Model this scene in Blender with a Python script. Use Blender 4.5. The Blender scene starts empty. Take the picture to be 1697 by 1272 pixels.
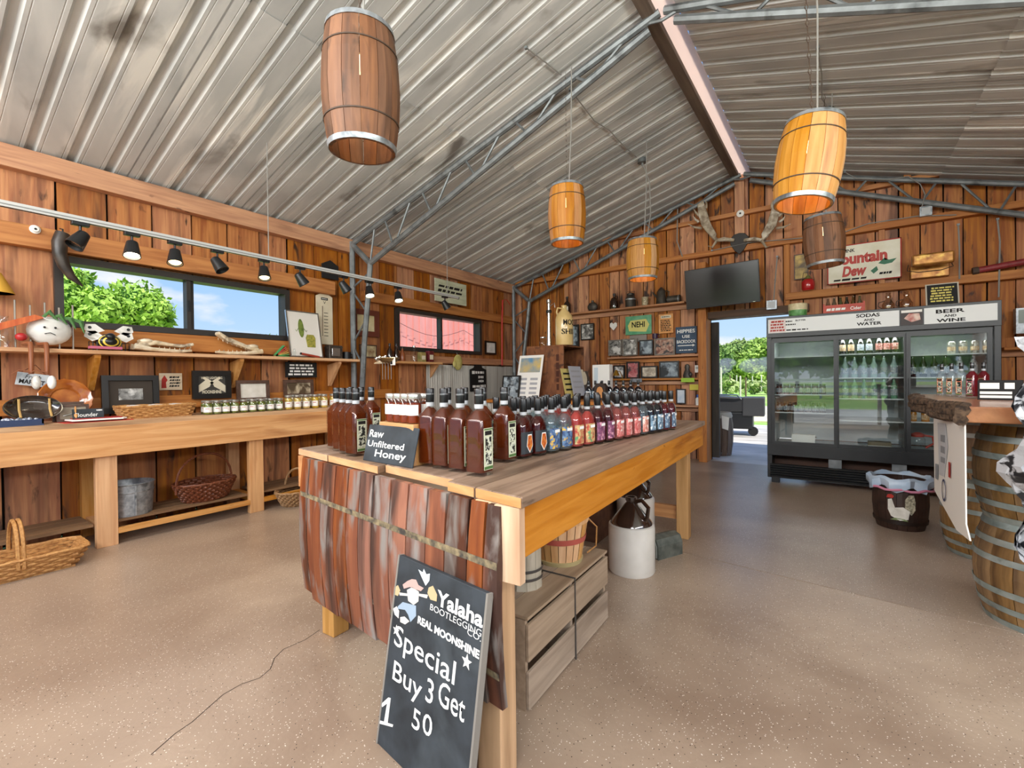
import bpy, bmesh, math, random
from mathutils import Vector, Matrix, Euler, Quaternion
random.seed(7)
R = math.radians
sc = bpy.context.scene
col = sc.collection
# ---------------------------------------------------------------- camera
FPX, YAW, PITCH, ROLL, CH = 766.6, R(35.48), R(-0.517), R(-0.659), 1.25
_f = Vector((-math.sin(YAW)*math.cos(PITCH), math.cos(YAW)*math.cos(PITCH), math.sin(PITCH)))
_r = Vector((math.cos(YAW), math.sin(YAW), 0)); _u = _r.cross(_f)
_r2 = _r*math.cos(ROLL) + _u*math.sin(ROLL); _u2 = _r2.cross(_f)
cam = bpy.data.cameras.new('camera'); camo = bpy.data.objects.new('camera', cam); col.objects.link(camo)
cam.sensor_fit = 'HORIZONTAL'; cam.sensor_width = 36; cam.lens = 36*FPX/1697; cam.clip_start = .05; cam.clip_end = 500
camo.matrix_world = Matrix(((_r2.x, _u2.x, -_f.x, 0), (_r2.y, _u2.y, -_f.y, 0), (_r2.z, _u2.z, -_f.z, CH), (0, 0, 0, 1)))
sc.camera = camo
sc.view_settings.view_transform = 'Standard'; sc.view_settings.look = 'None'
sc.view_settings.gamma = 1; sc.view_settings.use_curve_mapping = False
sc.view_settings.exposure = 0.0
sc.cycles.transparent_max_bounces = 24
sc.cycles.max_bounces = 8; sc.cycles.diffuse_bounces = 5; sc.cycles.glossy_bounces = 4
sc.cycles.sample_clamp_indirect = 6
sc.cycles.adaptive_threshold = .03
# ---------------------------------------------------------------- world sky
w = bpy.data.worlds.new('sky'); sc.world = w; w.use_nodes = True
nt = w.node_tree; nt.nodes.clear()
def wn(t, **k):
    n = nt.nodes.new(t)
    for a, b in k.items(): setattr(n, a, b)
    return n
tc = wn('ShaderNodeTexCoord'); sep = wn('ShaderNodeSeparateXYZ'); rmp = wn('ShaderNodeValToRGB')
nt.links.new(tc.outputs['Generated'], sep.inputs[0])
nt.links.new(sep.outputs['Z'], rmp.inputs[0])
e = rmp.color_ramp.elements
e[0].position = 0.0; e[0].color = (.66, .84, 1.0, 1); e[1].position = .75; e[1].color = (.14, .36, .86, 1)
m = e.new(.22); m.color = (.36, .62, 1.0, 1)
mp = wn('ShaderNodeMapping'); mp.inputs['Scale'].default_value = (5, 5, 13)
nt.links.new(tc.outputs['Generated'], mp.inputs[0])
no = wn('ShaderNodeTexNoise'); no.inputs['Scale'].default_value = 1.3; no.inputs['Detail'].default_value = 6
nt.links.new(mp.outputs[0], no.inputs['Vector'])
cr = wn('ShaderNodeValToRGB'); cr.color_ramp.elements[0].position = .53; cr.color_ramp.elements[1].position = .68
nt.links.new(no.outputs['Fac'], cr.inputs[0])
mx = wn('ShaderNodeMixRGB'); mx.inputs[2].default_value = (.95, .96, 1.0, 1)
nt.links.new(cr.outputs[0], mx.inputs[0]); nt.links.new(rmp.outputs[0], mx.inputs[1])
bg = wn('ShaderNodeBackground'); bg.inputs[1].default_value = 1.05
nt.links.new(mx.outputs[0], bg.inputs[0])
wo = wn('ShaderNodeOutputWorld'); nt.links.new(bg.outputs[0], wo.inputs[0])
# ---------------------------------------------------------------- sun and added fill lamps
def light(name, kind, loc, aim, energy, color=(1, 1, 1), size=None, sy=None, **k):
    l = bpy.data.lights.new(name, kind); o = bpy.data.objects.new(name, l); col.objects.link(o)
    o.location = loc; o.rotation_euler = (Vector(aim)-Vector(loc)).to_track_quat('-Z', 'Y').to_euler()
    l.energy = energy; l.color = color
    if kind == 'AREA':
        l.shape = 'RECTANGLE'; l.size = size; l.size_y = sy or size
    for a, b in k.items(): setattr(l, a, b)
    return o
light('sun', 'SUN', (9, -8, 18), (0, 0, 0), 6.0, (1, .95, .86), angle=R(1))
# area lamps added to brighten the room, standing in for daylight at both openings
light('front_daylight', 'AREA', (-1.1, -2.0, 3.1), (-1.2, 4.5, 2.5), 375, (1, .98, .96), 7.0, 1.1)
light('side_daylight', 'AREA', (2.85, 1.2, 2.55), (-3.0, 3.6, 1.5), 120, (1, .98, .96), 4.2, .35)
# ---------------------------------------------------------------- pixel -> place helpers
def ray(u, v):
    return _f + _r2*((u-848.5)/FPX) + _u2*(-(v-636)/FPX)
def P(u, v, ax, val):
    d = ray(u, v); o = Vector((0, 0, CH)); t = (val-o[ax])/d[ax]
    return o + d*t
def D(u, v, depth): return Vector((0, 0, CH)) + ray(u, v)*depth
# ---------------------------------------------------------------- colour + materials
def H(h):
    c = [int(h[i:i+2], 16)/255 for i in (0, 2, 4)]
    return tuple((x/12.92 if x <= .04045 else ((x+.055)/1.055)**2.4) for x in c) + (1,)
def M(name, c1, c2=None, sc3=(6, 6, 6), rough=.6, metal=0, bump=0, rand=0, detail=6, dist=0, c3=None, s3=(2, 2, 2), thr=(.55, .68),
      c4=None, s4=(30, 30, 30), thr4=(.66, .72), emit=0, spec=.5, coat=0, ramp=(.35, .65), trans=0, bscale=None):
    m = bpy.data.materials.new(name); m.use_nodes = True
    t = m.node_tree; b = t.nodes['Principled BSDF']; N = t.nodes.new; K = t.links.new
    c1 = H(c1) if isinstance(c1, str) else c1
    b.inputs['Roughness'].default_value = rough; b.inputs['Metallic'].default_value = metal
    b.inputs['Specular IOR Level'].default_value = spec; b.inputs['Coat Weight'].default_value = coat
    b.inputs['Coat Roughness'].default_value = .1
    if trans: b.inputs['Transmission Weight'].default_value = trans
    b.inputs['Base Color'].default_value = c1
    if emit:
        b.inputs['Emission Color'].default_value = c1; b.inputs['Emission Strength'].default_value = emit
    if c2 is None and not bump: return m
    tc = N('ShaderNodeTexCoord'); src = tc.outputs['Object']
    oi = N('ShaderNodeObjectInfo')
    ad = N('ShaderNodeVectorMath'); ad.operation = 'MULTIPLY_ADD'
    cb = N('ShaderNodeCombineXYZ')
    for i in range(3): K(oi.outputs['Random'], cb.inputs[i])
    K(cb.outputs[0], ad.inputs[0]); ad.inputs[1].default_value = (37.1, 17.3, 23.7); K(src, ad.inputs[2])
    src = ad.outputs[0]
    def noise(s, det=detail, di=dist):
        mp = N('ShaderNodeMapping'); mp.inputs['Scale'].default_value = s; K(src, mp.inputs[0])
        n = N('ShaderNodeTexNoise'); n.inputs['Scale'].default_value = 1; n.inputs['Detail'].default_value = det
        n.inputs['Distortion'].default_value = di; K(mp.outputs[0], n.inputs['Vector']); return n.outputs['Fac']
    n1 = noise(sc3)
    if c2 is not None:
        r = N('ShaderNodeValToRGB'); r.color_ramp.elements[0].position = ramp[0]; r.color_ramp.elements[1].position = ramp[1]
        r.color_ramp.elements[0].color = c1; r.color_ramp.elements[1].color = H(c2) if isinstance(c2, str) else c2
        K(n1, r.inputs[0]); out = r.outputs[0]
        for cc, ss, tt in ((c3, s3, thr), (c4, s4, thr4)):
            if cc is None: continue
            n2 = noise(ss, 5, .4); r2 = N('ShaderNodeValToRGB')
            r2.color_ramp.elements[0].position = tt[0]; r2.color_ramp.elements[1].position = tt[1]
            K(n2, r2.inputs[0]); mx = N('ShaderNodeMixRGB'); mx.inputs[2].default_value = H(cc)
            K(r2.outputs[0], mx.inputs[0]); K(out, mx.inputs[1]); out = mx.outputs[0]
        if rand:
            hs = N('ShaderNodeHueSaturation'); mr = N('ShaderNodeMapRange')
            mr.inputs['To Min'].default_value = 1-rand; mr.inputs['To Max'].default_value = 1+rand
            K(oi.outputs['Random'], mr.inputs['Value']); K(mr.outputs[0], hs.inputs['Value'])
            mr2 = N('ShaderNodeMapRange'); mr2.inputs['To Min'].default_value = 1.12; mr2.inputs['To Max'].default_value = .8
            K(oi.outputs['Random'], mr2.inputs['Value']); K(mr2.outputs[0], hs.inputs['Saturation'])
            K(out, hs.inputs['Color']); out = hs.outputs[0]
        K(out, b.inputs['Base Color'])
        if emit: K(out, b.inputs['Emission Color'])
    if bump:
        bn = N('ShaderNodeBump'); bn.inputs['Strength'].default_value = bump; bn.inputs['Distance'].default_value = .01
        K(noise(bscale) if bscale else n1, bn.inputs['Height']); K(bn.outputs[0], b.inputs['Normal'])
    return m
def wood(name, c1, c2, c3=None, ax=2, rand=.28, rough=.62, k=1.0, thr=(.56, .72), c4=None, thr4=(.62, .72), bump=.25, coat=0):
    s = [26*k, 26*k, 26*k]; s[ax] = 1.6*k
    s3 = [7*k, 7*k, 7*k]; s3[ax] = .9*k
    s4 = [14*k, 14*k, 14*k]; s4[ax] = 4*k
    return M(name, c1, c2, s, rough, 0, bump, rand, 7, .6, c3, s3, thr, c4, s4, thr4, coat=coat)
def glass(name, tint=(1, 1, 1), refl=.12, rough=.02):
    m = bpy.data.materials.new(name); m.use_nodes = True; t = m.node_tree; t.nodes.clear(); N = t.nodes.new; K = t.links.new
    o = N('ShaderNodeOutputMaterial'); mix = N('ShaderNodeMixShader'); tr = N('ShaderNodeBsdfTransparent'); gl = N('ShaderNodeBsdfGlossy')
    tr.inputs[0].default_value = (*tint, 1); gl.inputs['Roughness'].default_value = rough
    fw_ = N('ShaderNodeLayerWeight'); fw_.inputs[0].default_value = .5
    lw = N('ShaderNodeMath'); lw.operation = 'POWER'; lw.inputs[1].default_value = 5; K(fw_.outputs['Facing'], lw.inputs[0])
    ma = N('ShaderNodeMath'); ma.operation = 'ADD'; ma.inputs[1].default_value = refl; ma.use_clamp = True
    K(lw.outputs[0], ma.inputs[0]); K(ma.outputs[0], mix.inputs[0]); K(tr.outputs[0], mix.inputs[1]); K(gl.outputs[0], mix.inputs[2]); K(mix.outputs[0], o.inputs[0])
    return m
def liquid(name, colr, opac=.55):
    m = bpy.data.materials.new(name); m.use_nodes = True; t = m.node_tree; b = t.nodes['Principled BSDF']; N = t.nodes.new; K = t.links.new
    c = H(colr); b.inputs['Base Color'].default_value = c; b.inputs['Roughness'].default_value = .08
    tr = N('ShaderNodeBsdfTransparent'); mxc = [min(1, .25+x*1.3) for x in c[:3]]; tr.inputs[0].default_value = (*mxc, 1)
    mix = N('ShaderNodeMixShader'); mix.inputs[0].default_value = opac
    K(tr.outputs[0], mix.inputs[1]); K(b.outputs[0], mix.inputs[2]); K(mix.outputs[0], t.nodes['Material Output'].inputs[0])
    return m
# ---------------------------------------------------------------- mesh builder
class MB:
    def __init__(s): s.v = []; s.f = []
    def add(s, vs, fs):
        n = len(s.v); s.v += [tuple(x) for x in vs]; s.f += [tuple(i+n for i in q) for q in fs]; return s
    def box(s, c, d, rot=None):
        c = Vector(c); h = Vector(d)/2; vs = []
        for z in (-1, 1):
            for y in (-1, 1):
                for x in (-1, 1):
                    p = Vector((x*h.x, y*h.y, z*h.z))
                    if rot is not None: p = rot @ p
                    vs.append(c+p)
        return s.add(vs, [(0, 2, 3, 1), (4, 5, 7, 6), (0, 1, 5, 4), (2, 6, 7, 3), (0, 4, 6, 2), (1, 3, 7, 5)])
    def bx(s, x0, x1, y0, y1, z0, z1): return s.box(((x0+x1)/2, (y0+y1)/2, (z0+z1)/2), (abs(x1-x0), abs(y1-y0), abs(z1-z0)))
    def prism(s, pts, ext):
        pts = [Vector(p) for p in pts]; ext = Vector(ext); n = len(pts)
        nor = Vector()
        for i in range(n): nor += pts[i].cross(pts[(i+1) % n])
        if nor.dot(ext) > 0: pts = pts[::-1]
        vs = pts+[p+ext for p in pts]
        fs = [tuple(range(n)), tuple(range(2*n-1, n-1, -1))]+[(i, i+n, (i+1) % n+n, (i+1) % n) for i in range(n)]
        return s.add(vs, fs)
    def poly(s, pts2, z0, z1): return s.prism([(x, y, z0) for x, y in pts2], (0, 0, z1-z0))
    def lathe(s, prof, seg=20, c=(0, 0, 0), sx=1, sy=1, rot=None, a0=0, a1=2*math.pi, cap=True):
        c = Vector(c); full = abs(a1-a0-2*math.pi) < 1e-6; ns = seg if full else seg+1; vs = []
        for r, z in prof:
            for i in range(ns):
                a = a0+(a1-a0)*i/seg; p = Vector((r*math.cos(a)*sx, r*math.sin(a)*sy, z))
                if rot is not None: p = rot @ p
                vs.append(c+p)
        fs = []
        for j in range(len(prof)-1):
            for i in range(seg if full else seg):
                k = (i+1) % ns; fs.append((j*ns+i, j*ns+k, (j+1)*ns+k, (j+1)*ns+i))
        if cap and full:
            if prof[0][0] > 1e-5: fs.append(tuple(range(ns-1, -1, -1)))
            if prof[-1][0] > 1e-5: fs.append(tuple((len(prof)-1)*ns+i for i in range(ns)))
        return s.add(vs, fs)
    def tube(s, pts, r, seg=8, closed=False):
        pts = [Vector(p) for p in pts]; n = len(pts); vs = []; fs = []
        up = None
        for i, p in enumerate(pts):
            if closed: d = pts[(i+1) % n]-pts[i-1]
            else: d = (pts[min(i+1, n-1)]-pts[max(i-1, 0)])
            d.normalize()
            if up is None:
                up = Vector((0, 0, 1)) if abs(d.z) < .9 else Vector((1, 0, 0))
            a = d.cross(up); a.normalize(); b = a.cross(d); up = b.copy()
            rr = r[i] if isinstance(r, (list, tuple)) else r
            for k in range(seg):
                t = 2*math.pi*k/seg; vs.append(p+a*(rr*math.cos(t))+b*(rr*math.sin(t)))
        for i in range(n if closed else n-1):
            j = (i+1) % n
            for k in range(seg):
                l = (k+1) % seg; fs.append((i*seg+k, i*seg+l, j*seg+l, j*seg+k))
        if not closed: fs += [tuple(range(seg-1, -1, -1)), tuple((n-1)*seg+k for k in range(seg))]
        return s.add(vs, fs)
    def sph(s, c, r, seg=12, rings=8, rot=None):
        r = (r, r, r) if not isinstance(r, (tuple, list)) else r
        c = Vector(c); vs = []; fs = []
        for j in range(1, rings):
            t = math.pi*j/rings
            for i in range(seg):
                a = 2*math.pi*i/seg; p = Vector((r[0]*math.sin(t)*math.cos(a), r[1]*math.sin(t)*math.sin(a), r[2]*math.cos(t)))
                vs.append(c+(rot @ p if rot is not None else p))
        pt, pb = Vector((0, 0, r[2])), Vector((0, 0, -r[2]))
        if rot is not None: pt, pb = rot @ pt, rot @ pb
        vs += [c+pt, c+pb]; T, B = len(vs)-2, len(vs)-1
        for j in range(rings-2):
            for i in range(seg):
                k = (i+1) % seg; fs.append((j*seg+i, (j+1)*seg+i, (j+1)*seg+k, j*seg+k))
        for i in range(seg):
            k = (i+1) % seg; fs.append((T, i, k)); fs.append((B, (rings-2)*seg+k, (rings-2)*seg+i))
        return s.add(vs, fs)
    def mesh(s, name, mat, smooth=False):
        me = bpy.data.meshes.new(name); me.from_pydata(s.v, [], s.f); me.update()
        if smooth:
            for p in me.polygons: p.use_smooth = True
            me.set_sharp_from_angle(angle=R(40))
        if mat is not None: me.materials.append(mat)
        return me
    def build(s, name, mat, parent=None, smooth=False, loc=None, bevel=0):
        o = bpy.data.objects.new(name, s.mesh(name, mat, smooth)); col.objects.link(o)
        if parent is not None: o.parent = parent
        if loc is not None: o.location = loc
        if bevel:
            bv = o.modifiers.new('bevel', 'BEVEL'); bv.width = bevel; bv.segments = 2; bv.limit_method = 'ANGLE'
        return o
def tag(o, label, cat, group=None):
    o['label'] = label; o['category'] = cat
    if group: o['group'] = group
    return o
def T(name, label, cat, loc=(0, 0, 0), rz=0, group=None):
    o = bpy.data.objects.new(name, None); col.objects.link(o); o.empty_display_size = .05
    o.location = loc; o.rotation_euler = (0, 0, rz); return tag(o, label, cat, group)
def TP(name, label, cat, c, right, up, group=None):
    right = Vector(right).normalized(); up = Vector(up).normalized(); n = right.cross(up).normalized(); up = n.cross(right)
    o = bpy.data.objects.new(name, None); col.objects.link(o); o.empty_display_size = .05
    o.matrix_world = Matrix(((right.x, up.x, n.x, c[0]), (right.y, up.y, n.y, c[1]), (right.z, up.z, n.z, c[2]), (0, 0, 0, 1)))
    return tag(o, label, cat, group)
def dup(root, loc, rz=0, label=None, group=None):
    r = root.copy(); col.objects.link(r); r.location = loc; r.rotation_euler = (0, 0, rz)
    if label: r['label'] = label
    if group: r['group'] = group
    for ch in list(root.children):
        c = ch.copy(); col.objects.link(c); c.parent = r
        for g in list(ch.children):
            d = g.copy(); col.objects.link(d); d.parent = c
    return r
def struct(o): o['kind'] = 'structure'; return o
def text(body, mat, parent, cx, cy, z, w, h, bold=0, shear=0, name='lettering', line=1.0, align='CENTER'):
    cu = bpy.data.curves.new('t', 'FONT'); cu.body = body; cu.align_x = align; cu.size = 1; cu.offset = bold; cu.shear = shear; cu.space_line = line
    cu.resolution_u = 3; cu.fill_mode = 'FRONT'
    o = bpy.data.objects.new('t', cu); col.objects.link(o)
    dg = bpy.context.evaluated_depsgraph_get()
    me = bpy.data.meshes.new_from_object(o.evaluated_get(dg)); bpy.data.objects.remove(o); bpy.data.curves.remove(cu)
    if not me.vertices: return None
    xs = [v.co.x for v in me.vertices]; ys = [v.co.y for v in me.vertices]
    x0, x1, y0, y1 = min(xs), max(xs), min(ys), max(ys)
    kx = w/max(x1-x0, 1e-4); ky = h/max(y1-y0, 1e-4)
    for v in me.vertices: v.co = (cx+(v.co.x-(x0+x1)/2)*kx, cy+(v.co.y-(y0+y1)/2)*ky, z)
    me.materials.clear(); me.materials.append(mat); me.name = name
    t = bpy.data.objects.new(name, me); col.objects.link(t); t.parent = parent; return t
def strokes(n, mat, parent, cx, cy, z, w, h, seed=1, slant=0):
    """n lines of print too small to read in the photograph: rows of short word strokes"""
    rnd = random.Random(seed); mb = MB(); lh = h/n
    for i in range(n):
        x = -w/2+w*rnd.uniform(0, .08); yc = cy+h/2-lh*(i+.5); end = w/2-w*rnd.uniform(0, .12)
        while x < end-.05*w:
            l = min(w*rnd.uniform(.1, .26), end-x); q = l; a = lh*.28*rnd.uniform(.8, 1.15)
            mb.add([(cx+x-slant*a, yc-a, z), (cx+x+q-slant*a, yc-a, z), (cx+x+q+slant*a, yc+a, z), (cx+x+slant*a, yc+a, z)], [(0, 1, 2, 3)]); x += q+w*.04
    o = mb.build('small_print', mat, parent); o['kind'] = 'stuff'; return o
def ordn(i):
    return ['first', 'second', 'third', 'fourth', 'fifth', 'sixth', 'seventh', 'eighth', 'ninth', 'tenth', 'eleventh', 'twelfth', 'thirteenth',
            'fourteenth', 'fifteenth', 'sixteenth', 'seventeenth', 'eighteenth', 'nineteenth', 'twentieth'][i]
# shared materials
plank_m = wood('wall_plank_wood', '99562b', 'c07e44', '6b4025', 2, .2, thr=(.52, .7), c4='3f2616', thr4=(.62, .72))
plank_b = wood('back_plank_wood', '9c582a', 'c27f40', '693c20', 2, .2, thr=(.51, .68), c4='3c2315', thr4=(.6, .7))
beam_x = wood('beam_wood_x', 'a86838', 'c4854c', '85502b', 0, .1, c4='6d3a1c', thr4=(.68, .74))
beam_y = wood('beam_wood_y', 'a86838', 'c4854c', '85502b', 1, .1, c4='6d3a1c', thr4=(.68, .74))
beam_z = wood('beam_wood_z', 'a86838', 'c4854c', '85502b', 2, .1, c4='6d3a1c', thr4=(.68, .74))
pine_x = wood('pine_wood_x', 'c78a4c', 'dca66a', 'a86c36', 0, .08, c4='8a4a22', thr4=(.71, .76))
pine_y = wood('pine_wood_y', 'c78a4c', 'dca66a', 'a86c36', 1, .08, c4='8a4a22', thr4=(.71, .76))
pine_z = wood('pine_wood_z', 'c78a4c', 'dca66a', 'a86c36', 2, .08, c4='8a4a22', thr4=(.71, .76))
dark_void = M('dark_backing', '1a120c', rough=.9)
steel = M('grey_painted_steel', '6a6e70', '83888a', (9, 9, 9), .45, .35, c3='4c4f50', s3=(5, 5, 5), thr=(.58, .7))
black_p = M('black_plastic', '17181a', rough=.4)
black_m = M('black_matte', '121212', rough=.75)
white_p = M('white_paper', 'eeebe4', rough=.8)
chrome = M('bright_metal', 'c8c8c6', rough=.22, metal=1)
galv = M('galvanised_metal', '8d9499', 'b4bac0', (30, 30, 30), .42, .6, c3='6b7074', s3=(9, 9, 9))
clear_g = glass('clear_glass', (.95, .97, .97), .05)
ink_k = M('black_ink', '15120f', rough=.8); ink_w = M('white_chalk', 'f2f2ee', rough=.9); ink_r = M('red_ink', 'a8281e', rough=.7)
wire_m = M('grey_wire', '8f8d88', rough=.5)
# ================================================================ STRUCTURE
XL, YB, XR, YF = -5.2, 7.4, 2.95, -2.2
RX, RZ = -1.13, 4.2
KL, KR = .2776, .305
def roof_z(x): return RZ-KL*(RX-x) if x < RX else RZ-KR*(x-RX)
# ---- floor
def floor_mat():
    m = M('sealed_concrete', '8d7866', 'ae9a86', (1.3, 1.3, 1.3), .33, 0, .16, 0, 8, .3, '9c8877', (.5, .5, .5), (.45, .7), bscale=(38, 38, 38))
    t = m.node_tree; b = t.nodes['Principled BSDF']; N = t.nodes.new; K = t.links.new
    base = b.inputs['Base Color'].links[0].from_socket
    tc = N('ShaderNodeTexCoord')
    for scl, thr, c in ((75, .10, 'e9dfd2'), (62, .085, '3a2c22'), (95, .085, 'f4efe6')):
        mp = N('ShaderNodeMapping'); mp.inputs['Location'].default_value = (scl*.37, scl*.11, 0); K(tc.outputs['Object'], mp.inputs[0])
        v = N('ShaderNodeTexVoronoi'); v.inputs['Scale'].default_value = scl; K(mp.outputs[0], v.inputs['Vector'])
        lt = N('ShaderNodeMath'); lt.operation = 'LESS_THAN'; lt.inputs[1].default_value = thr*1.6; K(v.outputs['Distance'], lt.inputs[0])
        sp = N('ShaderNodeSeparateColor'); K(v.outputs['Color'], sp.inputs[0])
        g = N('ShaderNodeMath'); g.operation = 'GREATER_THAN'; g.inputs[1].default_value = .55; K(sp.outputs[0], g.inputs[0])
        mu = N('ShaderNodeMath'); mu.operation = 'MULTIPLY'; K(lt.outputs[0], mu.inputs[0]); K(g.outputs[0], mu.inputs[1])
        mx = N('ShaderNodeMixRGB'); mx.inputs[2].default_value = H(c); K(mu.outputs[0], mx.inputs[0]); K(base, mx.inputs[1]); base = mx.outputs[0]
    K(base, b.inputs['Base Color'])
    return m
fm = floor_mat()
floor = struct(MB().bx(XL-.1, XR+.1, YF-.1, YB, -.2, -.012).build('floor', dark_void))
jy = lambda x: 3.41-.15*x if x > -1.6 else 3.65
MB().poly([(XL, YF), (XR, YF), (XR, jy(XR)-.005), (XL, jy(XR)+.9-.005)], -.012, 0).build('floor_slab', fm, floor)
MB().poly([(XL, jy(XR)+.9+.005), (XR, jy(XR)+.005), (XR, YB), (XL, YB)], -.012, 0).build('floor_slab', fm, floor)
cp = [P(u, v, 2, .0006) for u, v in [(530, 1043), (505, 1060), (470, 1075), (455, 1090), (448, 1108), (430, 1123), (400, 1133), (370, 1150), (345, 1172), (318, 1196), (290, 1215), (250, 1250)]]
cm = MB()
for a, b in zip(cp, cp[1:]):
    d = (b-a).normalized(); n = Vector((-d.y, d.x, 0))*.0018
    cm.add([a-n, b-n, b+n, a+n], [(0, 1, 2, 3)])
cm.build('crack', M('crack_shadow', '2e251f', rough=1), floor)
# ---- left wall
W1 = (.905, 2.855, 1.725, 2.305); W2 = (4.42, 6.33, 1.695, 2.30)
def holes(mb, x0, x1, wins, ya, yb, za, zb):
    ys = sorted([ya, yb]+[w[0] for w in wins]+[w[1] for w in wins])
    for a, b in zip(ys, ys[1:]):
        ww = [w for w in wins if w[0] < (a+b)/2 < w[1]]
        if ww:
            mb.bx(x0, x1, a, b, za, ww[0][2]); mb.bx(x0, x1, a, b, ww[0][3], zb)
        else: mb.bx(x0, x1, a, b, za, zb)
    return mb
wl = struct(holes(MB(), -5.32, -5.27, [W1, W2], YF, YB+.1, 0, 3.1).build('wall_left', dark_void))
def wavy_plank(a, b, z0, z1, t, vert_axis_x, at, jag=.006, top=None):
    """plank between a..b along the wall, with slightly uneven edges; at = room-side face coordinate"""
    n = max(2, int((z1-z0)/.35)); L = []; Rr = []
    for i in range(n+1):
        z = z0+(z1-z0)*i/n
        L.append((a+.004+random.random()*jag, z)); Rr.append((b-.004-random.random()*jag, z))
    if top is not None: L[-1] = (L[-1][0], top(L[-1][0])); Rr[-1] = (Rr[-1][0], top(Rr[-1][0]))
    pts = L+Rr[::-1]
    if vert_axis_x: return MB().prism([(x, at, z) for x, z in pts], (0, t, 0))
    return MB().prism([(at, y, z) for y, z in pts], (-t, 0, 0))
edges = [YF]
y = .93-.323*9
while y < YB+.05:
    if y > YF+.1: edges.append(y)
    y += .323
edges = sorted(edges+[YB+.02])
grey_plank = wood('weathered_grey_plank', '8d8479', 'b3a99c', '6f655a', 2, .2)
for a, b in zip(edges, edges[1:]):
    wins = [w for w in (W1, W2) if w[0] < b-.03 and w[1] > a+.03]
    segs = [(a, b, 0, 3.08)]
    if wins:
        w_ = wins[0]; segs = []
        la, lb = max(a, w_[0]), min(b, w_[1])
        if a < w_[0]-.02: segs.append((a, w_[0], 0, 3.08))
        if b > w_[1]+.02: segs.append((w_[1], b, 0, 3.08))
        segs += [(la, lb, 0, w_[2]), (la, lb, w_[3], 3.08)]
    for s in segs:
        wavy_plank(s[0], s[1], s[2], s[3], .028, False, XL+random.uniform(-.006, .006)).build('wall_plank', plank_m, wl)
# corrugated metal wainscot at the far end of the left wall
cmx = MB(); n = 46; ya, yb = 5.0, 7.3
prof = [(XL+.03+.012*math.sin(i*math.pi/1), ya+(yb-ya)*i/n) for i in range(n+1)]
prof = []
for i in range(n*4+1):
    yy = ya+(yb-ya)*i/(n*4); prof.append((XL+.03+.012*math.sin(i*math.pi/2), yy))
for (xa, y0), (xb, y1) in zip(prof, prof[1:]): cmx.add([(xa, y0, .0), (xb, y1, .0), (xb, y1, 1.5), (xa, y0, 1.5)], [(0, 1, 2, 3)])
cmx.build('corrugated_wainscot', M('weathered_zinc', '9a958c', 'b9b4aa', (6, 40, .8), .55, .3, c3='7f7468', s3=(3, 9, .7)), wl)
# left girts
def trim(nm, mat, *b, bev=.004): return struct(MB().bx(*b).build(nm, mat, bevel=bev))
trim('trim_1', beam_y, XL, -5.1, YF, 7.3, 2.90, 3.07)
trim('trim_2', beam_y, XL, -5.11, YF, 3.42, 2.325, 2.49)
trim('trim_3', beam_y, XL, -5.11, 3.85, 7.3, 2.315, 2.45)
trim('trim_4', beam_y, XL, -5.12, 4.3, 7.3, 1.52, 1.63)
trim('trim_5', beam_y, XL, -5.13, YF, 4.3, 1.02, 1.14)
trim('trim_6', beam_y, XL, -5.13, .85, 2.9, 1.56, 1.72)
# ---- windows
wf_m = M('dark_bronze_frame', '2f2a27', rough=.5)
pane_g = glass('window_glass', (.97, .98, 1), .0)
def window(nm, W, mul):
    ya, yb, za, zb = W; t = .055
    f = MB().bx(-5.30, -5.15, ya, yb, zb-t, zb).bx(-5.30, -5.15, ya, yb, za, za+t).bx(-5.30, -5.15, ya, ya+t, za+t, zb-t).bx(-5.30, -5.15, yb-t, yb, za+t, zb-t)
    o = struct(f.build(nm, wf_m))
    MB().bx(-5.26, -5.17, mul-.035, mul+.0, za+t, zb-t).bx(-5.28, -5.20, mul, mul+.035, za+t, zb-t).build('mullion', wf_m, o)
    MB().bx(-5.216, -5.212, ya+t, mul-.02, za+t, zb-t).build('pane', pane_g, o)
    MB().bx(-5.246, -5.242, mul+.02, yb-t, za+t, zb-t).build('pane', pane_g, o)
    MB().bx(-5.17, -5.155, mul-.03, mul-.012, (za+zb)/2-.06, (za+zb)/2+.04).build('latch', black_p, o)
window('window_1', W1, 1.87); window('window_2', W2, 5.36)
# ---- back wall
DX0, DX1, DZ = -1.62, -.42, 2.12
bwm = MB()
bwm.prism([(XL-.1, YB+.1, 0), (DX0, YB+.1, 0), (DX0, YB+.1, roof_z(DX0)), (XL-.1, YB+.1, roof_z(XL-.1))], (0, .05, 0))
bwm.prism([(DX0, YB+.1, DZ), (DX1, YB+.1, DZ), (DX1, YB+.1, roof_z(DX1)), (RX, YB+.1, RZ), (DX0, YB+.1, roof_z(DX0))], (0, .05, 0))
bwm.prism([(DX1, YB+.1, 0), (XR, YB+.1, 0), (XR, YB+.1, roof_z(XR)), (DX1, YB+.1, roof_z(DX1))], (0, .05, 0))
wb = struct(bwm.build('wall_back', dark_void))
xs = [XL]
x = XL
while x < XR-.25:
    x += random.uniform(.17, .23); xs.append(x)
xs = sorted([q for q in xs if abs(q-DX0) > .06 and abs(q-DX1) > .06 and abs(q-RX) > .06]+[DX0, DX1, RX, XR])
for a, b in zip(xs, xs[1:]):
    z0 = DZ if (DX0 <= a+.001 and b <= DX1+.001) else 0
    wavy_plank(a, b, z0, roof_z((a+b)/2)-.01, .028, True, YB+random.uniform(-.006, .006), top=lambda q: roof_z(q)-.01).build('wall_plank', plank_b, wb)
trim('trim_7', beam_x, XL+.1, 2.9, 7.29, YB, 3.05, 3.13)
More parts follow.
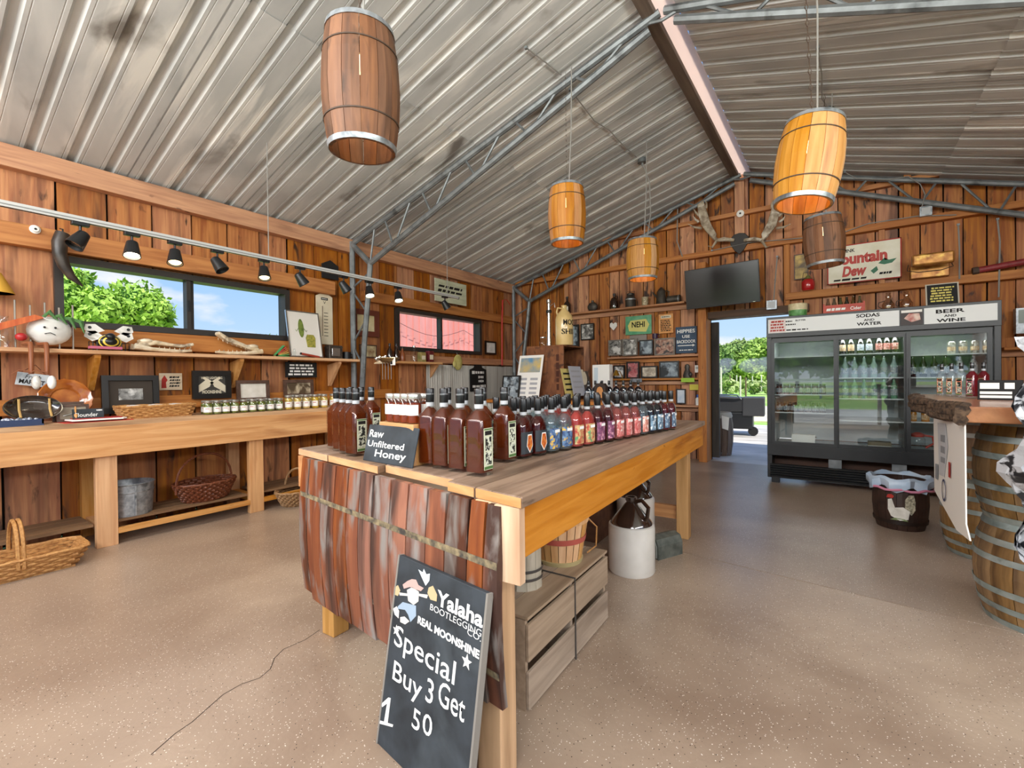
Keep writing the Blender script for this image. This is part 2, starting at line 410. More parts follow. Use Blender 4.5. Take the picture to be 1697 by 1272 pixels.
trim('trim_8', beam_x, -3.3, 1.0, 7.32, YB, 3.57, 3.63)
trim('trim_9', beam_x, DX1-.2, 2.9, 7.29, YB, 2.29, 2.385)
for i, (xa, xb, za, zb) in enumerate([(-1.25, -1.12, 3.13, 4.1), (-.64, -.57, 2.12, 3.05), (.38, .44, 2.385, 3.05), (.62, .69, 3.13, 3.75), (-.3, -.24, 3.13, 3.9), (-4.05, -3.98, .0, 3.05), (-1.98, -1.9, 2.4, 3.05)]):
    trim('trim_%d' % (10+i), beam_z, xa, xb, 7.33, YB, za, zb)
# door: posts, header and the dark leaf slid open outside
trim('trim_20', beam_z, -1.735, DX0, 7.2, YB+.14, 0, 2.95)
trim('trim_21', M('dark_header', '4a3424', '5e4430', (1, 20, 20), .7), -1.735, -.35, 7.3, YB+.14, DZ, DZ+.1)
dl = struct(MB().bx(-2.75, -1.52, 7.56, 7.61, .03, 2.09).build('door_1', M('dark_door_wood', '2b2622', '3d362f', (20, 20, 2), .7, c3='1c1916')))
for i in range(6): MB().bx(-2.75+i*.205+.004, -2.75+(i+1)*.205-.004, 7.545, 7.56, .03, 2.09).build('plank', dl.data.materials[0], dl)
# other walls (behind the camera): low front piers beside the open gable, right wall above the serving side
wfm = MB().bx(XL, XL+.5, YF-.1, YF, 0, 3.05).bx(XR-.5, XR, YF-.1, YF, 0, 3.0)
struct(wfm.build('wall_front', plank_m))
wr = struct(MB().bx(XR+.05, XR+.1, YF, -.9, 0, 3).bx(XR+.05, XR+.1, -.9, 3.4, 2.75, 3).bx(XR+.05, XR+.1, -.9, 3.4, 0, .9).bx(XR+.05, XR+.1, 3.4, YB, 0, 3).build('wall_right', dark_void))
yy = 3.4
while yy < YB-.1:
    MB().bx(XR, XR+.03, yy+.004, yy+.316, 0, 3).build('wall_plank', plank_m, wr); yy += .32
# ---- roof
roof_m = M('weathered_zinc_sheet', 'aeb0b0', 'd0d0ce', (.9, 2.6, 1), .5, .0, .05, .08, 8, .6, 'e6e4df', (.55, 5.5, 1), (.56, .66), '7e7974', (1.3, 2.6, 1.3), (.62, .74))
ceil = struct(MB().prism([(XL-.3, YF-.3, roof_z(XL-.3)+.05), (RX-.09, YF-.3, roof_z(RX-.09)+.05), (RX-.09, YF-.3, roof_z(RX-.09)+.07), (XL-.3, YF-.3, roof_z(XL-.3)+.07)], (0, YB-YF+.7, 0))
    .prism([(XR+.3, YF-.3, roof_z(XR+.3)+.05), (RX+.07, YF-.3, roof_z(RX+.07)+.05), (RX+.07, YF-.3, roof_z(RX+.07)+.07), (XR+.3, YF-.3, roof_z(XR+.3)+.07)], (0, YB-YF+.7, 0)).build('ceiling', M('roof_outside', '77777a', rough=.6)))
def roof_sheet(xa, xb, y0, nr, dz):
    pr = []
    for k in range(nr):
        c = y0+.238*k+.119
        pr += [(c-.119, 0), (c-.062, 0), (c-.058, .004), (c-.054, 0), (c-.034, 0), (c-.016, .026), (c+.016, .026), (c+.034, 0), (c+.054, 0), (c+.058, .004), (c+.062, 0)]
    pr.append((y0+.238*nr+.012, 0)); mb = MB(); n = len(pr)
    cx, cz = xa, roof_z(xa)+dz; dx = xb-xa; dzz = roof_z(xb)-roof_z(xa)
    vs = [(0, yv, h) for yv, h in pr]+[(dx, yv, h+dzz) for yv, h in pr]
    fs = [(i, i+n, i+n+1, i+1) if dx > 0 else (i, i+1, i+n+1, i+n) for i in range(n-1)]
    mb.add(vs, fs); mb.build('roof_panel', roof_m, ceil, loc=(cx, 0, cz))
y = .66-.238*13
while y < YB+.1:
    roof_sheet(XL-.25, -3.05, y, 4, -.004); roof_sheet(-3.15, RX-.1, y, 4, .002)
    roof_sheet(XR+.25, .95, y, 4, -.004); roof_sheet(1.05, RX+.08, y, 4, .002)
    y += .952
def translucent(name, c):
    m = bpy.data.materials.new(name); m.use_nodes = True; t = m.node_tree; t.nodes.clear(); N = t.nodes.new
    o = N('ShaderNodeOutputMaterial'); mx = N('ShaderNodeMixShader'); a = N('ShaderNodeBsdfTranslucent'); b = N('ShaderNodeBsdfDiffuse')
    a.inputs[0].default_value = H(c); b.inputs[0].default_value = H(c); mx.inputs[0].default_value = .4
    t.links.new(a.outputs[0], mx.inputs[1]); t.links.new(b.outputs[0], mx.inputs[2]); t.links.new(mx.outputs[0], o.inputs[0]); return m
struct(MB().bx(RX-.1, RX+.085, YF, YB-.02, RZ-.035, RZ-.03).build('trim_30', translucent('ridge_skylight_strip', 'fff0e6')))
trim('trim_31', M('dark_ridge_board', '5b4d44', '766659', (20, 1.5, 20), .7), RX-.15, RX-.05, YF, YB-.05, RZ-.10, RZ-.045)
# ---- steel trusses
def truss(y, label):
    t = T('roof_truss', label, 'roof truss', (RX, y, 0), group='steel roof trusses')
    for sgn, k, ext in ((-1, KL, RX-XL-.1), (1, KR, XR-RX-.12)):
        g = lambda d, dz: (sgn*d, 0, RZ-k*d+dz)
        eave = Vector(g(ext, -.09)); kn = Vector((sgn*(ext-.36), 0, eave.z-.30)); foot = Vector((sgn*(ext-.05), 0, .02))
        MB().tube([g(.02, -.085), eave], .032, 8).build('top_chord', steel, t, True)
        low = Vector(g(.1, -.17))
        MB().tube([low, kn], .034, 8).build('bottom_chord', steel, t, True)
        MB().tube([eave, kn], .036, 8).build('knee_link', steel, t, True)
        MB().tube([eave+Vector((0, 0, .03)), (sgn*ext, 0, 0)], .036, 8).build('post', steel, t, True)
        MB().tube([kn, kn+Vector((sgn*.05, 0, -.4)), kn+Vector((sgn*.14, 0, -1.0)), foot], .034, 8).build('inner_leg', steel, t, True)
        for j in range(12):
            f = j/11
            a = Vector(g(.12+(ext-.45)*f, -.1)); b = low.lerp(kn, min(1, f+(.045 if j % 2 else -.03)) if f < .98 else 1)
            if j % 2: a = Vector(g(.12+(ext-.45)*max(0, f-.035), -.1))
            MB().tube([a, b], .013, 6).build('web_bar', steel, t)
        for j, (za, zb) in enumerate([(2.6, 2.45), (2.4, 2.1), (2.05, 1.75), (1.7, 1.4)]):
            xi = lambda z: sgn*(ext-.36+.27*max(0, min(1, (kn.z-z)/2.6)))
            A, B = ((sgn*ext, 0, za), (xi(zb), 0, zb)) if j % 2 else ((xi(za), 0, za), (sgn*ext, 0, zb))
            MB().tube([A, B], .013, 6).build('web_bar', steel, t)
    return t
truss(3.66, 'grey steel lattice truss crossing the middle of the ceiling')
truss(7.24, 'grey steel lattice truss standing against the back gable wall')
# ================================================================ OUTSIDE
grass_m = M('grass', '7fae4a', 'a8c968', (3, 3, 3), .9, 0, .3, 0, 8, .4, 'c9c083', (.25, .25, .25), (.52, .66))
dirt_m = M('pale_dirt_road', 'd2c6b2', 'e6dcca', (1, 1, 1), .95, 0, .2, c3='b9c08a', s3=(.4, 1.2, 1), thr=(.6, .7))
conc_m = M('grey_concrete', 'b6b1a9', 'd2cdc5', (1.6, 1.6, 1.6), .6, 0, .2, 0, 8, .5, '8f8a83', (.8, 2.5, 1), (.55, .7))
gr = MB().bx(-130, 110, -110, 130, -.6, -.06).build('ground', grass_m); struct(gr)
struct(MB().bx(-9, 8, YB, 13.6, -.3, -.004).build('concrete_apron', conc_m))
struct(MB().bx(-9, 9, -9, YF-.1, -.3, -.004).build('concrete_drive', conc_m))
struct(MB().bx(-60, 60, 15.0, 23, -.3, -.03).build('dirt_road', dirt_m))
leaf_mats = {}
def leaf_mat(c1, c2):
    k = c1+c2
    if k not in leaf_mats: leaf_mats[k] = M('leaves_'+str(len(leaf_mats)), c1, c2, (1.6, 1.6, 1.6), .7, 0, 0, 0, 4)
    return leaf_mats[k]
bark = M('bark', '5b4a3a', '7a6652', (12, 12, 2), .9)
def tree(label, loc, h, r, c1, c2, n=2600, ls=.16, name='tree', flat=1.0, seed=1, group=None, trunk=.3):
    rnd = random.Random(seed); t = T(name, label, 'tree' if name == 'tree' else 'shrub', loc, group=group)
    lumps = [(Vector((rnd.uniform(-1, 1)*r*.62, rnd.uniform(-1, 1)*r*.62, h*trunk+(h-h*trunk)*rnd.uniform(.15, .85))), r*rnd.uniform(.32, .55)) for _ in range(14)]
    lumps.append((Vector((0, 0, h*.62)), r*.7)); mb = MB()
    for _ in range(n):
        c, q = rnd.choice(lumps); d = Vector((rnd.gauss(0, 1), rnd.gauss(0, 1), rnd.gauss(0, 1))).normalized()
        p = c+d*q*rnd.uniform(.75, 1.05); p.z = max(.12, min(h, p.z))
        a = Vector((rnd.gauss(0, 1), rnd.gauss(0, 1), rnd.gauss(0, 1))).normalized(); b = a.cross(d+a*.01).normalized()
        s = ls*rnd.uniform(.6, 1.3)
        mb.add([p-a*s, p+b*s*.5, p+a*s, p-b*s*.5], [(0, 1, 2, 3)])
    f = mb.build('foliage', leaf_mat(c1, c2), t)
    cores = MB()
    for c, q in lumps: cores.sph(c, q*.7, 10, 8)
    cores.build('inner_foliage', leaf_mat(c1, c1), t, True)
    if trunk > .05: MB().tube([(0, 0, -.06), (.05, 0, h*.3), (0, .06, h*.6)], [.05*h/2, .035*h/2, .02*h/2], 8).build('trunk', bark, t)
    return t
p = D(160, 560, 13.5); tree('broad bright green tree filling the left pane of the wide window', (p.x, p.y, -.06), 4.6, 1.75, '76a02f', 'b4d858', 16000, .10, seed=3)
p = D(432, 560, 60); tree('small far tree low in the right pane of the wide window', (p.x, p.y, -.06), 7.2, 3.2, '5d7f3c', '86a85a', 1500, .5, seed=4)
p = D(462, 560, 66); tree('tiny distant tree at the right edge of the wide window', (p.x, p.y, -.06), 6.2, 3.2, '6b8a4a', '93ae6c', 900, .5, seed=14)
for i, (u, dep, h, r, s, lb) in enumerate([(1196, 52, 4.9, 2.9, 5, 'dark green tree seen at the left of the open doorway'), (1226, 57, 5.9, 2.7, 6, 'tallest olive green tree in the middle of the open doorway'),
        (1258, 50, 5.4, 2.8, 7, 'yellow green tree at the right of the open doorway'), (1176, 60, 5.0, 3.2, 8, 'tree half hidden behind the dark door leaf'), (1290, 55, 6.0, 3.4, 9, 'tree beyond the doorway mostly hidden by the drinks cooler')]):
    p = D(u, 620, dep); tree(lb, (p.x, p.y, -.06), h, r, ['4f7030', '647c3a', '75963a', '56703a', '678642'][i], ['8eab56', '98ad60', 'b3cc66', '8ca65c', '9cb868'][i], 5200, .22, seed=s, trunk=.15)
k = 0
for row, dep in enumerate((34, 42)):
    for u in range(1184, 1280, 22 if row == 0 else 25):
        p = D(u+random.uniform(-2, 2), 630, dep+random.uniform(-1, 1)); k += 1
        tree('%s low shrub from the left in the %s field row outside' % (ordn(k-1), ['near', 'far'][row]), (p.x, p.y, -.06), random.uniform(.9, 1.3), .5, '8aa056', 'b4bf84', 160, .2, name='field_shrub', seed=20+k, group='shrubs in the field', trunk=.02)
    k = 0
post_m = M('pale_post', 'cfc9bd', rough=.8)
for i, (u, hh, dep) in enumerate([(1195, 1.9, 27), (1210, 1.5, 40), (1221, 1.5, 42), (1227, 1.4, 30), (1236, 1.3, 31), (1247, 1.4, 44), (1262, 1.5, 42), (1271, 1.4, 44)]):
    p = D(u, 640, dep); o = MB().tube([(0, 0, 0), (0, 0, hh*.97), (0, 0, hh)], [.05, .05, .01], 8).build('fence_post', post_m if i % 3 != 1 else bark, loc=(p.x, p.y, -.06))
    tag(o, '%s thin fence post in the field beyond the doorway, counted from the left' % ordn(i), 'fence post', 'field fence posts')
# red barn wall seen through the smaller window
barn_m = M('faded_red_siding', 'dc8f84', 'e6a098', (1, 3, .6), .8)
bn = T('barn', 'faded red metal-sided building outside the smaller window', 'building', (-9.0, 13.6, -.06))
MB().bx(-4, -.04, -6.2, 7.5, 0, 5).build('wall', barn_m, bn)
yy = -6.2
while yy < 2.5:
    MB().bx(-.04, 0, yy, yy+.05, 0, 5).build('siding_rib', barn_m, bn); yy += .22
MB().prism([(.3, -6.5, 5), (-4.3, -6.5, 5), (-2, -6.5, 6)], (0, 14.3, 0)).build('roof', M('barn_roof', '8d8f91', rough=.5), bn)
sl = T('string_light', 'outdoor string of bulbs sagging past the smaller window', 'string light', (-8.9, 7.7, .35))
pts = [(0, i*.3, 2.35-.25*math.sin(math.pi*((i*.3) % 2.4)/2.4)) for i in range(17)]
MB().tube(pts, .006, 5).build('cable', black_p, sl)
for i in range(0, 17, 4):
    q = pts[i]; MB().lathe([(.015, 0), (.018, -.03), (.05, -.09), (.045, -.12), (.0, -.15)], 10, q).build('bulb', clear_g, sl, True)
# things outside the doorway
bb = T('outdoor_barrel', 'dark weathered keg with a bag over its rim just outside the doorway', 'barrel', (*P(1190, 752, 2, 0)[:2], 0))
dkw = wood('dark_weathered_wood', '5a4436', '76604f', '3b2d24', 2, .15)
for i in range(14):
    a = 2*math.pi*i/14; s = MB().lathe([(.2, .0), (.225, .2), (.23, .35), (.225, .5), (.2, .66)], 1, a0=-.21, a1=.21, cap=False); s.build('stave', dkw, bb).rotation_euler = (0, 0, a)
MB().lathe([(.19, .62), (.0, .62)], 14).build('lid', dkw, bb)
MB().lathe([(.212, .60), (.222, .63), (.2, .69), (.19, .66)], 16, cap=False).build('rim', M('pale_rim', 'b9b2a6', rough=.7), bb, True)
MB().prism([(.1, -.235, .65), (.2, -.2, .62), (.19, -.22, .42), (.11, -.25, .45)], (.01, -.02, 0)).build('bag', white_p, bb)
g = P(1207, 718, 2, 0); gs = T('gas_grill', 'black barbecue grill on wheels out on the concrete', 'grill', (g.x, g.y, 0), .1)
MB().bx(-.55, .5, -.3, .3, .14, .5).build('body', black_p, gs, bevel=.03)
MB().prism([(-.6, -.3, .5), (.55, -.3, .5), (.42, -.3, .8), (-.4, -.3, .86)], (0, .6, 0)).build('lid', M('grill_lid', '2e2e2f', rough=.45), gs, bevel=.03)
MB().bx(.3, .72, -.32, .3, .42, .82).build('side_box', M('grill_side', '3a3a3b', rough=.5), gs, bevel=.02)
MB().tube([(-.35, -.3, .82), (-.3, -.36, .88), (.2, -.36, .87), (.28, -.3, .78)], .015, 6).build('handle', chrome, gs, True)
for sx in (-.4, .5): MB().lathe([(.09, -.03), (.1, 0), (.09, .03)], 14, (sx, -.25, .1), rot=Matrix.Rotation(R(90), 3, 'X')).build('wheel', black_m, gs, True)
for sx in (-.45, .45): MB().bx(sx-.025, sx+.025, -.25, .25, .1, .36).build('leg', black_p, gs)
# greenery and fence out front, behind the camera (seen mirrored in the cooler doors)
for i in range(4):
    tree('%s roadside tree in front of the barn, counted from the west' % ordn(i), (-9+6*i, -30-2*(i % 2), -.06), 6.5, 3.3, '6c8b3a', 'a4c25c', 1600, .4, seed=50+i, trunk=.25)
fe = T('board_fence', 'white board fence across the road in front of the barn', 'fence', (0, -20, -.06))
for i in range(14): MB().bx(-13+2*i-.06, -13+2*i+.06, -.06, .06, 0, 1.2).build('post', white_p, fe)
for z in (.3, .7, 1.1): MB().bx(-13, 13, -.03, .03, z-.07, z+.07).build('rail', white_p, fe)

sm = bpy.data.materials.new('thin_smoke'); sm.use_nodes = True; sm.node_tree.nodes.clear()
_o = sm.node_tree.nodes.new('ShaderNodeOutputMaterial'); _v = sm.node_tree.nodes.new('ShaderNodeVolumeScatter'); _v.inputs['Density'].default_value = .9; _v.inputs['Color'].default_value = (.85, .9, 1, 1); sm.node_tree.links.new(_v.outputs[0], _o.inputs['Volume'])
for (u_, v_), lb in (((1252, 606), 'pale drifting smoke before the trees at the right of the doorway'), ((1187, 608), 'faint smoke before the trees at the left of the doorway')):
    _p = D(u_, v_, 44); tag(MB().sph((0, 0, 0), (1.5, .5, .75), 14, 10).sph((.9, 0, .35), (.9, .4, .5), 12, 8).build('smoke', sm, loc=_p), lb, 'smoke')['kind'] = 'stuff'
# ================================================================ generic builders
def frame(name, label, c, right, up, w, h, fm_, pm, fw=.025, d=.022, matm=None, mw=.03, cat='picture frame', group=None, glassy=False):
    t = TP(name, label, cat, c, right, up, group)
    MB().bx(-w/2, w/2, h/2-fw, h/2, 0, d).bx(-w/2, w/2, -h/2, -h/2+fw, 0, d).bx(-w/2, -w/2+fw, -h/2+fw, h/2-fw, 0, d).bx(w/2-fw, w/2, -h/2+fw, h/2-fw, 0, d).build('frame', fm_, t)
    iw, ih = w/2-fw, h/2-fw
    if matm is not None:
        MB().bx(-iw, iw, -ih, ih, .002, .010).build('mat_board', matm, t); iw -= mw; ih -= mw
    MB().bx(-iw, iw, -ih, ih, .003, .012).build('picture', pm, t)
    return t
def board(name, label, c, right, up, w, h, m_, d=.012, cat='sign', group=None, pts=None):
    t = TP(name, label, cat, c, right, up, group)
    mb = MB().poly(pts, 0, d) if pts else MB().bx(-w/2, w/2, -h/2, h/2, 0, d)
    mb.build('panel', m_, t, bevel=.0015); return t
LRT, BRT, UP = (0, 1, 0), (1, 0, 0), (0, 0, 1)
def LQ(u0, v0, u1, v1, x):
    um, vm = (u0+u1)/2, (v0+v1)/2
    ya, yb = P(u0, vm, 0, x).y, P(u1, vm, 0, x).y; zt, zb = P(um, v0, 0, x).z, P(um, v1, 0, x).z
    return Vector((x, (ya+yb)/2, (zt+zb)/2)), yb-ya, zt-zb
def BQ(u0, v0, u1, v1, y):
    um, vm = (u0+u1)/2, (v0+v1)/2
    xa, xb = P(u0, vm, 1, y).x, P(u1, vm, 1, y).x; zt, zb = P(um, v0, 1, y).z, P(um, v1, 1, y).z
    return Vector(((xa+xb)/2, y, (zt+zb)/2)), xb-xa, zt-zb
def lean(d, deg): # 'up' vector of a panel leaning back against a wall whose outward normal is d
    d = Vector(d); return Vector((0, 0, 1))*math.cos(R(deg))-d*math.sin(R(deg))
def pic_mat(name, c1, c2, c3, s=9, thr=(.5, .6)): return M(name, c1, c2, (s, s, s), .5, 0, 0, .05, 5, .8, c3, (s*.7, s*.7, s*.7), thr)
photo_bw = pic_mat('black_and_white_photo', '3a3a38', 'b9b7b0', 'e4e2dc', 14)
photo_sp = pic_mat('sepia_photo', '8d7b62', 'd9cbb0', '5a4a38', 12)
photo_rd = pic_mat('red_tinted_photo', 'a8323a', 'd88a86', '4c4040', 13)
photo_bl = pic_mat('blue_grey_photo', '51606c', 'a9b8c0', '20272c', 12)
photo_cl = pic_mat('colour_photo', '7c4a3a', 'cfae9a', '3a3434', 15)
frame_k = M('black_frame', '16130f', rough=.4); frame_b = M('brown_frame', '4c3628', '63483a', (20, 20, 20), .5); frame_g = M('grey_frame', '6e675e', '8b8378', (20, 20, 20), .6)
cream = M('cream_board', 'e6dcc4', 'd8ccb0', (5, 5, 5), .7)
chalk_m = M('chalkboard_slate', '262b2f', '3a4147', (9, 9, 9), .75, c3='4a5257', s3=(4, 4, 4), thr=(.56, .75))
wick1 = M('light_wicker', 'a8743f', 'c9975b', (60, 60, 60), .6, 0, .3); wick2 = M('dark_wicker', '5a2d1a', '7d452a', (60, 60, 60), .45, 0, .3); wick3 = M('grey_wicker', '8a6844', 'b08b62', (60, 60, 60), .7, 0, .3)
def weave(mb, r0, r1, z0, z1, rows, seg=40, sx=1, sy=1, tr=None, sq=False):
    tr = tr or (z1-z0)/rows*.62
    for j in range(rows):
        f = (j+.5)/rows; r = r0+(r1-r0)*f; z = z0+(z1-z0)*f; pts = []
        for i in range(seg):
            a = 2*math.pi*i/seg; rr = r+tr*.7*(1 if (i+j) % 2 else -1)
            ca, sa = math.cos(a), math.sin(a)
            if sq:
                k = (abs(ca)**8+abs(sa)**8)**(-1/8); ca *= k; sa *= k
            pts.append((rr*ca*sx, rr*sa*sy, z))
        mb.tube(pts, tr, 5, closed=True)
    return mb
def basket(label, loc, rz, r0, r1, h, sx, sy, m_, rows=8, handle=0, sq=False, hax='y', name='wicker_basket'):
    t = T(name, label, 'basket', loc, rz)
    wv = weave(MB(), r0, r1, .01, h, rows, 44, sx, sy, sq=sq).build('weave', m_, t, True)
    if sq: MB().bx(-r0*sx, r0*sx, -r0*sy, r0*sy, 0, .012).build('base', m_, t)
    else: MB().lathe([(r0, 0), (r0, .012), (0, .012)], 30, sx=sx, sy=sy).build('base', m_, t)
    pts = []
    for i in range(44):
        a = 2*math.pi*i/44; ca, sa = math.cos(a), math.sin(a)
        if sq: k = (abs(ca)**8+abs(sa)**8)**(-1/8); ca *= k; sa *= k
        pts.append((r1*1.02*ca*sx, r1*1.02*sa*sy, h+.003*math.sin(i*2.2)))
    MB().tube(pts, .011, 6, closed=True).build('rim', m_, t, True)
    if handle:
        for off in ((-.013, .013) if sq else (0,)):
            hp = []
            for i in range(17):
                a = math.pi*i/16; d = math.cos(a)*r1*(sy if hax == 'y' else sx); z = h*.55+(handle-h*.55)*math.sin(a)**.7
                hp.append((off, d, z) if hax == 'y' else (d, off, z))
            MB().tube(hp, .011, 6).build('handle', m_, t, True)
    return t
# ================================================================ LEFT BENCH
BZ = .965
XF = -4.61
bn = T('display_bench', 'long pine display bench running along the window wall', 'bench', (XF, 1.5, 0))
by0, by1 = -1.3, 2.05
MB().bx(0, .04, by0-.2, by1, .70, BZ-.035).build('apron', pine_y, bn, bevel=.003)
dull_s = M('dull_shelf_wood', '6f5238', '8a6a4a', (20, 1.5, 20), .7)
top_y = wood('bench_top_wood', 'b98a58', 'cfa673', '8e673f', 1, .15)
for i in range(4): MB().bx(.045-.005-(i+1)*.145, .045-.005-i*.145-.006, by0-.2, by1, BZ-.035, BZ+random.uniform(-.002, .002)).build('top_plank', top_y, bn)
for ly in (-1.56, -.42, .70, 1.82):
    MB().bx(-.06, -.002, ly-.065, ly+.065, 0, .93).build('leg', pine_z, bn, bevel=.003)
    MB().bx(-.54, -.47, ly-.05, ly+.05, 0, .93).build('leg', pine_z, bn)
    MB().bx(-.47, -.06, ly-.03, ly+.03, .10, .16).build('cross_rail', pine_x, bn)
MB().bx(-.045, .0, -.355, .635, .085, .125).build('shelf_rail', pine_y, bn)
MB().bx(-.045, .0, .765, 1.755, .085, .125).build('shelf_rail', pine_y, bn)
for i in range(4):
    for a, b in ((-1.49, -.49), (-.355, .635), (.765, 1.755)): MB().bx(-.46+i*.103, -.46+i*.103+.09, a, b, .16, .18).build('shelf_plank', dull_s, bn)
SZ = .18
basket('flat rattan tray basket with a double hoop handle at the floor\'s left edge', (XF+.16, P(30, 930, 2, 0).y-.05, 0), 0, .15, .19, .13, .9, 1.75, wick1, 7, .36, True, 'x')
tb = T('metal_tub', 'round galvanised metal tub under the bench', 'tub', (XF-.22, 1.27, SZ))
MB().lathe([(.0, .0), (.155, 0), (.17, .25), (.176, .255), (.17, .26), (.162, .25), (.148, .012), (0, .012)], 36).build('shell', galv, tb, True)
MB().lathe([(.168, .185), (.171, .19), (.170, .2)], 36, cap=False).build('seam_band', galv, tb, True)
MB().bx(.158, .172, -.006, .006, .01, .25).build('side_seam', galv, tb)
basket('dark brown woven basket with a thin arched handle under the bench', (XF-.20, 1.83, SZ), R(12), .13, .19, .17, 1.0, 1.35, wick2, 8, .42)
basket('light willow basket with an arched handle at the bench end by the display table', (XF+.02, 2.62, 0), R(20), .15, .21, .15, .9, 1.25, wick3, 7, .36, hax='x')
# ---- upper shelf
us = T('wall_shelf', 'long narrow board shelf under the wide window', 'shelf', (XL, 1.5, 1.5))
MB().bx(.0, .27, -2.6, 2.13, .0, .03).build('board', pine_y, us, bevel=.002)
for by in (P(160, 600, 0, -5.0).y, P(398, 600, 0, -5.0).y, P(560, 600, 0, -5.0).y):
    b = by-1.5
    MB().prism([(.01, b-.02, -.04), (.24, b-.02, -.002), (.24, b-.02, -.03), (.03, b-.02, -.30), (.01, b-.02, -.30)], (0, .04, 0)).build('bracket', pine_z, us)
UZ = 1.53
# glass vase
v = T('glass_vase', 'clear glass vase at the left end of the wall shelf', 'vase', (-5.05, P(3, 545, 0, -5.05).y, UZ))
MB().lathe([(.055, 0), (.065, .05), (.06, .14), (.028, .2), (.038, .235), (.035, .235), (.025, .2), (.055, .13), (.058, .05), (.0, .01)], 24).build('body', clear_g, v, True)
# yellow shade
ys = T('pendant_light', 'yellow cone shade hung on the wall at the left edge', 'lampshade', (-5.08, P(0, 480, 0, -5.08).y-.03, P(0, 486, 0, -5.08).z))
MB().lathe([(.11, 0), (.04, .15), (.035, .15), (.105, 0)], 20).build('shade', M('yellow_fabric', 'd9a53c', rough=.8), ys, True)
MB().tube([(0, 0, .12), (0, 0, .2), (-.1, 0, .22)], .006, 6).build('hook', black_p, ys)
# vegetable shelf sitter
c, w_, h_ = LQ(30, 512, 106, 572, -5.02)
vs = T('vegetable_figure', 'white garlic-bodied metal figure with dangling legs on the wall shelf', 'ornament', (-5.0, c.y, UZ))
MB().sph((0, .04, .14), (.07, .13, .11), 18, 12).build('body', M('white_enamel', 'd8d6cf', 'efede6', (8, 8, 8), .4, c3='9a958b', s3=(6, 6, 6)), vs, True)
MB().prism([(.02, -.3, .14), (.02, -.05, .25), (.02, .0, .23), (.02, -.25, .11)], (.06, 0, 0)).build('carrot_wing', M('carrot_orange', 'b8501f', 'd06a30', (5, 40, 5), .5), vs)
for k in range(4): MB().tube([(.05, .0+.05*k, .24), (.06, .03+.06*k, .28-.02*k), (.06, .08+.05*k, .22-.03*k)], [.012, .02, .003], 6).build('leaf', M('leaf_green', '4f7a45', rough=.5) if k == 0 else bpy.data.materials['leaf_green'], vs, True)
MB().sph((.05, -.12, .08), (.03, .035, .03), 10, 8).build('red_nose', M('red_enamel', 'b02a2c', rough=.35), vs, True)
MB().sph((.075, .0, .16), .008, 8, 6).build('eye', black_p, vs); MB().sph((.075, .06, .16), .008, 8, 6).build('eye', black_p, vs)
MB().tube([(.072, .0, .11), (.08, .03, .12), (.072, .06, .105)], .003, 5).build('mouth', black_p, vs)
lg = M('copper_leg', '8a4f2c', rough=.5)
for dy in (-.11, -.03):
    MB().tube([(.05, dy, .03), (.3, dy, .02), (.315, dy, -.02), (.31, dy, -.2)], .014, 8).build('leg', lg, vs, True)
    MB().sph((.33, dy+.02, -.26), (.03, .026, .05), 12, 8).build('bulb_foot', bpy.data.materials['white_enamel'], vs, True)
    MB().tube([(.33, dy, -.19), (.33, dy-.06, -.17), (.33, dy-.1, -.2)], [.006, .004, .002], 5).build('sprout', lg, vs)
for k in range(6): MB().tube([(-.03, -.22+k*.08, .0), (-.03, -.22+k*.08, .33+.03*(k % 2))], .006, 6).build('spike', M('dull_nail', '9a948a', rough=.4, metal=.6) if k == 0 else bpy.data.materials['dull_nail'], vs)
MB().prism([(.2, .22, .002), (.26, .22, .002), (.25, .42, .002), (.21, .40, .002)], (0, 0, .02)).build('petal', M('pink_tin', 'c0607a', rough=.4), vs)
# bee
c, w_, h_ = LQ(147, 537, 208, 577, -5.02)
be = T('bee_ornament', 'black and yellow metal bee with spotted white wings on the wall shelf', 'ornament', (-5.0, c.y, UZ))
MB().sph((0, 0, .075), (.085, .085, .065), 18, 12).build('body', M('bee_black', '191816', rough=.3), be, True)
for xx, rr in ((.045, .072), (.068, .05)): MB().lathe([(rr-.006, xx-.006), (rr+.003, xx), (rr-.01, xx+.008)], 24, (0, 0, .075), sx=.77, rot=Matrix.Rotation(R(90), 3, 'Y'), cap=False).build('stripe', M('bee_yellow', 'e0c24a', rough=.4) if xx < .05 else bpy.data.materials['bee_yellow'], be, True)
MB().sph((.06, 0, .115), (.035, .035, .03), 12, 8).build('head', bpy.data.materials['bee_black'], be, True)
for s in (-1, 1):
    for a, b in ((.18, .11), (.10, .165)):
        wg = MB().poly([(0, 0), (s*.06, .05), (s*.12, .045), (s*.13, 0), (s*.08, -.035)], 0, .006).build('wing', bpy.data.materials['white_enamel'], be)
        wg.location = (.03, s*.03, b if a > .15 else b+.0); wg.rotation_euler = (R(90), 0, R(90))
        MB().lathe([(.012, .006), (.012, .008), (0, .008)], 10, (s*.095, .02, 0)).build('wing_spot', black_p, wg)
    for k in range(3): MB().tube([(.0, s*.06, .06), (.03, s*(.08+.025*k), .07), (.03, s*(.08+.025*k), 0)], .004, 5).build('leg', black_p, be)
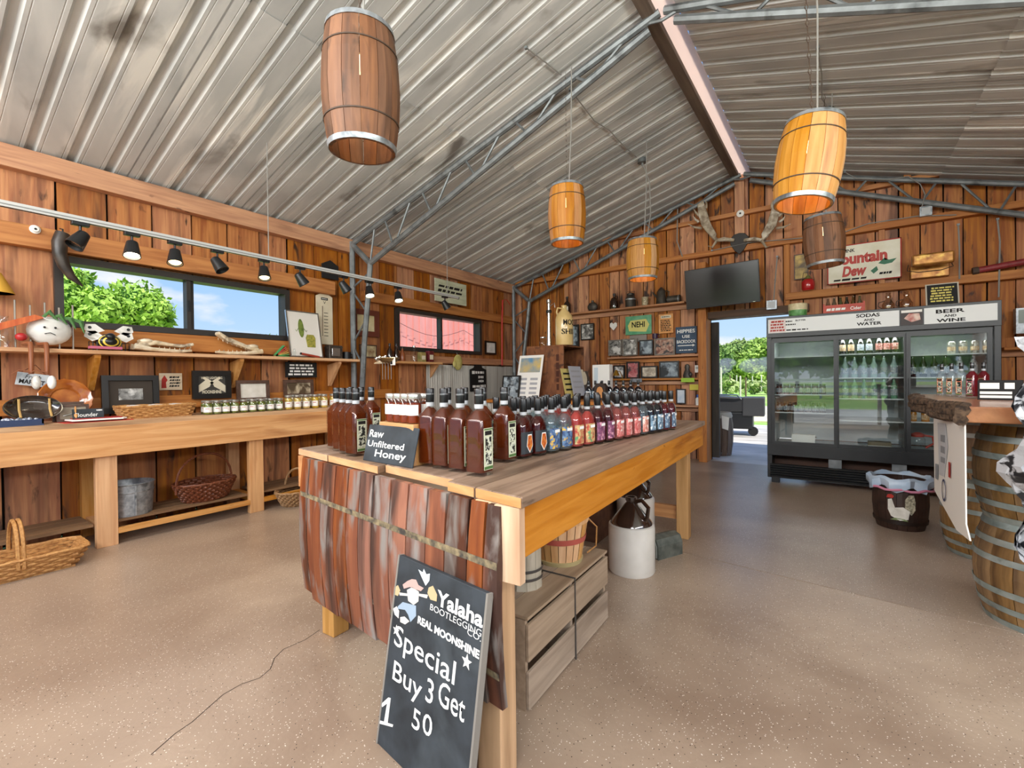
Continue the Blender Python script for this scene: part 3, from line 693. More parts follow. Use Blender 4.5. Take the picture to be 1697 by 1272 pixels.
# alligator skulls
bone = M('old_bone', 'cdb58f', 'eadcc2', (14, 14, 14), .55, 0, .3, c3='6d5a45', s3=(8, 8, 8))
def jaw(label, y, flip, L=.42, openz=.17):
    t = T('alligator_skull', label, 'skull', (-5.03, y, UZ)); s = -1 if flip else 1
    for dx in (-.05, .05):
        MB().tube([(dx, -s*L*.5, .05), (dx*.9, -s*L*.2, .028), (dx*.6, s*L*.25, .02), (dx*.35, s*L*.5, .03)], [.026, .018, .016, .012], 8).build('lower_jaw', bone, t, True)
    MB().prism([(-.05, -s*L*.5, .02), (-.05, -s*L*.42, .09), (-.045, -s*L*.15, .11), (-.03, s*L*.3, openz*.85), (-.025, s*L*.5, openz+.02), (-.025, s*L*.52, openz-.01), (-.03, s*L*.3, openz*.62), (-.04, -s*L*.15, .07)], (.10, 0, 0)).build('upper_jaw', bone, t, bevel=.012)
    MB().sph((.035, -s*L*.3, .10), (.03, .05, .022), 10, 8).sph((-.035, -s*L*.3, .10), (.03, .05, .022), 10, 8).build('brow', bone, t, True)
    for k in range(7):
        f = k/6; yy = s*L*(-.1+.58*f); zz = .085+f*(openz*.78-.085)
        MB().lathe([(.006, 0), (0, -.026)], 6, (.045-.02*f, yy, zz)).build('tooth', bone, t)
        MB().lathe([(.006, 0), (0, .022)], 6, (.05-.028*f, yy*.95, .034)).build('tooth', bone, t)
jaw('pale alligator skull with closed low snout beside the bee', P(270, 575, 0, -5.03).y, False, .44, .085)
jaw('alligator skull with wide open jaws near the pickle picture', P(396, 580, 0, -5.03).y, True, .42, .21)
# colour fan book, pickle picture, thermometer etc.
fb = T('paint_fan_book', 'small book with fanned green, orange and red pages on the wall shelf', 'book', (-5.0, P(467, 580, 0, -5.0).y, UZ))
for k, cc in enumerate(['3f8a4a', '5aa860', 'c9b25a', 'd08a4a', 'b85a3a', 'c8463a', '4a9a58']):
    q = MB().bx(0, .05, 0, .15, 0, .008).build('page', M('page_'+cc, cc, rough=.7), fb); q.location = (-.02, -.08, .004+.001*k); q.rotation_euler = (R(8*k), 0, 0)
c, w_, h_ = LQ(470, 513, 529, 590, -5.1)
pk = frame('pickle_picture', 'framed picture of a cartoon-free pickle beside a pickle jar, leaning on shelf', (-5.06, c.y, UZ+h_/2), LRT, lean((1, 0, 0), 10), w_*.92, h_, chrome, M('print_white', 'e9e4db', rough=.6), .012)
pk['label'] = 'silver framed pickle and pickle jar picture leaning on the wall shelf'
pg = M('pickle_green', '55682a', '7d8f3e', (25, 25, 25), .6)
MB().poly([(-.035+.028*math.cos(a*.3927)*1.2, .07+.11*math.sin(a*.3927)) for a in range(16)], .013, .0145).build('pickle_print', pg, pk)
MB().poly([(.02, -.15), (.12, -.15), (.13, -.04), (.11, .0), (.03, .0), (.01, -.04)], .013, .0142).build('jar_print', M('jar_print', 'b8aa4a', '7d8434', (40, 40, 40), .6), pk)
for s in (-1, 1): MB().tube([(-.035+s*.03, .07, .014), (-.035+s*.06, .03, .014), (-.035+s*.07, .05, .014)], .003, 4).build('arm_print', pg, pk)
c, w_, h_ = LQ(525, 487, 552, 570, -5.15)
th = board('wall_thermometer', 'tall cream tin thermometer on the wall beside the pickle picture', (-5.17, c.y, c.z), LRT, UP, w_, h_, cream, .012, 'thermometer', pts=[(-w_/2, -h_/2), (w_/2, -h_/2), (w_/2, h_/2-.03), (w_/4, h_/2), (-w_/4, h_/2), (-w_/2, h_/2-.03)])
MB().bx(-.045, .045, h_/2-.075, h_/2-.045, .012, .014).build('banner', black_p, th)
MB().bx(-.035, -.028, -h_/2+.1, h_/2-.15, .012, .018).build('tube', chrome, th)
for k in range(8): MB().bx(-.01, .045, -h_/2+.1+k*.04, -h_/2+.107+k*.04, .012, .0135).build('scale_mark', ink_k, th)
text('V', ink_k, th, 0, h_/2-.105, .0135, .035, .035)
strokes(1, white_p, th, 0, h_/2-.06, .015, .075, .016, 3)
rs = T('red_stick', 'red wooden stick lying at the foot of the pickle picture', 'stick', (-4.98, P(513, 583, 0, -4.98).y, UZ))
MB().tube([(0, -.1, .045), (0, .12, .012)], .012, 8).build('rod', M('red_wood', 'a8402e', rough=.5), rs, True); MB().tube([(0, -.11, .0465), (0, -.1, .045)], .013, 8).build('end_cap', black_p, rs)
c2 = P(487, 580, 0, -4.98); sf = T('glass_figurine', 'tiny clear glass figurine before the pickle picture', 'figurine', (-4.97, c2.y, UZ))
MB().lathe([(.025, 0), (.02, .01), (.012, .03), (.022, .05), (.01, .075), (.014, .09), (0, .1)], 12).build('body', clear_g, sf, True)
for i, (u0, u1, v0) in enumerate([(541, 563, 568), (565, 582, 574)]):
    c, w_, h_ = LQ(u0, v0, u1, 590, -5.05)
    b = T('metal_keepsake_box', ['small dark pewter keepsake box with raised crest at the shelf end', 'small black tin mug at the far end of the wall shelf'][i], 'box', (-5.04, c.y, UZ))
    if i == 0:
        MB().bx(-.05, .05, -w_/2, w_/2, 0, h_).build('body', M('pewter', '4a4440', '6d655c', (40, 40, 40), .35, .7), b, bevel=.006)
        MB().bx(.05, .056, -w_*.3, w_*.3, h_*.2, h_*.8).build('crest', chrome, b, bevel=.003); MB().bx(-.055, .055, -w_/2-.004, w_/2+.004, h_*.82, h_*.9).build('lid_rim', bpy.data.materials['pewter'], b)
    else:
        MB().lathe([(.05, 0), (.052, .09), (.046, .09), (.044, .01), (0, .01)], 18).build('body', black_p, b, True); MB().tube([(.0, .05, .07), (0, .085, .06), (0, .085, .03), (0, .05, .02)], .006, 6).build('handle', black_p, b, True)
c, w_, h_ = LQ(534, 431, 561, 462, -5.15)
board('dark_plaque', 'small black house-shaped plaque high on the wall beside the truss post', (-5.17, c.y, c.z), LRT, UP, w_, h_, black_m, .02, 'plaque', pts=[(-w_/2, -h_/2), (w_/2, -h_/2), (w_/2, h_*.25), (0, h_/2), (-w_/2, h_*.25)])
# horn hanging by the window
hp = [P(u, v, 0, -5.02) for u, v in [(104, 386), (99, 402), (99, 420), (106, 440), (118, 458), (137, 474)]]
hn = T('cow_horn', 'long dark curved horn hanging over the window corner', 'horn', hp[0])
MB().tube([q-hp[0] for q in hp], [.045, .05, .046, .04, .03, .006], 12).build('horn', M('horn_black', '2a2420', '463c34', (12, 12, 12), .4), hn, True)
MB().tube([(-.08, 0, .05), (0, 0, .03), (0, 0, -.05)], .006, 6).build('hook', black_p, hn)
# brackets on girt above window (small wall washers)
c = P(58, 380, 0, -5.1); ws = T('wire_insulator', 'small white ceramic insulator knob on the beam at the far left', 'insulator', (-5.11, c.y, c.z))
MB().lathe([(.03, 0), (.033, .012), (.022, .02), (.02, .03), (.0, .03)], 18, rot=Matrix.Rotation(R(90), 3, 'Y')).build('body', white_p, ws, True); MB().lathe([(.008, .03), (.008, .034), (0, .034)], 10, rot=Matrix.Rotation(R(90), 3, 'Y')).build('screw', black_p, ws)
# ================================================================ things on and above the bench
def onb(u, v): return P(u, v, 2, BZ)
c, w_, h_ = LQ(27, 615, 81, 643, -5.1)
t = board('market_sign', 'pale blue-grey tin sign reading Fresh Market hung crooked on twine', (-5.12, c.y, c.z), Vector((0, 1, -.17)), Vector((0, .17, 1)), w_, h_*.75, M('pale_tin', 'b9c2c8', 'd3d9db', (8, 8, 8), .5, c3='8f979c', s3=(5, 5, 5)), .01)
text('Fresh', ink_k, t, 0, h_*.16, .0115, w_*.5, h_*.24, shear=.3); text('MARKET', ink_k, t, 0, -h_*.14, .0115, w_*.8, h_*.26, bold=.03)
MB().tube([(-w_*.4, h_*.35, .0), (0, h_*.9, -.01), (w_*.4, h_*.35, 0)], .003, 5).build('twine', wick2, t)
def plate(label, c, r, m_, up, name='glass_plate'):
    t = TP(name, label, 'plate', c, (0, 1, 0), up)
    pr = []
    mb = MB(); prof = [(0, .0), (r*.55, .0), (r*.62, .012), (r*.97, .03), (r, .034), (r*.97, .038), (r*.6, .018), (r*.52, .006), (0, .006)]
    mb.lathe(prof, 36)
    for i, vv in enumerate(mb.v):
        x, y, z = vv; rr = math.hypot(x, y)
        if rr > r*.8: k = 1+.025*math.cos(16*math.atan2(y, x)); mb.v[i] = (x*k, y*k, z)
    mb.build('dish', m_, t, True); MB().lathe([(r*.56, .008), (r*.58, .012), (r*.6, .012), (r*.58, .018)], 36, cap=False).build('ring', m_, t, True); return t
amber = M('amber_glass', '9c4e1c', 'c87a38', (12, 12, 12), .12, 0, 0, coat=1)
c, w_, h_ = LQ(76, 620, 143, 676, -5.0)
plate('scalloped amber glass plate standing behind two small boxes', (-5.06, c.y, BZ+.165), .165, amber, lean((1, 0, 0), 12))
for i, (u0, v0, u1, x) in enumerate([(85, 654, 139, -4.93), (92, 662, 147, -4.86)]):
    c, w_, h_ = LQ(u0, v0, u1, 688, x)
    f_ = frame('boxed_medal', ['brown boxed knife display leaning behind the smaller boxed display', 'small brown boxed display with blade, front of the pair'][i], (x, c.y, BZ+.075-.01*i), LRT, lean((1, 0, 0), 12), w_, .15-.02*i, frame_b, M('box_back_%d' % i, '8a7d6a', 'b0a48e', (15, 15, 15), .5), .018, .02, cat='display box')
    MB().tube([(-w_*.3, -.02, .014), (0, -.005, .016), (w_*.3, .015, .014)], .006, 6).build('blade', chrome, f_)
ob = T('oval_bowl', 'dark oval bowl with pale stripes tipped against the wall', 'bowl', (-4.86, P(54, 678, 0, -4.86).y, BZ))
rt = Matrix.Rotation(R(62), 3, 'Y')
MB().lathe([(0, 0), (.08, .002), (.105, .02), (.12, .045), (.115, .045), (.1, .022), (.075, .008), (0, .008)], 30, (0, 0, .10), .85, 1.3, rt).build('dish', M('dark_glaze', '241d18', '3d322a', (10, 10, 10), .15, coat=1), ob, True)
for dy in (-.07, .09): MB().tube([rt @ Vector((-.075, dy, .04))+Vector((0, 0, .1)), rt @ Vector((0, dy, .012))+Vector((0, 0, .1)), rt @ Vector((.075, dy, .04))+Vector((0, 0, .1))], .007, 5).build('stripe', M('glaze_stripe', 'cfa868', rough=.3) if dy < 0 else bpy.data.materials['glaze_stripe'], ob)
bt = T('blue_tray', 'shallow navy blue tray of dark trinkets at the bench\'s left end', 'tray', (-4.72, P(25, 700, 0, -4.65).y-.06, BZ))
navy = M('navy_tin', '24365a', rough=.4)
MB().bx(-.1, .08, -.2, .2, 0, .012).bx(-.1, -.09, -.2, .2, .012, .045).bx(.07, .08, -.2, .2, .012, .045).bx(-.1, .08, -.2, -.19, .012, .045).bx(-.1, .08, .19, .2, .012, .045).build('tray', navy, bt)
tk = MB(); [tk.sph((random.uniform(-.08, .06), random.uniform(-.18, .18), random.uniform(.02, .045)), random.uniform(.008, .016), 6, 4) for _ in range(80)]
o = tk.build('trinkets', M('trinkets', '3a4a66', 'b8c0cc', (60, 60, 60), .3), bt); o['kind'] = 'stuff'
rp = P(137, 694, 2, BZ); o = T('red_paper', 'sheet of red paper under the small fish price plate', 'paper', (-4.74, rp.y, BZ)); MB().poly([(-.14, -.22), (.12, -.2), (.12, .2), (-.14, .24)], .001, .003).build('sheet', M('red_sheet', 'c23a30', rough=.7), o); MB().poly([(-.14, .1), (-.05, .12), (-.05, .22), (-.14, .24)], .003, .012).build('curled_corner', bpy.data.materials['red_sheet'], o)
pt = T('fish_plate', 'shallow white rectangular plate on the red paper', 'plate', (-4.71, P(139, 692, 2, BZ).y-.05, BZ+.012))
MB().poly([(-.09, -.17), (.08, -.16), (.09, .14), (.06, .17), (-.09, .16)], 0, .012).build('dish', white_p, pt, bevel=.004); MB().bx(-.07, .06, -.14, .14, .012, .02).build('red_liner', M('red_liner', '9c2a26', rough=.6), pt)
MB().lathe([(.016, .02), (.014, .05), (.006, .06), (.005, .11), (0, .112)], 12, (.03, -.13, 0)).build('peg', pine_z, pt, True)
sg = TP('price_card', 'little slate price card with chalk writing standing on the white plate', 'price card', (-4.68, P(146, 684, 0, -4.68).y, BZ+.063), LRT, lean((1, 0, 0), 15))
MB().bx(-.09, .09, -.038, .038, 0, .008).build('slate', chalk_m, sg); text('Flounder', ink_w, sg, -.01, -.008, .009, .13, .03); strokes(1, ink_w, sg, .065, .024, .009, .035, .018, 4)
c, w_, h_ = LQ(167, 622, 262, 684, -5.08)
frame('fishing_photo', 'wide dark frame with a small old photo of two people', (-5.08, c.y, c.z), LRT, lean((1, 0, 0), 4), w_, h_, frame_k, photo_bw, .045, .03, M('dark_mat_board', '3d342b', rough=.8), .07)
c, w_, h_ = LQ(268, 618, 306, 646, -5.12)
t = board('wood_quote_sign', 'small whitewashed wooden sign with a red figure and handwriting', (-5.19, c.y, c.z), LRT, UP, w_, h_, M('whitewashed_wood', 'c8b090', 'dccbb0', (5, 30, 30), .7), .012)
MB().poly([(-w_*.42, -h_*.38), (-w_*.2, -h_*.38), (-w_*.22, -h_*.05), (-w_*.15, h_*.1), (-w_*.28, h_*.38), (-w_*.4, h_*.15)], .012, .0132).build('red_figure', ink_r, t); strokes(4, ink_k, t, w_*.16, 0, .0132, w_*.5, h_*.7, 5, .3)
c, w_, h_ = LQ(318, 614, 382, 660, -5.1)
t = frame('moonshine_print', 'black framed moonshine print with crossed jug emblem above the jars', (-5.11, c.y, c.z), LRT, UP, w_, h_, frame_k, M('print_dark', '2c2a26', '45413a', (9, 9, 9), .5), .05, .03)
text('WHITE LIGHTNING', cream, t, 0, h_*.24, .0135, w_*.55, h_*.09, bold=.02); text('MOONSHINE', cream, t, 0, -h_*.26, .0135, w_*.5, h_*.12, bold=.03)
for s in (-1, 1):
    MB().poly([(s*.02, -.02), (s*.14, -.09), (s*.17, -.05), (s*.05, .05), (0, .03)], .0125, .0135).build('jug_print', cream, t); MB().poly([(0, .0), (s*.08, .06), (s*.07, .08), (-s*.02, .02)], .0136, .0142).build('arm_print', cream, t)
c, w_, h_ = LQ(391, 630, 445, 664, -5.1)
frame('pale_certificate', 'brown framed pale certificate behind the jars, left of the smaller one', (-5.1, c.y, c.z), LRT, lean((1, 0, 0), 3), w_, h_, frame_b, M('pale_print', 'd9d2c2', 'efe9dc', (9, 9, 9), .6), .035, .025)
c, w_, h_ = LQ(469, 629, 518, 657, -5.1)
frame('sepia_landscape', 'brown framed sepia landscape behind the jars below the black lettered sign', (-5.1, c.y, c.z), LRT, lean((1, 0, 0), 3), w_, h_, frame_b, photo_sp, .035, .025)
c, w_, h_ = LQ(473, 600, 525, 625, -5.12)
t = board('black_letter_sign', 'black sign crowded with white lettering under the wall shelf', (-5.13, c.y, c.z), LRT, UP, w_, h_, black_m, .012)
strokes(4, ink_w, t, 0, 0, .013, w_*.86, h_*.8, 6)
# wicker tray with white soaps
q = P(259, 684, 0, -4.82); wt = basket('low flat wicker tray holding three white bundles on the bench', (-4.82, q.y, BZ), 0, .13, .15, .10, .8, 1.75, wick1, 6, 0, True, name='wicker_tray')
for i in range(3):
    s = T('soap_bundle', ['left', 'middle', 'right'][i]+' white wrapped bundle in the wicker tray', 'bundle', (-4.82, q.y-.15+.15*i, BZ+.013)); MB().bx(-.07, .07, -.055, .055, 0, .095).build('block', M('white_cloth', 'ece8df', rough=.9) if i == 0 else bpy.data.materials['white_cloth'], s, bevel=.02); MB().bx(-.072, .072, -.02, .02, .02, .097).build('wrap_band', white_p, s, bevel=.01)
# pickle jars
lidm = M('jar_lid_silver', 'c9c7c0', rough=.3, metal=.8)
def jar_proto(cont_m, h, r):
    t = T('pickle_jar', '', 'jar')
    MB().lathe([(r*.9, 0), (r, .008), (r, h*.72), (r*.86, h*.84), (r*.8, h*.88)], 18).build('glass', clear_g, t, True)
    MB().lathe([(r*.85, .006), (r*.93, .01), (r*.93, h*.68), (r*.78, h*.8), (0, h*.8)], 16).build('contents', cont_m, t, True)
    MB().lathe([(r*.86, h*.86), (r*.88, h*.87), (r*.88, h), (r*.84, h*1.01), (0, h*1.01)], 18).build('lid', lidm, t, True)
    MB().lathe([(r*1.005, h*.18), (r*1.005, h*.56)], 10, a0=-R(60), a1=R(60), cap=False).build('label_paper', white_p, t, True)
    MB().lathe([(r*1.01, h*.42), (r*1.01, h*.46)], 6, a0=-R(25), a1=R(25), cap=False).build('print', ink_r, t)
    return t
gcont = M('pickles', '4f5420', '8c9440', (45, 45, 45), .4, 0, .6, .15, 3); ycont = M('yellow_peppers', 'b98a24', 'e0c45a', (45, 45, 45), .4, 0, .6, .1, 3)
j1 = jar_proto(gcont, .125, .037); j2 = jar_proto(ycont, .15, .038)
a, b = onb(343, 687), onb(557, 667)
n = 15; used = {}
for i in range(n):
    f = i/(n-1); y = P(345+f*207, 684-f*14, 0, -4.68).y; pr = j1 if i < 9 else j2
    lab = '%s %s jar from the left in the front row on the bench' % (ordn(i), 'green pickle' if i < 9 else 'yellow pepper')
    if pr not in used: used[pr] = 1; pr.location = (-4.68, y, BZ); pr.rotation_euler = (0, 0, R(-30)); pr['label'] = lab; pr['group'] = 'pickle jars on the bench'
    else: dup(pr, (-4.68, y, BZ), R(-30)+random.uniform(-.3, .3), lab, 'pickle jars on the bench')
    if i % 5 != 4: dup(pr, (-4.79, y+.02, BZ), R(-30)+random.uniform(-.3, .3), 'jar of %s behind the %s jar of the front row' % ('green pickles' if i < 9 else 'yellow peppers', ordn(i)), 'pickle jars on the bench')
# ================================================================ track lights
ra, rb = Vector((-3.98, .0, 2.295)), Vector((-4.31, 4.78, 2.375))
tr = T('track_rail', 'long white lighting track hung on wires before the window wall', 'light track', ra)
dv = (rb-ra); dn = dv.normalized(); sd = Vector((dn.y, -dn.x, 0))
whm = M('white_rail', 'c9cac8', rough=.4)
def rail_box(mb, w0, w1, z0, z1):
    A = [sd*w0+Vector((0, 0, z0)), sd*w1+Vector((0, 0, z0)), sd*w1+Vector((0, 0, z1)), sd*w0+Vector((0, 0, z1))]
    return mb.prism(A, dv)
rail_box(MB(), -.018, .018, 0, .035).build('rail', whm, tr); rail_box(MB(), -.006, .006, -.002, 0).build('slot', black_p, tr)
rail_box(MB(), .018, .0205, .012, .018).build('side_groove', M('rail_groove', '8c8d8c', rough=.5), tr)
for yy in (2.1, 4.56):
    q = dv*(yy/dv.y); zt = roof_z(ra.x+q.x)-ra.z
    MB().tube([q+Vector((0, 0, .03)), Vector((q.x, q.y, zt))], .004, 6).build('hanger_wire', wire_m, tr)
bulb_on = M('lit_bulb', 'fff0d0', emit=30); bulb_dim = M('warm_bulb', 'ffdda0', emit=5)
spots = [(131, 0, -70), (217, 2, -20), (291, 1, -15), (361, 0, 40), (437, 1, -20), (497, 0, 70), (569, 0, 60), (611, 2, -10), (660, 2, 5), (737, 0, 60)]
for i, (u, on, az) in enumerate(spots):
    # point on the rail under pixel u
    best = min((abs((lambda q: 848.5+FPX*((q-Vector((0, 0, CH))).dot(_r2))/((q-Vector((0, 0, CH))).dot(_f)))(ra+dv*(k/400))-u), k) for k in range(401))[1]/400
    q = ra+dv*best
    t = T('track_spotlight', '%s black spotlight on the ceiling track counted from the left, %s' % (ordn(i), ['unlit', 'glowing warm', 'shining bright'][on]), 'spotlight', q, group='spotlights on the track')
    MB().bx(-.02, .02, -.045, .045, -.025, 0).build('adapter', black_p, t, bevel=.004)
    MB().tube([(0, 0, -.02), (0, 0, -.09)], .008, 8).build('stem', black_p, t)
    d = Vector((math.cos(R(az)) * .55, math.sin(R(az)) * .55, -.85)).normalized() if not on else Vector((.35, -.12, -1)).normalized()
    rt = d.to_track_quat('Z', 'Y').to_matrix(); hc = Vector((0, 0, -.105))
    MB().lathe([(.02, -.05), (.034, -.04), (.046, .03), (.052, .07), (.047, .07), (.04, .03), (.0, .02)], 20, hc, rot=rt).build('head', black_p, t, True)
    if on:
        MB().lathe([(.041, .055), (.036, .062), (0, .066)], 16, hc, rot=rt).build('lamp_face', bulb_on if on == 2 else bulb_dim, t, True)
        pz = q+hc+d*.09; light('spot_lamp_%d' % i, 'SPOT', pz, pz+d, 26 if on == 2 else 12, (1, .82, .6), spot_size=R(110), spot_blend=.8, shadow_soft_size=.04)
    else: MB().lathe([(.04, .05), (0, .05)], 16, hc, rot=rt).build('lens', chrome, t)
# ================================================================ ISLAND DISPLAY TABLE
TZ = .91
A = P(495, 742, 2, TZ); B = P(866, 824, 2, TZ); C = P(1169, 697, 2, TZ)
al = Vector((C.x-B.x, C.y-B.y, 0)).normalized(); lf = Vector((-al.y, al.x, 0))
isl = TP('display_table', 'big rustic wooden display table covered in liquor bottles, centre of the room', 'table', (B.x, B.y, 0), -lf, al)
def loc(p): q = Vector(p)-Vector((B.x, B.y, 0)); return Vector((q.dot(-lf), q.dot(al), q.z))
fr_l = loc(A); LEN = (C-B).length; WID = -fr_l.x
fy = lambda x: fr_l.y*(x/fr_l.x)
itop = wood('table_top_wood', '7d6552', 'a08671', '5f4a3a', 1, .12, .5, c4='4d3b2e', thr4=(.66, .74))
iend = wood('sawn_pine', 'c98e52', 'dca76c', 'a86d38', 0, .1)
cuts = [494, 544, 628, 742, 787, 866]
xe = []
for u in cuts:
    # intersect pixel column with the front edge line
    k = min(range(401), key=lambda k: abs((lambda q: 848.5+FPX*((q-Vector((0, 0, CH))).dot(_r2))/((q-Vector((0, 0, CH))).dot(_f)))(A.lerp(B, k/400))-u))/400
    xe.append(fr_l.x*(1-k))
xe[0] = fr_l.x; xe[-1] = 0
for i, (a, b) in enumerate(zip(xe, xe[1:])):
    j = [0, .0, .035, .0, .0][i]; o = MB().prism([(a+.002, fy(a)+j, TZ-.034), (b-.002, fy(b)+j, TZ-.034), (b-.002, LEN, TZ-.034), (a+.002, LEN, TZ-.034)], (0, 0, .034)).build('top_plank', itop, isl, bevel=.004)
    MB().prism([(a+.004, fy(a)+j-.002, TZ-.032), (b-.004, fy(b)+j-.002, TZ-.032), (b-.004, fy(b)+j-.002, TZ-.003), (a+.004, fy(a)+j-.002, TZ-.003)], (0, -.0015, 0)).build('sawn_end', iend, o)
ipine_y = wood('amber_pine_y', 'b87636', 'd0904a', '945622', 1, .05, .5, c4='7a3d17', thr4=(.70, .76)); ipine_z = wood('amber_pine_z', 'b98a50', 'd0a066', '8a5c30', 2, .08); ipine_x = wood('amber_pine_x', 'c07f3c', 'd6974f', '9c5c24', 0, .05)
MB().bx(-.055, -.015, .03, LEN-.02, TZ-.19, TZ-.034).build('side_apron', ipine_y, isl, bevel=.003)
MB().bx(-WID+.03, -WID+.07, .25, LEN-.02, TZ-.19, TZ-.034).build('side_apron', ipine_y, isl)
MB().bx(-WID+.07, -.06, LEN-.06, LEN-.02, TZ-.17, TZ-.034).build('end_apron', ipine_x, isl)
MB().bx(-.10, -.012, -.0, .03, TZ-.26, TZ-.034).build('corner_block', wood('pale_pine_z', 'd2a878', 'e2bd90', 'b98552', 2, .05), isl)
_lq = loc(P(553, 1057, 2, 0))
for lx, ly in ((-.145, .02), (_lq.x-.045, _lq.y), (-.145, LEN-.16), (-WID+.10, LEN-.16)): MB().bx(lx-.045, lx+.045, ly, ly+.09, 0, TZ-.034).build('leg', ipine_z, isl, bevel=.004)
MB().bx(-WID+.15, -.19, LEN-.13, LEN-.09, .14, .24).build('end_rail', ipine_x, isl)
MB().bx(-WID+.08, -WID+.12, .29, LEN-.16, .14, .24).build('side_rail', ipine_y, isl)
# barrel-stave cladding on the near end
stv = wood('stave_wood', '7d432a', '9c5c3a', '43291f', 2, .22, .6, thr=(.46, .62), c4='8a827b', thr4=(.52, .66), k=.85)
sx = [507, 520, 542, 564, 585, 605, 627, 656, 685, 717, 749, 786, 813, 838]
def proj_u(q): q = q-Vector((0, 0, CH)); return 848.5+FPX*q.dot(_r2)/q.dot(_f)
def front_k(u): return min(range(801), key=lambda k: abs(proj_u(A.lerp(B, k/800))-u))/800
zb_px = [(507, 965), (520, 985), (545, 1003), (600, 1040), (640, 1056), (760, 1120), (838, 1172)]
dfr = (B-A).normalized(); nfr = Vector((dfr.y, -dfr.x, 0))
if nfr.y > 0: nfr = -nfr
def on_front(u, v, off=.0):
    d = ray(u, v); o = Vector((0, 0, CH)); a = A+nfr*off
    return o+d*((a-o).dot(nfr)/d.dot(nfr))
def zbot(u):
    for (a, va), (b, vb) in zip(zb_px, zb_px[1:]):
        if a <= u <= b: return on_front(u, va+(vb-va)*(u-a)/(b-a)).z
    return .3
bulge = lambda f: .022*math.sin(math.pi*f)
for ua, ub in zip(sx, sx[1:]):
    ka, kb = front_k(ua), front_k(ub); pa, pb = A.lerp(B, ka), A.lerp(B, kb); z0 = zbot((ua+ub)/2)+random.uniform(-.008, .008); z1 = TZ-.037
    g = dfr*.0022; vs = []; fs = []; n = 7
    for i in range(n+1):
        f = i/n; z = z0+(z1-z0)*f; nrw = dfr*(.004*(1-math.sin(math.pi*max(.12, f))))
        for off in (-.004, .018+random.uniform(0, .002)):
            for pp, sg in ((pa, 1), (pb, -1)):
                q = pp+g*sg+nrw*sg+nfr*(off+bulge(f)); vs.append(loc((q.x, q.y, z)))
    for i in range(n):
        k = i*4
        for a_, b_ in ((0, 1), (1, 3), (3, 2), (2, 0)): fs.append((k+a_, k+b_, k+4+b_, k+4+a_))
    fs += [(0, 2, 3, 1), (n*4, n*4+1, n*4+3, n*4+2)]
    MB().add(vs, fs).build('stave', stv, isl)
mark = M('hoop_residue', '3e3a36', '9a8a68', (30, 30, 30), .7)
for hz in (.70, .37):
    vs = []; fs = []
    for i in range(25):
        k = front_k(509)+(front_k(836)-front_k(509))*i/24; q = A.lerp(B, k)
        for z in (hz-.011, hz+.011): qq = q+nfr*(.0205+bulge((z-.25)/.63)); vs.append(loc((qq.x, qq.y, z)))
    fs = [(i*2, i*2+2, i*2+3, i*2+1) for i in range(24)]
    MB().add(vs, fs).build('hoop_mark', mark, isl)
# ---- sandwich chalkboard leaning on the staves
t1, t2 = on_front(662, 928, .06), on_front(808, 972, .06)
zt = (t1.z+t2.z)/2; W_ = (Vector((t2.x-t1.x, t2.y-t1.y, 0))).length
rt_ = Vector((t2.x-t1.x, t2.y-t1.y, 0)).normalized(); bot = (t1+t2)/2+nfr*.10; bot.z = 0; top = (t1+t2)/2; top.z = zt
upv = (top-bot).normalized(); HB = (top-bot).length
bd = TP('leaning_chalkboard', 'large black chalkboard sign leaning on the barrel staves of the table', 'chalkboard', bot+upv*HB/2, rt_, upv)
MB().bx(-W_/2, W_/2, -HB/2, HB/2, -.02, 0).build('board', chalk_m, bd, bevel=.003)
for s in (-1, 1): MB().bx(s*W_/2-.004, s*W_/2+.004, -HB/2, HB/2, -.021, .002).build('edge_strip', M('worn_edge', '8a857d', rough=.8) if s < 0 else bpy.data.materials['worn_edge'], bd)
_bc = bot+upv*HB/2; _bn = rt_.cross(upv)
def bl_(u, v):
    d = ray(u, v); o = Vector((0, 0, CH)); q = o+d*((_bc-o).dot(_bn)/d.dot(_bn))-_bc
    return q.dot(rt_), q.dot(upv)
def btext(body, L_, R_, h, bold=0):
    (xa, ya), (xb, yb) = bl_(*L_), bl_(*R_); text(body, ink_w, bd, (xa+xb)/2, (ya+yb)/2, .0015, abs(xb-xa), h, bold=bold)
px_m = abs(bl_(700, 1060)[1]-bl_(700, 1061)[1])
btext('Yalaha', (724, 994), (802, 1021), 27*px_m, .03); btext('BOOTLEGGING', (713, 1011), (799, 1042), 11*px_m); btext('CO.', (775, 1047), (798, 1056), 10*px_m)
btext('REAL MOONSHINE', (692, 1034), (796, 1075), 14*px_m, .045); btext('Special', (653, 1068), (756, 1107), 50*px_m, .006); btext('Buy', (651, 1121), (700, 1141), 46*px_m, .006); btext('3', (707, 1142), (719, 1147), 40*px_m, .006); btext('Get', (727, 1151), (772, 1170), 40*px_m, .006)
MB().poly([bl_(u, v) for u, v in [(632, 1166), (644, 1155), (648, 1156), (643, 1197), (652, 1200), (651, 1204), (629, 1198), (630, 1193), (637, 1195), (642, 1165), (634, 1171)]], .0008, .0016).build('numeral', ink_w, bd)
btext('5', (684, 1190), (697, 1194), 34*px_m, .006); btext('0', (701, 1198), (717, 1203), 34*px_m, .006)
def star(parent, cx, cy, r):
    MB().poly([(cx+(r if i % 2 == 0 else r*.42)*math.sin(math.pi*i/5), cy+(r if i % 2 == 0 else r*.42)*math.cos(math.pi*i/5)) for i in range(10)], .0012, .002).build('star', ink_w, parent)
star(bd, *bl_(657, 1044), 11*px_m); star(bd, *bl_(774, 1096), 13*px_m)
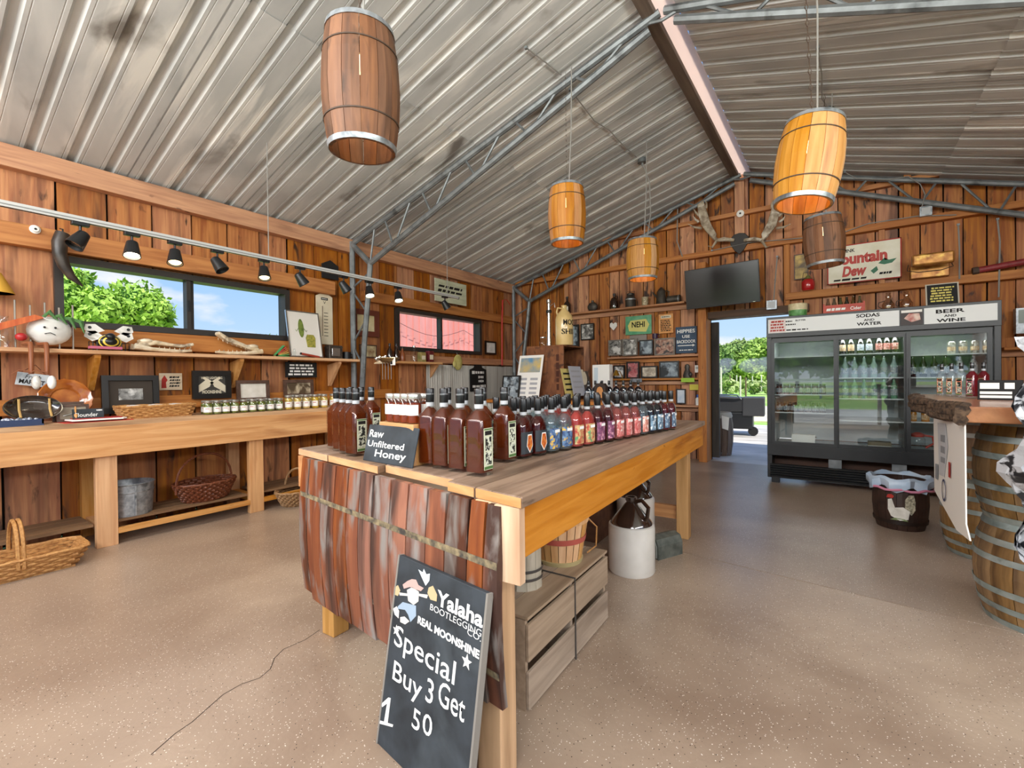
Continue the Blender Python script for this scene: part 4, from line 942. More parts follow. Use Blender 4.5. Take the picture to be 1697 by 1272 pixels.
em = [([(668, 968), (676, 962), (683, 959), (690, 960), (694, 969), (703, 974), (698, 979), (680, 972), (670, 975)], 'c9a9a0'), ([(675, 977), (684, 972), (695, 980), (694, 996), (686, 1002), (677, 995)], 'cfccc6'), ([(660, 1004), (668, 997), (690, 1003), (690, 1020), (681, 1030), (677, 1018), (672, 1010), (660, 1008)], '9fb2c4'),
      ([(711, 973), (718, 970), (725, 985), (724, 996), (714, 993), (709, 982)], 'c9b48a'), ([(654, 973), (660, 969), (664, 978), (660, 987), (653, 984)], 'c9b48a'), ([(662, 981), (676, 983), (676, 987), (663, 986)], 'd8d4cc'), ([(694, 983), (710, 985), (708, 991), (695, 987)], 'd8d4cc'),
      ([(652, 1008), (658, 1004), (662, 1012), (661, 1024), (655, 1018)], 'e6e3dc'), ([(664, 1022), (671, 1021), (679, 1029), (672, 1034), (664, 1030)], 'e6e3dc'), ([(706, 970), (699, 955), (694, 943), (701, 948), (703, 942), (707, 951), (713, 950), (712, 962)], 'dfe9f0')]
for pl, cc in em: MB().poly([bl_(a, b) for a, b in pl], .001, .0018).build('emblem_piece', bpy.data.materials.get('emblem_'+cc) or M('emblem_'+cc, cc, rough=.8), bd)
# ---- bottles
def loft(mb, rings, seg=20, a0=0, a1=2*math.pi, cap=True):
    full = abs(a1-a0-2*math.pi) < 1e-6; ns = seg if full else seg+1; vs = []; fs = []
    for hx, hy, z, n in rings:
        for i in range(ns):
            a = a0+(a1-a0)*(i+.5*full)/seg; ca, sa = math.cos(a), math.sin(a); k = (abs(ca)**n+abs(sa)**n)**(-1/n); vs.append((hx*ca*k, hy*sa*k, z))
    for j in range(len(rings)-1):
        for i in range(seg): l = (i+1) % ns; fs.append((j*ns+i, j*ns+l, (j+1)*ns+l, (j+1)*ns+i))
    if cap and full: fs += [tuple(range(ns-1, -1, -1)), tuple((len(rings)-1)*ns+i for i in range(ns))]
    return mb.add(vs, fs)
cap_m = M('black_seal', '111112', rough=.32); seal_w = M('clear_seal', 'b9bcbf', rough=.25)
def tall_bottle(liq, lab):
    t = T('tall_bottle', '', 'bottle'); s = .039
    loft(MB(), [(s*.94, s*.94, 0, 9), (s, s, .008, 9), (s, s, .195, 9), (s*.93, s*.93, .203, 7), (.018, .018, .236, 2.2), (.0145, .0145, .242, 2), (.0145, .0145, .272, 2)], 32).build('glass', clear_g, t, True)
    loft(MB(), [(s*.93, s*.93, .014, 9), (s*.93, s*.93, .192, 9), (s*.86, s*.86, .199, 7), (.015, .015, .232, 2.2)], 32).build('liquor', liq, t, True)
    cp_ = MB().lathe([(.0165, .254), (.0172, .258), (.0172, .306), (.0155, .31), (0, .31)], 18).build('cap', cap_m, t, True)
    MB().lathe([(.0176, .284), (.0178, .287), (.0176, .29)], 18, cap=False).build('cap_ring', M('ring_silver', '8f9092', rough=.3, metal=.8) if 'ring_silver' not in bpy.data.materials else bpy.data.materials['ring_silver'], cp_)
    MB().lathe([(.016, .238), (.0168, .244), (.0168, .254)], 18, cap=False).build('neck_seal', seal_w, t, True)
    lb = MB().bx(s+.0005, s+.0015, -.026, .026, .022, .17).build('label_paper', lab, t)
    for z0, z1, y0, y1, m_ in ((.024, .034, -.025, .025, 'g'), (.163, .168, -.025, .025, 'g'), (.145, .16, -.02, .02, 'k'), (.09, .138, -.018, .018, 'p'), (.04, .085, -.018, .018, 'p')):
        MB().bx(s+.0015, s+.002, y0, y1, z0, z1).build('label_print', {'g': lab_g, 'k': ink_k, 'p': lab_p}[m_], lb)
    return t
lab_c = M('label_cream', 'cdd0b4', rough=.7); lab_g = M('label_green', '4c7038', rough=.7); lab_p = M('label_print_art', '20221c', 'd5d8c4', (90, 90, 90), .7, ramp=(.48, .52))
amb = liquid('amber_liquor', '74300e', .45)
tb0 = tall_bottle(amb, lab_c); first = [True]
def put_tall(u, v, lab, dx=0, dy=0):
    q = P(u, v, 2, TZ)+al*dy+(-lf)*dx
    rz = math.atan2(-lf.y, -lf.x)+random.uniform(-.04, .04)
    if first[0]: first[0] = False; tb0.location = (q.x, q.y, TZ); tb0.rotation_euler = (0, 0, rz); tb0['label'] = lab; tb0['group'] = 'tall square liquor bottles'
    else: dup(tb0, (q.x, q.y, TZ), rz, lab, 'tall square liquor bottles')
for i, (u, v) in enumerate([(559, 742), (569, 746), (580, 750), (591, 754)]): put_tall(u, v, 'tall amber bottle left of the honey box, %s from the left' % ordn(i))
for i in range(3): put_tall(574+17*i, 733+2*i, 'tall amber bottle behind the honey box\'s left neighbours, %s of three' % ordn(i), -.02, .05)
for i, (u, v) in enumerate([(714, 774), (737, 778), (764, 783), (795, 790)]): put_tall(u, v-4, 'tall amber bottle right of the honey box, %s in the front row' % ordn(i))
for i, (u, v) in enumerate([(738, 760), (766, 764), (796, 767), (832, 767)]): put_tall(u, v-2, 'tall amber bottle in the second row right of the honey box, %s along' % ordn(i), 0, .02)
def flask(liq, labm, starlab=False):
    t = T('flask_bottle', '', 'bottle'); hx, hy = .031, .047
    loft(MB(), [(hx*.9, hy*.9, 0, 3), (hx, hy, .008, 3), (hx, hy, .135, 3), (hx*.93, hy*.9, .152, 2.6), (hx*.75, hy*.62, .168, 2.2), (.016, .018, .18, 2), (.0135, .0135, .186, 2), (.0135, .0135, .21, 2)], 28).build('glass', clear_g, t, True)
    loft(MB(), [(hx*.92, hy*.93, .012, 3), (hx*.92, hy*.93, .133, 3), (hx*.85, hy*.83, .15, 2.6), (hx*.66, hy*.55, .165, 2.2), (.012, .013, .176, 2)], 24).build('liquor', liq, t, True)
    MB().lathe([(.0158, .2), (.0165, .203), (.0165, .252), (.015, .256), (0, .256)], 16).build('cap', cap_m, t, True)
    MB().lathe([(.0142, .186), (.0152, .19), (.0152, .2)], 16, cap=False).build('neck_seal', seal_w, t, True)
    lb = loft(MB(), [(hx*1.012, hy*1.012, .022, 3), (hx*1.012, hy*1.012, .115, 3)], 14, -R(62), R(62), False).build('label_paper', labm, t, True)
    if starlab:
        pts = [(math.cos(2*math.pi*i/10+.3)*(.027 if i % 2 else .022), .068+math.sin(2*math.pi*i/10+.3)*(.044 if i % 2 else .036)) for i in range(10)]
        MB().prism([(hx*1.02, y, z) for y, z in pts], (.0006, 0, 0)).build('star_border', ink_w, lb)
        MB().prism([(hx*1.02+.0006, y*.86, .068+(z-.068)*.86) for y, z in pts], (.0006, 0, 0)).build('star_art', M('star_art', 'b02a18', 'e0903a', (70, 70, 70), .5), lb)
    else:
        MB().bx(hx*1.02, hx*1.02+.0006, -.024, .024, .094, .108).build('label_title', ink_w if labm.name[-1] != 'w' else ink_k, lb)
    return t
def lab(nm, a, b, c): return M(nm, a, b, (55, 55, 55), .55, 0, 0, 0, 3, .5, c, (45, 45, 45), (.55, .62))
kinds = [('dark red liquor and a red badge label', flask(liquid('dark_red', '4a0f0c', .7), M('label_slate', '2e3338', rough=.6), True), 2),
         ('clear liquor and a blue and gold label', flask(liquid('clear_liq', 'a8b4b8', .15), lab('lab_blue', '243a6a', '6f93b8', 'd8b04a')), 2),
         ('pink liquor and a red and green label', flask(liquid('pink_liq', 'c8544c', .5), lab('lab_redgreen', 'b83a32', 'd8c88a', '5a9a6a')), 2),
         ('dark cherry liquor and a purple label', flask(liquid('cherry', '4e1018', .7), lab('lab_purple', '5a2f52', '9a5a7a', 'd8a0b0')), 2),
         ('rosy liquor and a pinkish red label', flask(liquid('rosy', 'b0605a', .45), lab('lab_rose', 'b84a48', 'd88a84', 'f0d8d0')), 3),
         ('clear liquor and a coral label', flask(liquid('clear_liq2', 'b4bec4', .12), lab('lab_coral', 'c2604e', 'e0a494', 'f4e2da')), 1),
         ('near-black liquor and a pale blue label', flask(liquid('blackberry', '16121c', .85), lab('lab_paleblue', '2a4058', '88aac0', 'dfe8ee')), 2),
         ('deep red liquor and a navy label', flask(liquid('deep_red', '5c0a18', .7), lab('lab_navy', '1c2c48', '7c98b0', 'e8ecf0')), 2)]
q0, q1 = P(868, 758, 2, TZ), P(1112, 711, 2, TZ); idx = 0
rzf = math.atan2(-lf.y, -lf.x)
for desc, pr, n in kinds:
    for j in range(n):
        base = q0.lerp(q1, idx/15)
        for row in range(4):
            p_ = base+lf*(.078*row)+al*(.043*row); nm = 'flask bottle, %s, %s along the %s row' % (desc, ordn(idx), ['aisle', 'second', 'third', 'inner'][row])
            if j == 0 and row == 0: pr.location = p_; pr.rotation_euler = (0, 0, rzf); pr['label'] = nm; pr['group'] = 'flask bottles on the display table'
            else: dup(pr, p_, rzf+random.uniform(-.1, .1), nm, 'flask bottles on the display table')
        idx += 1
# ---- honey box with jars and its slate
hb_c = P(655, 768, 2, TZ)+al*.085
hb = TP('honey_box', 'small pine box holding honey jars near the table\'s front edge', 'box', (hb_c.x, hb_c.y, TZ), dfr, Vector((0, 0, 1)).cross(dfr))
hw, hd, hh = .125, .07, .165
for x0, x1, y0, y1 in ((-hw, hw, -hd, -hd+.015), (-hw, hw, hd-.015, hd), (-hw, -hw+.015, -hd+.015, hd-.015), (hw-.015, hw, -hd+.015, hd-.015)): MB().bx(x0, x1, y0, y1, 0, hh).build('side_board', iend, hb, bevel=.002)
MB().bx(-hw+.015, hw-.015, -hd+.015, hd-.015, hh-.015, hh).build('lid_board', iend, hb)
honey = liquid('honey', '9a3a10', .6)
def hjar(loc_, label):
    t = T('honey_jar', label, 'jar', loc_, group='honey jars')
    MB().lathe([(.029, 0), (.031, .006), (.031, .088), (.027, .1), (.026, .106)], 18).build('glass', clear_g, t, True)
    MB().lathe([(.028, .004), (.0295, .008), (.0295, .085), (.0, .09)], 16).build('honey', honey, t, True)
    MB().lathe([(.029, .102), (.0295, .104), (.0295, .12), (.028, .122), (0, .122)], 18).build('lid', lidm, t, True)
    MB().lathe([(.0318, .035), (.0318, .078)], 12, a0=-R(150), a1=R(-10), cap=False).build('label_paper', white_p, t, True)
    MB().tube([(.0, -.03, .1), (.012, -.034, .092), (.016, -.033, .08)], .0015, 5).build('twine', white_p, t)
dperp = Vector((-dfr.y, dfr.x, 0))
if dperp.y < 0: dperp = -dperp
zz = TZ+hh
for i, nm in enumerate(['leftmost', 'second', 'third', 'rightmost']):
    p_ = hb_c+dfr*(-.08+.053*i)-dperp*.032; p_ = Vector((p_.x, p_.y, zz)); hjar(Vector((p_.x, p_.y, zz)), '%s honey jar standing on the pine box' % nm)
for i, nm in enumerate(['left', 'right']):
    p_ = hb_c+dfr*(-.02+.07*i)+dperp*.035; hjar(Vector((p_.x, p_.y, zz)), '%s honey jar in the second row on the pine box' % nm)
bl = P(602, 762, 2, TZ); br = P(684, 776, 2, TZ)
sl_r = Vector((br.x-bl.x, br.y-bl.y, 0)); sw = sl_r.length; sl_r.normalize(); nrm = sl_r.cross(Vector((0, 0, 1)))
upv = (Vector((0, 0, 1))*math.cos(R(14))-nrm*math.sin(R(14)))
slh = .158
st = TP('honey_slate', 'slate reading Raw Unfiltered Honey leaning on the pine box', 'slate', (bl+br)/2+upv*slh/2+nrm*.004, sl_r, upv)
MB().bx(-sw/2, sw/2, -slh/2, slh/2, -.008, 0).build('board', chalk_m, st, bevel=.004)
text('Raw', ink_w, st, -sw*.3, slh*.26, .001, sw*.3, slh*.2, bold=.015); text('Unfiltered', ink_w, st, -sw*.08, -.002, .001, sw*.74, slh*.17, bold=.01); text('Honey', ink_w, st, sw*.05, -slh*.28, .001, sw*.62, slh*.25, bold=.015)
# ---- things under the table
gw = wood('grey_crate_wood', '9a846c', 'b49c82', '7c6650', 1, .12)
c0 = P(1008, 1026, 2, 0); cw, cl, chh = .36, .80, .36
cr_ = TP('apple_crate', 'long weathered slatted crate under the table\'s aisle side', 'crate', (c0.x, c0.y, 0), -lf, al)
for z0, z1 in ((.01, .15), (.19, .33)):
    MB().bx(-.015, 0, -cl, 0, z0, z1).build('slat', gw, cr_, bevel=.003); MB().bx(-cw, -cw+.015, -cl, 0, z0, z1).build('slat', gw, cr_)
for yy in (-.02, -cl/2-.01, -cl): MB().bx(-cw+.016, -.016, yy, yy+.018, .0, chh-.015).build('end_board', gw, cr_)
for i in range(3): MB().bx(-cw+i*.121, -cw+i*.121+.115, -cl, 0, chh-.012, chh).build('lid_board', gw, cr_)
MB().bx(-cw+.016, -.016, -cl+.02, -.03, .0, .01).build('bottom_board', gw, cr_)
MB().tube([(.003, -cl/2, .0), (.003, -cl/2, chh+.003), (-cw, -cl/2, chh+.004)], .004, 5).build('wire_band', M('dark_wire', '4a4642', rough=.5), cr_)
def cr_at(x, y): return c0+(-lf)*x+al*y
p_ = cr_at(-.17, -.56); ch = T('wooden_churn', 'pale wooden churn with dark bands on the crate beside the table leg', 'churn', (p_.x, p_.y, chh))
chm = M('pale_worn_wood', 'b0a590', 'c9bfab', (14, 14, 2), .7, c3='8f8470', s3=(8, 8, 2))
for i in range(12): MB().lathe([(.085, 0), (.083, .02), (.08, .29), (.076, .3)], 1, a0=-.255, a1=.255, cap=False).build('stave', chm, ch).rotation_euler = (0, 0, i*math.pi/6)
MB().lathe([(.078, .285), (0, .285)], 16).build('lid', chm, ch)
for z in (.04, .075): MB().lathe([(.0865, z), (.088, z+.006), (.0865, z+.012)], 24, cap=False).build('band', M('dark_band', '4a4540', rough=.5) if z < .05 else bpy.data.materials['dark_band'], ch, True)
p_ = cr_at(-.16, -.23); bu = T('bushel_basket', 'light wood slat bushel basket with a faded red band on the crate', 'basket', (p_.x, p_.y, chh))
bsl = wood('basket_slat', 'd49a58', 'e4b274', 'b87c40', 2, .12); bnd = M('faded_red_band', 'b8584a', rough=.7)
for i in range(20): MB().lathe([(.105, 0), (.145, .235)], 1, a0=-.142, a1=.142, cap=False).build('slat', bsl, bu).rotation_euler = (0, 0, i*math.pi/10)
MB().lathe([(.109, 0), (.115, .02), (.112, .021), (0, .012)], 32).build('base_hoop', M('pale_hoop', 'b8a878', rough=.7), bu, True)
for z, m_, hgt in ((.108, bnd, .026), (.2, bsl, .042)):
    r = .105+.04*z/.235; r2 = .105+.04*(z+hgt)/.235
    MB().lathe([(r+.002, z), (r+.004, z), (r2+.004, z+hgt), (r2+.002, z+hgt)], 32, cap=False).build('hoop', m_, bu, True)
MB().tube([(.1, .1, .2), (.14, .13, .15), (.13, .14, .05), (.10, .10, .02)], .004, 5).build('bail_handle', wick1, bu)
jugw = M('cream_stoneware', 'd8d4cb', 'e6e2da', (6, 6, 6), .25, coat=.6, c3='b9b0a2', s3=(4, 4, 4), thr=(.66, .75)); jugb = M('brown_glaze', '2a1c16', '3d2a20', (8, 8, 8), .12, coat=1)
def jug(label, p_, r=.148, h=.48):
    t = T('stoneware_jug', label, 'jug', (p_.x, p_.y, 0))
    MB().lathe([(0, 0), (r*.95, 0), (r, .012), (r, h*.6), (r*.97, h*.635), (r*.88, h*.65)], 36).build('body', jugw, t, True)
    MB().lathe([(r*.9, h*.645), (r*.86, h*.68), (r*.3, h*.9), (r*.2, h*.93), (r*.25, h*.96), (r*.25, h*1.0), (r*.17, h), (r*.15, h*.95)], 32).build('shoulder', jugb, t, True)
    d = Vector((.75, -.2, 0)).normalized(); MB().tube([Vector((0, 0, h*.94))+d*r*.2, Vector((0, 0, h*.98))+d*r*.55, Vector((0, 0, h*.9))+d*r*.88, Vector((0, 0, h*.78))+d*r*.82, Vector((0, 0, h*.71))+d*r*.72], .013, 8).build('handle', jugb, t, True)
jug('large brown and white stoneware jug on the floor under the table', P(1047, 944, 2, 0)); jug('second brown-topped stoneware jug behind the large one', P(1040, 905, 2, 0)+Vector((-.05, .3, 0)))
p_ = P(1097, 918, 2, 0); ln = T('mailbox', 'small weathered tin mailbox on the floor beside the jug', 'mailbox', (p_.x, p_.y, 0), R(-25))
tin = M('grey_green_tin', '5a605a', '7d827a', (14, 14, 14), .5, .4, c3='3c403c')
MB().prism([(-.07, -.11, .0), (.07, -.11, .0), (.07, -.11, .09), (.05, -.11, .135), (0, -.11, .15), (-.05, -.11, .135), (-.07, -.11, .09)], (0, .24, 0)).build('body', tin, ln)
MB().prism([(-.06, -.112, .012), (.06, -.112, .012), (.06, -.112, .088), (.042, -.112, .128), (0, -.112, .14), (-.042, -.112, .128), (-.06, -.112, .088)], (0, -.006, 0)).build('door', M('pale_tin_door', '8f938c', rough=.5), ln); MB().tube([(-.03, -.12, .1), (0, -.14, .11), (.03, -.12, .1)], .004, 5).build('pull', chrome, ln)
p_ = P(968, 905, 2, 0); tk = T('old_trunk', 'low dark wooden trunk with a plank lid behind the crate', 'trunk', (p_.x-.2, p_.y+.12, 0), math.atan2(al.y, al.x)-R(90))
MB().bx(-.3, .26, -.02, .4, 0, .27).build('body', M('dark_trunk_wood', '4a2a1a', '63402a', (2, 20, 20), .6), tk, bevel=.006)
for i in range(3): MB().bx(-.31, .27, -.03+i*.148, -.03+i*.148+.14, .27, .295).build('lid_plank', gw, tk)
MB().bx(-.05, .05, -.028, -.02, .18, .24).build('clasp', galv, tk)
# ================================================================ KEG PENDANTS
kw1 = wood('keg_dark', '6d4429', '8a5a36', '3f2a1b', 2, .12, thr=(.48, .7), c4='3d2a1c', thr4=(.6, .72)); kw2 = wood('keg_amber', 'b06f2e', 'c88c46', '7d451b', 2, .08, thr=(.58, .72)); kw3 = wood('keg_gold', 'bd8038', 'd29a54', '955c28', 2, .08, thr=(.6, .74))
rust = M('rusty_wire', '4a3a2e', rough=.7)
def wrap_text(o, r, a0=0):
    for v in o.data.vertices: a = a0+v.co.x/r; v.co = (r*math.sin(a), -r*math.cos(a), v.co.y)
def staves(t, n, prof, m_, th=.012):
    w = math.pi/n*.965; me = None
    inner = [(r-th, z) for r, z in prof][::-1]; pr = prof+inner+[prof[0]]
    mb = MB().lathe(pr, 2, a0=-w, a1=w, cap=False); k = len(pr)-1
    mb.f.append(tuple(i*3 for i in range(k))); mb.f.append(tuple(i*3+2 for i in range(k-1, -1, -1))); me = mb.mesh('stave', m_)
    for i in range(n):
        o = bpy.data.objects.new('stave', me); col.objects.link(o); o.parent = t; o.rotation_euler = (0, 0, 2*math.pi*i/n)
def kegprof(r, h, e=.84): return [(r*(e+(1-e)*math.sin(math.pi*f)**.9), h*f) for f in (0, .12, .3, .5, .7, .88, 1)]
def hoop(t, prof_r, z, hgt, m_, nm='hoop', th=.004):
    MB().lathe([(prof_r(z)+.001, z), (prof_r(z)+th, z), (prof_r(z+hgt)+th, z+hgt), (prof_r(z+hgt)+.001, z+hgt), (prof_r(z)+.001, z)], 32, cap=False).build(nm, m_, t, True)
def pendant(label, bot, r, h, m_, tilt, chain=True, lampw=5, rz=0):
    t = T('keg_pendant', label, 'pendant lamp', bot, group='keg pendant lamps'); t.rotation_euler = (tilt[0], tilt[1], rz)
    staves(t, 14, kegprof(r, h), m_); pf = lambda z: r*(.84+.16*math.sin(math.pi*min(1, max(0, z/h)))**.9)
    hoop(t, pf, .0, .022, galv, 'rim_band'); hoop(t, pf, h-.022, .022, galv, 'rim_band')
    for z in (.22, .78): hoop(t, pf, h*z, .006, rust, 'wire_hoop', .003)
    MB().bx(-r*.84, r*.84, -.02, .02, h*.86, h*.89).build('cross_bar', rust, t)
    MB().lathe([(.02, 0), (.022, -.03), (.0, -.03)], 12, (0, 0, h*.86)).build('socket', black_p, t, True)
    MB().sph((0, 0, h*.86-.07), (.03, .03, .042), 12, 8).build('bulb', bulb_dim, t, True)
    zr = roof_z(bot[0])-bot[2]-.01; q = t.rotation_euler.to_matrix().inverted()
    a = Vector((0, 0, h*.89)); b = q @ Vector((0, 0, zr))
    if chain:
        n = max(6, int((b-a).length/.045)); mb = MB(); dirn = (b-a).normalized(); sx_ = Vector((1, 0, 0))
        for i in range(n):
            c = a.lerp(b, (i+.5)/n); e = (b-a).length/n*.62; s_ = sx_ if i % 2 else Vector((0, 1, 0))
            mb.tube([c-dirn*e, c+s_*.008, c+dirn*e, c-s_*.008], .0028, 4, closed=True)
        o = mb.build('chain', rust, t); o['kind'] = 'stuff'
    MB().tube([a+Vector((.02, 0, 0)), a.lerp(b, .5)+Vector((.05, .0, 0)), b+Vector((.06, 0, 0))], .005, 6).build('cable', wire_m, t, True)
    l = light('keg_lamp', 'POINT', Vector(bot)+Vector((0, 0, h*.5)), (0, 0, 0), lampw, (1, .72, .42), shadow_soft_size=.04); return t
pendant('large dark brown keg pendant nearest the camera at the upper left', D(601, 252, 2.12), .172, .53, kw1, (R(2), R(2)), True, 2)
pendant('amber keg pendant with dripped varnish over the table\'s far half', D(940, 404, 4.05), .165, .50, kw2, (0, 0), True, 1.5)
pendant('small golden keg pendant in front of the back wall shelf', D(1065, 463, 5.35), .185, .46, kw3, (0, 0), False, 1.5)
pendant('bright golden keg pendant hanging tilted on the right', D(1330, 340, 2.62), .17, .47, kw3, (R(-5), R(7)), True, 1.5)
pendant('dark brown keg pendant beside the soda sign', D(1368, 440, 4.35), .17, .46, kw1, (0, R(-3)), True, 1.2)
# ceiling cables and boxes
def cable(label, pts, r=.006, name='ceiling_cable', m_=wire_m, clips=True):
    t = T(name, label, 'cable', pts[0]); o0 = Vector(pts[0]); pts = [Vector(p)-o0 for p in pts]
    MB().tube(pts, r, 6).build('run', m_, t, True)
    if clips: MB().bx(-.012, .012, -.012, .012, -.01, .01).build('clip', steel, t)
    return t
def onroof(u, v, dz=-.02):
    d = ray(u, v); o = Vector((0, 0, CH)); best = None
    for k, sg in ((KL, 0), (KR, 1)):
        kk = KL if sg == 0 else -KR; t_ = (RZ-kk*RX-CH)/(d.z-kk*d.x); p = o+d*t_
        if (p.x <= RX) == (sg == 0) and t_ > 0: best = p
    return Vector((best.x, best.y, best.z+dz))
cable('white cable stapled across the left ceiling slope to a junction box', [onroof(*q) for q in [(945, 145), (968, 175), (985, 197), (1010, 213), (1030, 235), (1055, 258)]])
cable('short white cable above the mid truss near the photo top', [onroof(*q) for q in [(872, 75), (905, 100), (930, 120)]])
jb = onroof(1064, 263, -.03); t = T('junction_box', 'round grey junction box on the left ceiling slope', 'junction box', jb); MB().lathe([(.05, .03), (.055, -.02), (.0, -.025)], 16).build('box', steel, t, True); MB().tube([(0, 0, -.02), (0, 0, -.06)], .008, 6).build('stem', steel, t)
cable('grey conduit drooping from the ceiling box towards the golden keg', [jb, jb+Vector((.1, -.02, -.3)), jb+Vector((.12, -.06, -.7)), D(1072, 398, 5.45)])
cable('white cable running down the right slope above the tilted keg', [onroof(1355, 75), onroof(1362, 120), onroof(1362, 160), onroof(1373, 176)])
b2 = onroof(1371, 180, -.03); t = T('junction_box', 'grey junction box on the right ceiling slope behind the tilted keg', 'junction box', b2); MB().lathe([(.05, .03), (.055, -.02), (0, -.025)], 16).build('box', steel, t, True); MB().tube([(0, 0, -.02), (0, 0, -.08)], .008, 6).build('stem', steel, t)
# ================================================================ BACK WALL
YS = 7.29
def shelf(label, u0, u1, v, y0, nm='wall_shelf', d=.16, th=.03):
    a, b = P(u0, v, 1, y0).x, P(u1, v, 1, y0).x; z = P((u0+u1)/2, v, 1, y0).z
    t = T(nm, label, 'shelf', ((a+b)/2, YB, z)); L = (b-a)/2
    MB().bx(-L, L, -d, 0, -th, 0).build('board', beam_x, t, bevel=.003); MB().bx(-L, L, -.05, -.01, -th-.07, -th).build('rail', beam_x, t); return z
zj = shelf('long shelf of old jugs and cans high on the back wall', 935, 1134, 509, YB-.2, d=.2)
z1 = shelf('upper picture shelf on the back wall beside the doorway', 1006, 1157, 589, YB-.17)
z2 = shelf('middle picture shelf on the back wall beside the doorway', 1012, 1157, 626.5, YB-.17)
z3 = shelf('lowest small shelf on the back wall beside the doorway', 1098, 1157, 671, YB-.17)
def obj_at(u, y): return P(u, 500, 1, y).x
yj = YB-.1
def lath(name, label, cat, u, z, parts, y=yj, seg=20, group=None):
    t = T(name, label, cat, (obj_at(u, y), y, z), group=group)
    for nm, prof, m_ in parts: MB().lathe(prof, seg).build(nm, m_, t, True)
    return t
brg = M('brown_glass', '24130b', rough=.12, coat=1); dkt = M('dark_tin', '3b3733', '565049', (12, 12, 12), .5, .4)
t = lath('brown_bottle', 'tall brown bottle with a pale label at the shelf\'s left end', 'bottle', 940, zj, [('body', [(.065, 0), (.068, .02), (.068, .16), (.05, .2), (.022, .23), (.02, .29)], brg), ('cap', [(.024, .285), (.024, .31), (0, .31)], black_p)]); MB().lathe([(.069, .05), (.069, .13)], 8, a0=-R(130), a1=-R(50), cap=False).build('label_paper', cream, t)
t = lath('canteen', 'flat round dark canteen on the jug shelf', 'canteen', 982, zj, [('cap', [(.02, .15), (.022, .19), (0, .19)], dkt)]); MB().sph((0, 0, .08), (.095, .05, .08), 18, 12).build('body', dkt, t, True)
t = lath('amber_jug', 'dark amber glass jug on the jug shelf', 'jug', 1018, zj, [('body', [(.07, 0), (.075, .02), (.075, .13), (.05, .18), (.022, .2), (.022, .235)], brg), ('cap', [(.026, .23), (.026, .26), (0, .26)], black_p)]); MB().tube([(.02, 0, .22), (.055, 0, .21), (.06, 0, .17)], .008, 6).build('handle', brg, t, True)
t = lath('milk_can', 'grey ribbed milk can on the jug shelf', 'can', 1045, zj, [('body', [(.08, 0), (.085, .01), (.085, .14), (.08, .15), (.055, .19), (.05, .2)], dkt), ('lid', [(.058, .2), (.06, .225), (.03, .24), (0, .24)], dkt)]); MB().lathe([(.087, .12), (.089, .13), (.087, .14)], 20, cap=False).build('band', galv, t, True); MB().tube([(-.06, 0, .18), (-.07, 0, .26), (.07, 0, .26), (.06, 0, .18)], .005, 5).build('bail', rust, t)
t = lath('floral_tin', 'small cream patterned tin on the jug shelf', 'tin', 1069, zj, [('body', [(.05, 0), (.052, .005), (.052, .125)], M('floral_tin', '8a7656', 'd8cbaa', (40, 40, 40), .4)), ('lid', [(.054, .122), (.054, .142), (0, .142)], M('tin_lid', 'b8a888', rough=.4))])
t = lath('watering_can', 'dark dented coffee boiler with spout on the jug shelf', 'kettle', 1096, zj, [('body', [(.085, 0), (.08, .02), (.065, .2), (.05, .22)], dkt), ('lid', [(.055, .22), (.03, .25), (.01, .27), (0, .27)], dkt)]); MB().tube([(-.07, 0, .12), (-.12, 0, .18), (-.14, 0, .21)], [.018, .013, .01], 8).build('spout', dkt, t, True); MB().tube([(.05, 0, .21), (.12, 0, .19), (.11, 0, .08), (.075, 0, .05)], .008, 6).build('handle', dkt, t, True)
t = T('lying_can', 'dark tin canister lying on its side beside the television', 'can', (obj_at(1117, yj), yj, zj)); MB().lathe([(.055, -.1), (.06, -.095), (.06, .095), (.055, .1), (0, .1)], 20, (0, 0, .06), rot=Matrix.Rotation(R(90), 3, 'Y')).build('body', dkt, t, True); MB().lathe([(.062, .07), (.062, .08)], 20, (0, 0, .06), rot=Matrix.Rotation(R(90), 3, 'Y'), cap=False).build('band', galv, t)
# television
c = sum((P(u, v, 1, 7.02) for u, v in [(1131, 450), (1256, 430), (1261, 500), (1140, 511)]), Vector())/4
tv = TP('television', 'black flat television mounted above the doorway', 'television', c, (1, -.06, .01), (0, -.12, 1))
MB().bx(-.49, .49, -.282, .282, -.03, 0).build('case', black_p, tv, bevel=.004); MB().bx(-.475, .475, -.262, .27, 0, .002).build('screen', M('dark_screen', '1d1f22', rough=.25), tv)
MB().bx(-.1, .1, -.1, .1, -.33, -.03).build('wall_bracket', black_m, tv); MB().bx(.40, .43, -.276, -.27, 0, .003).build('logo', chrome, tv)
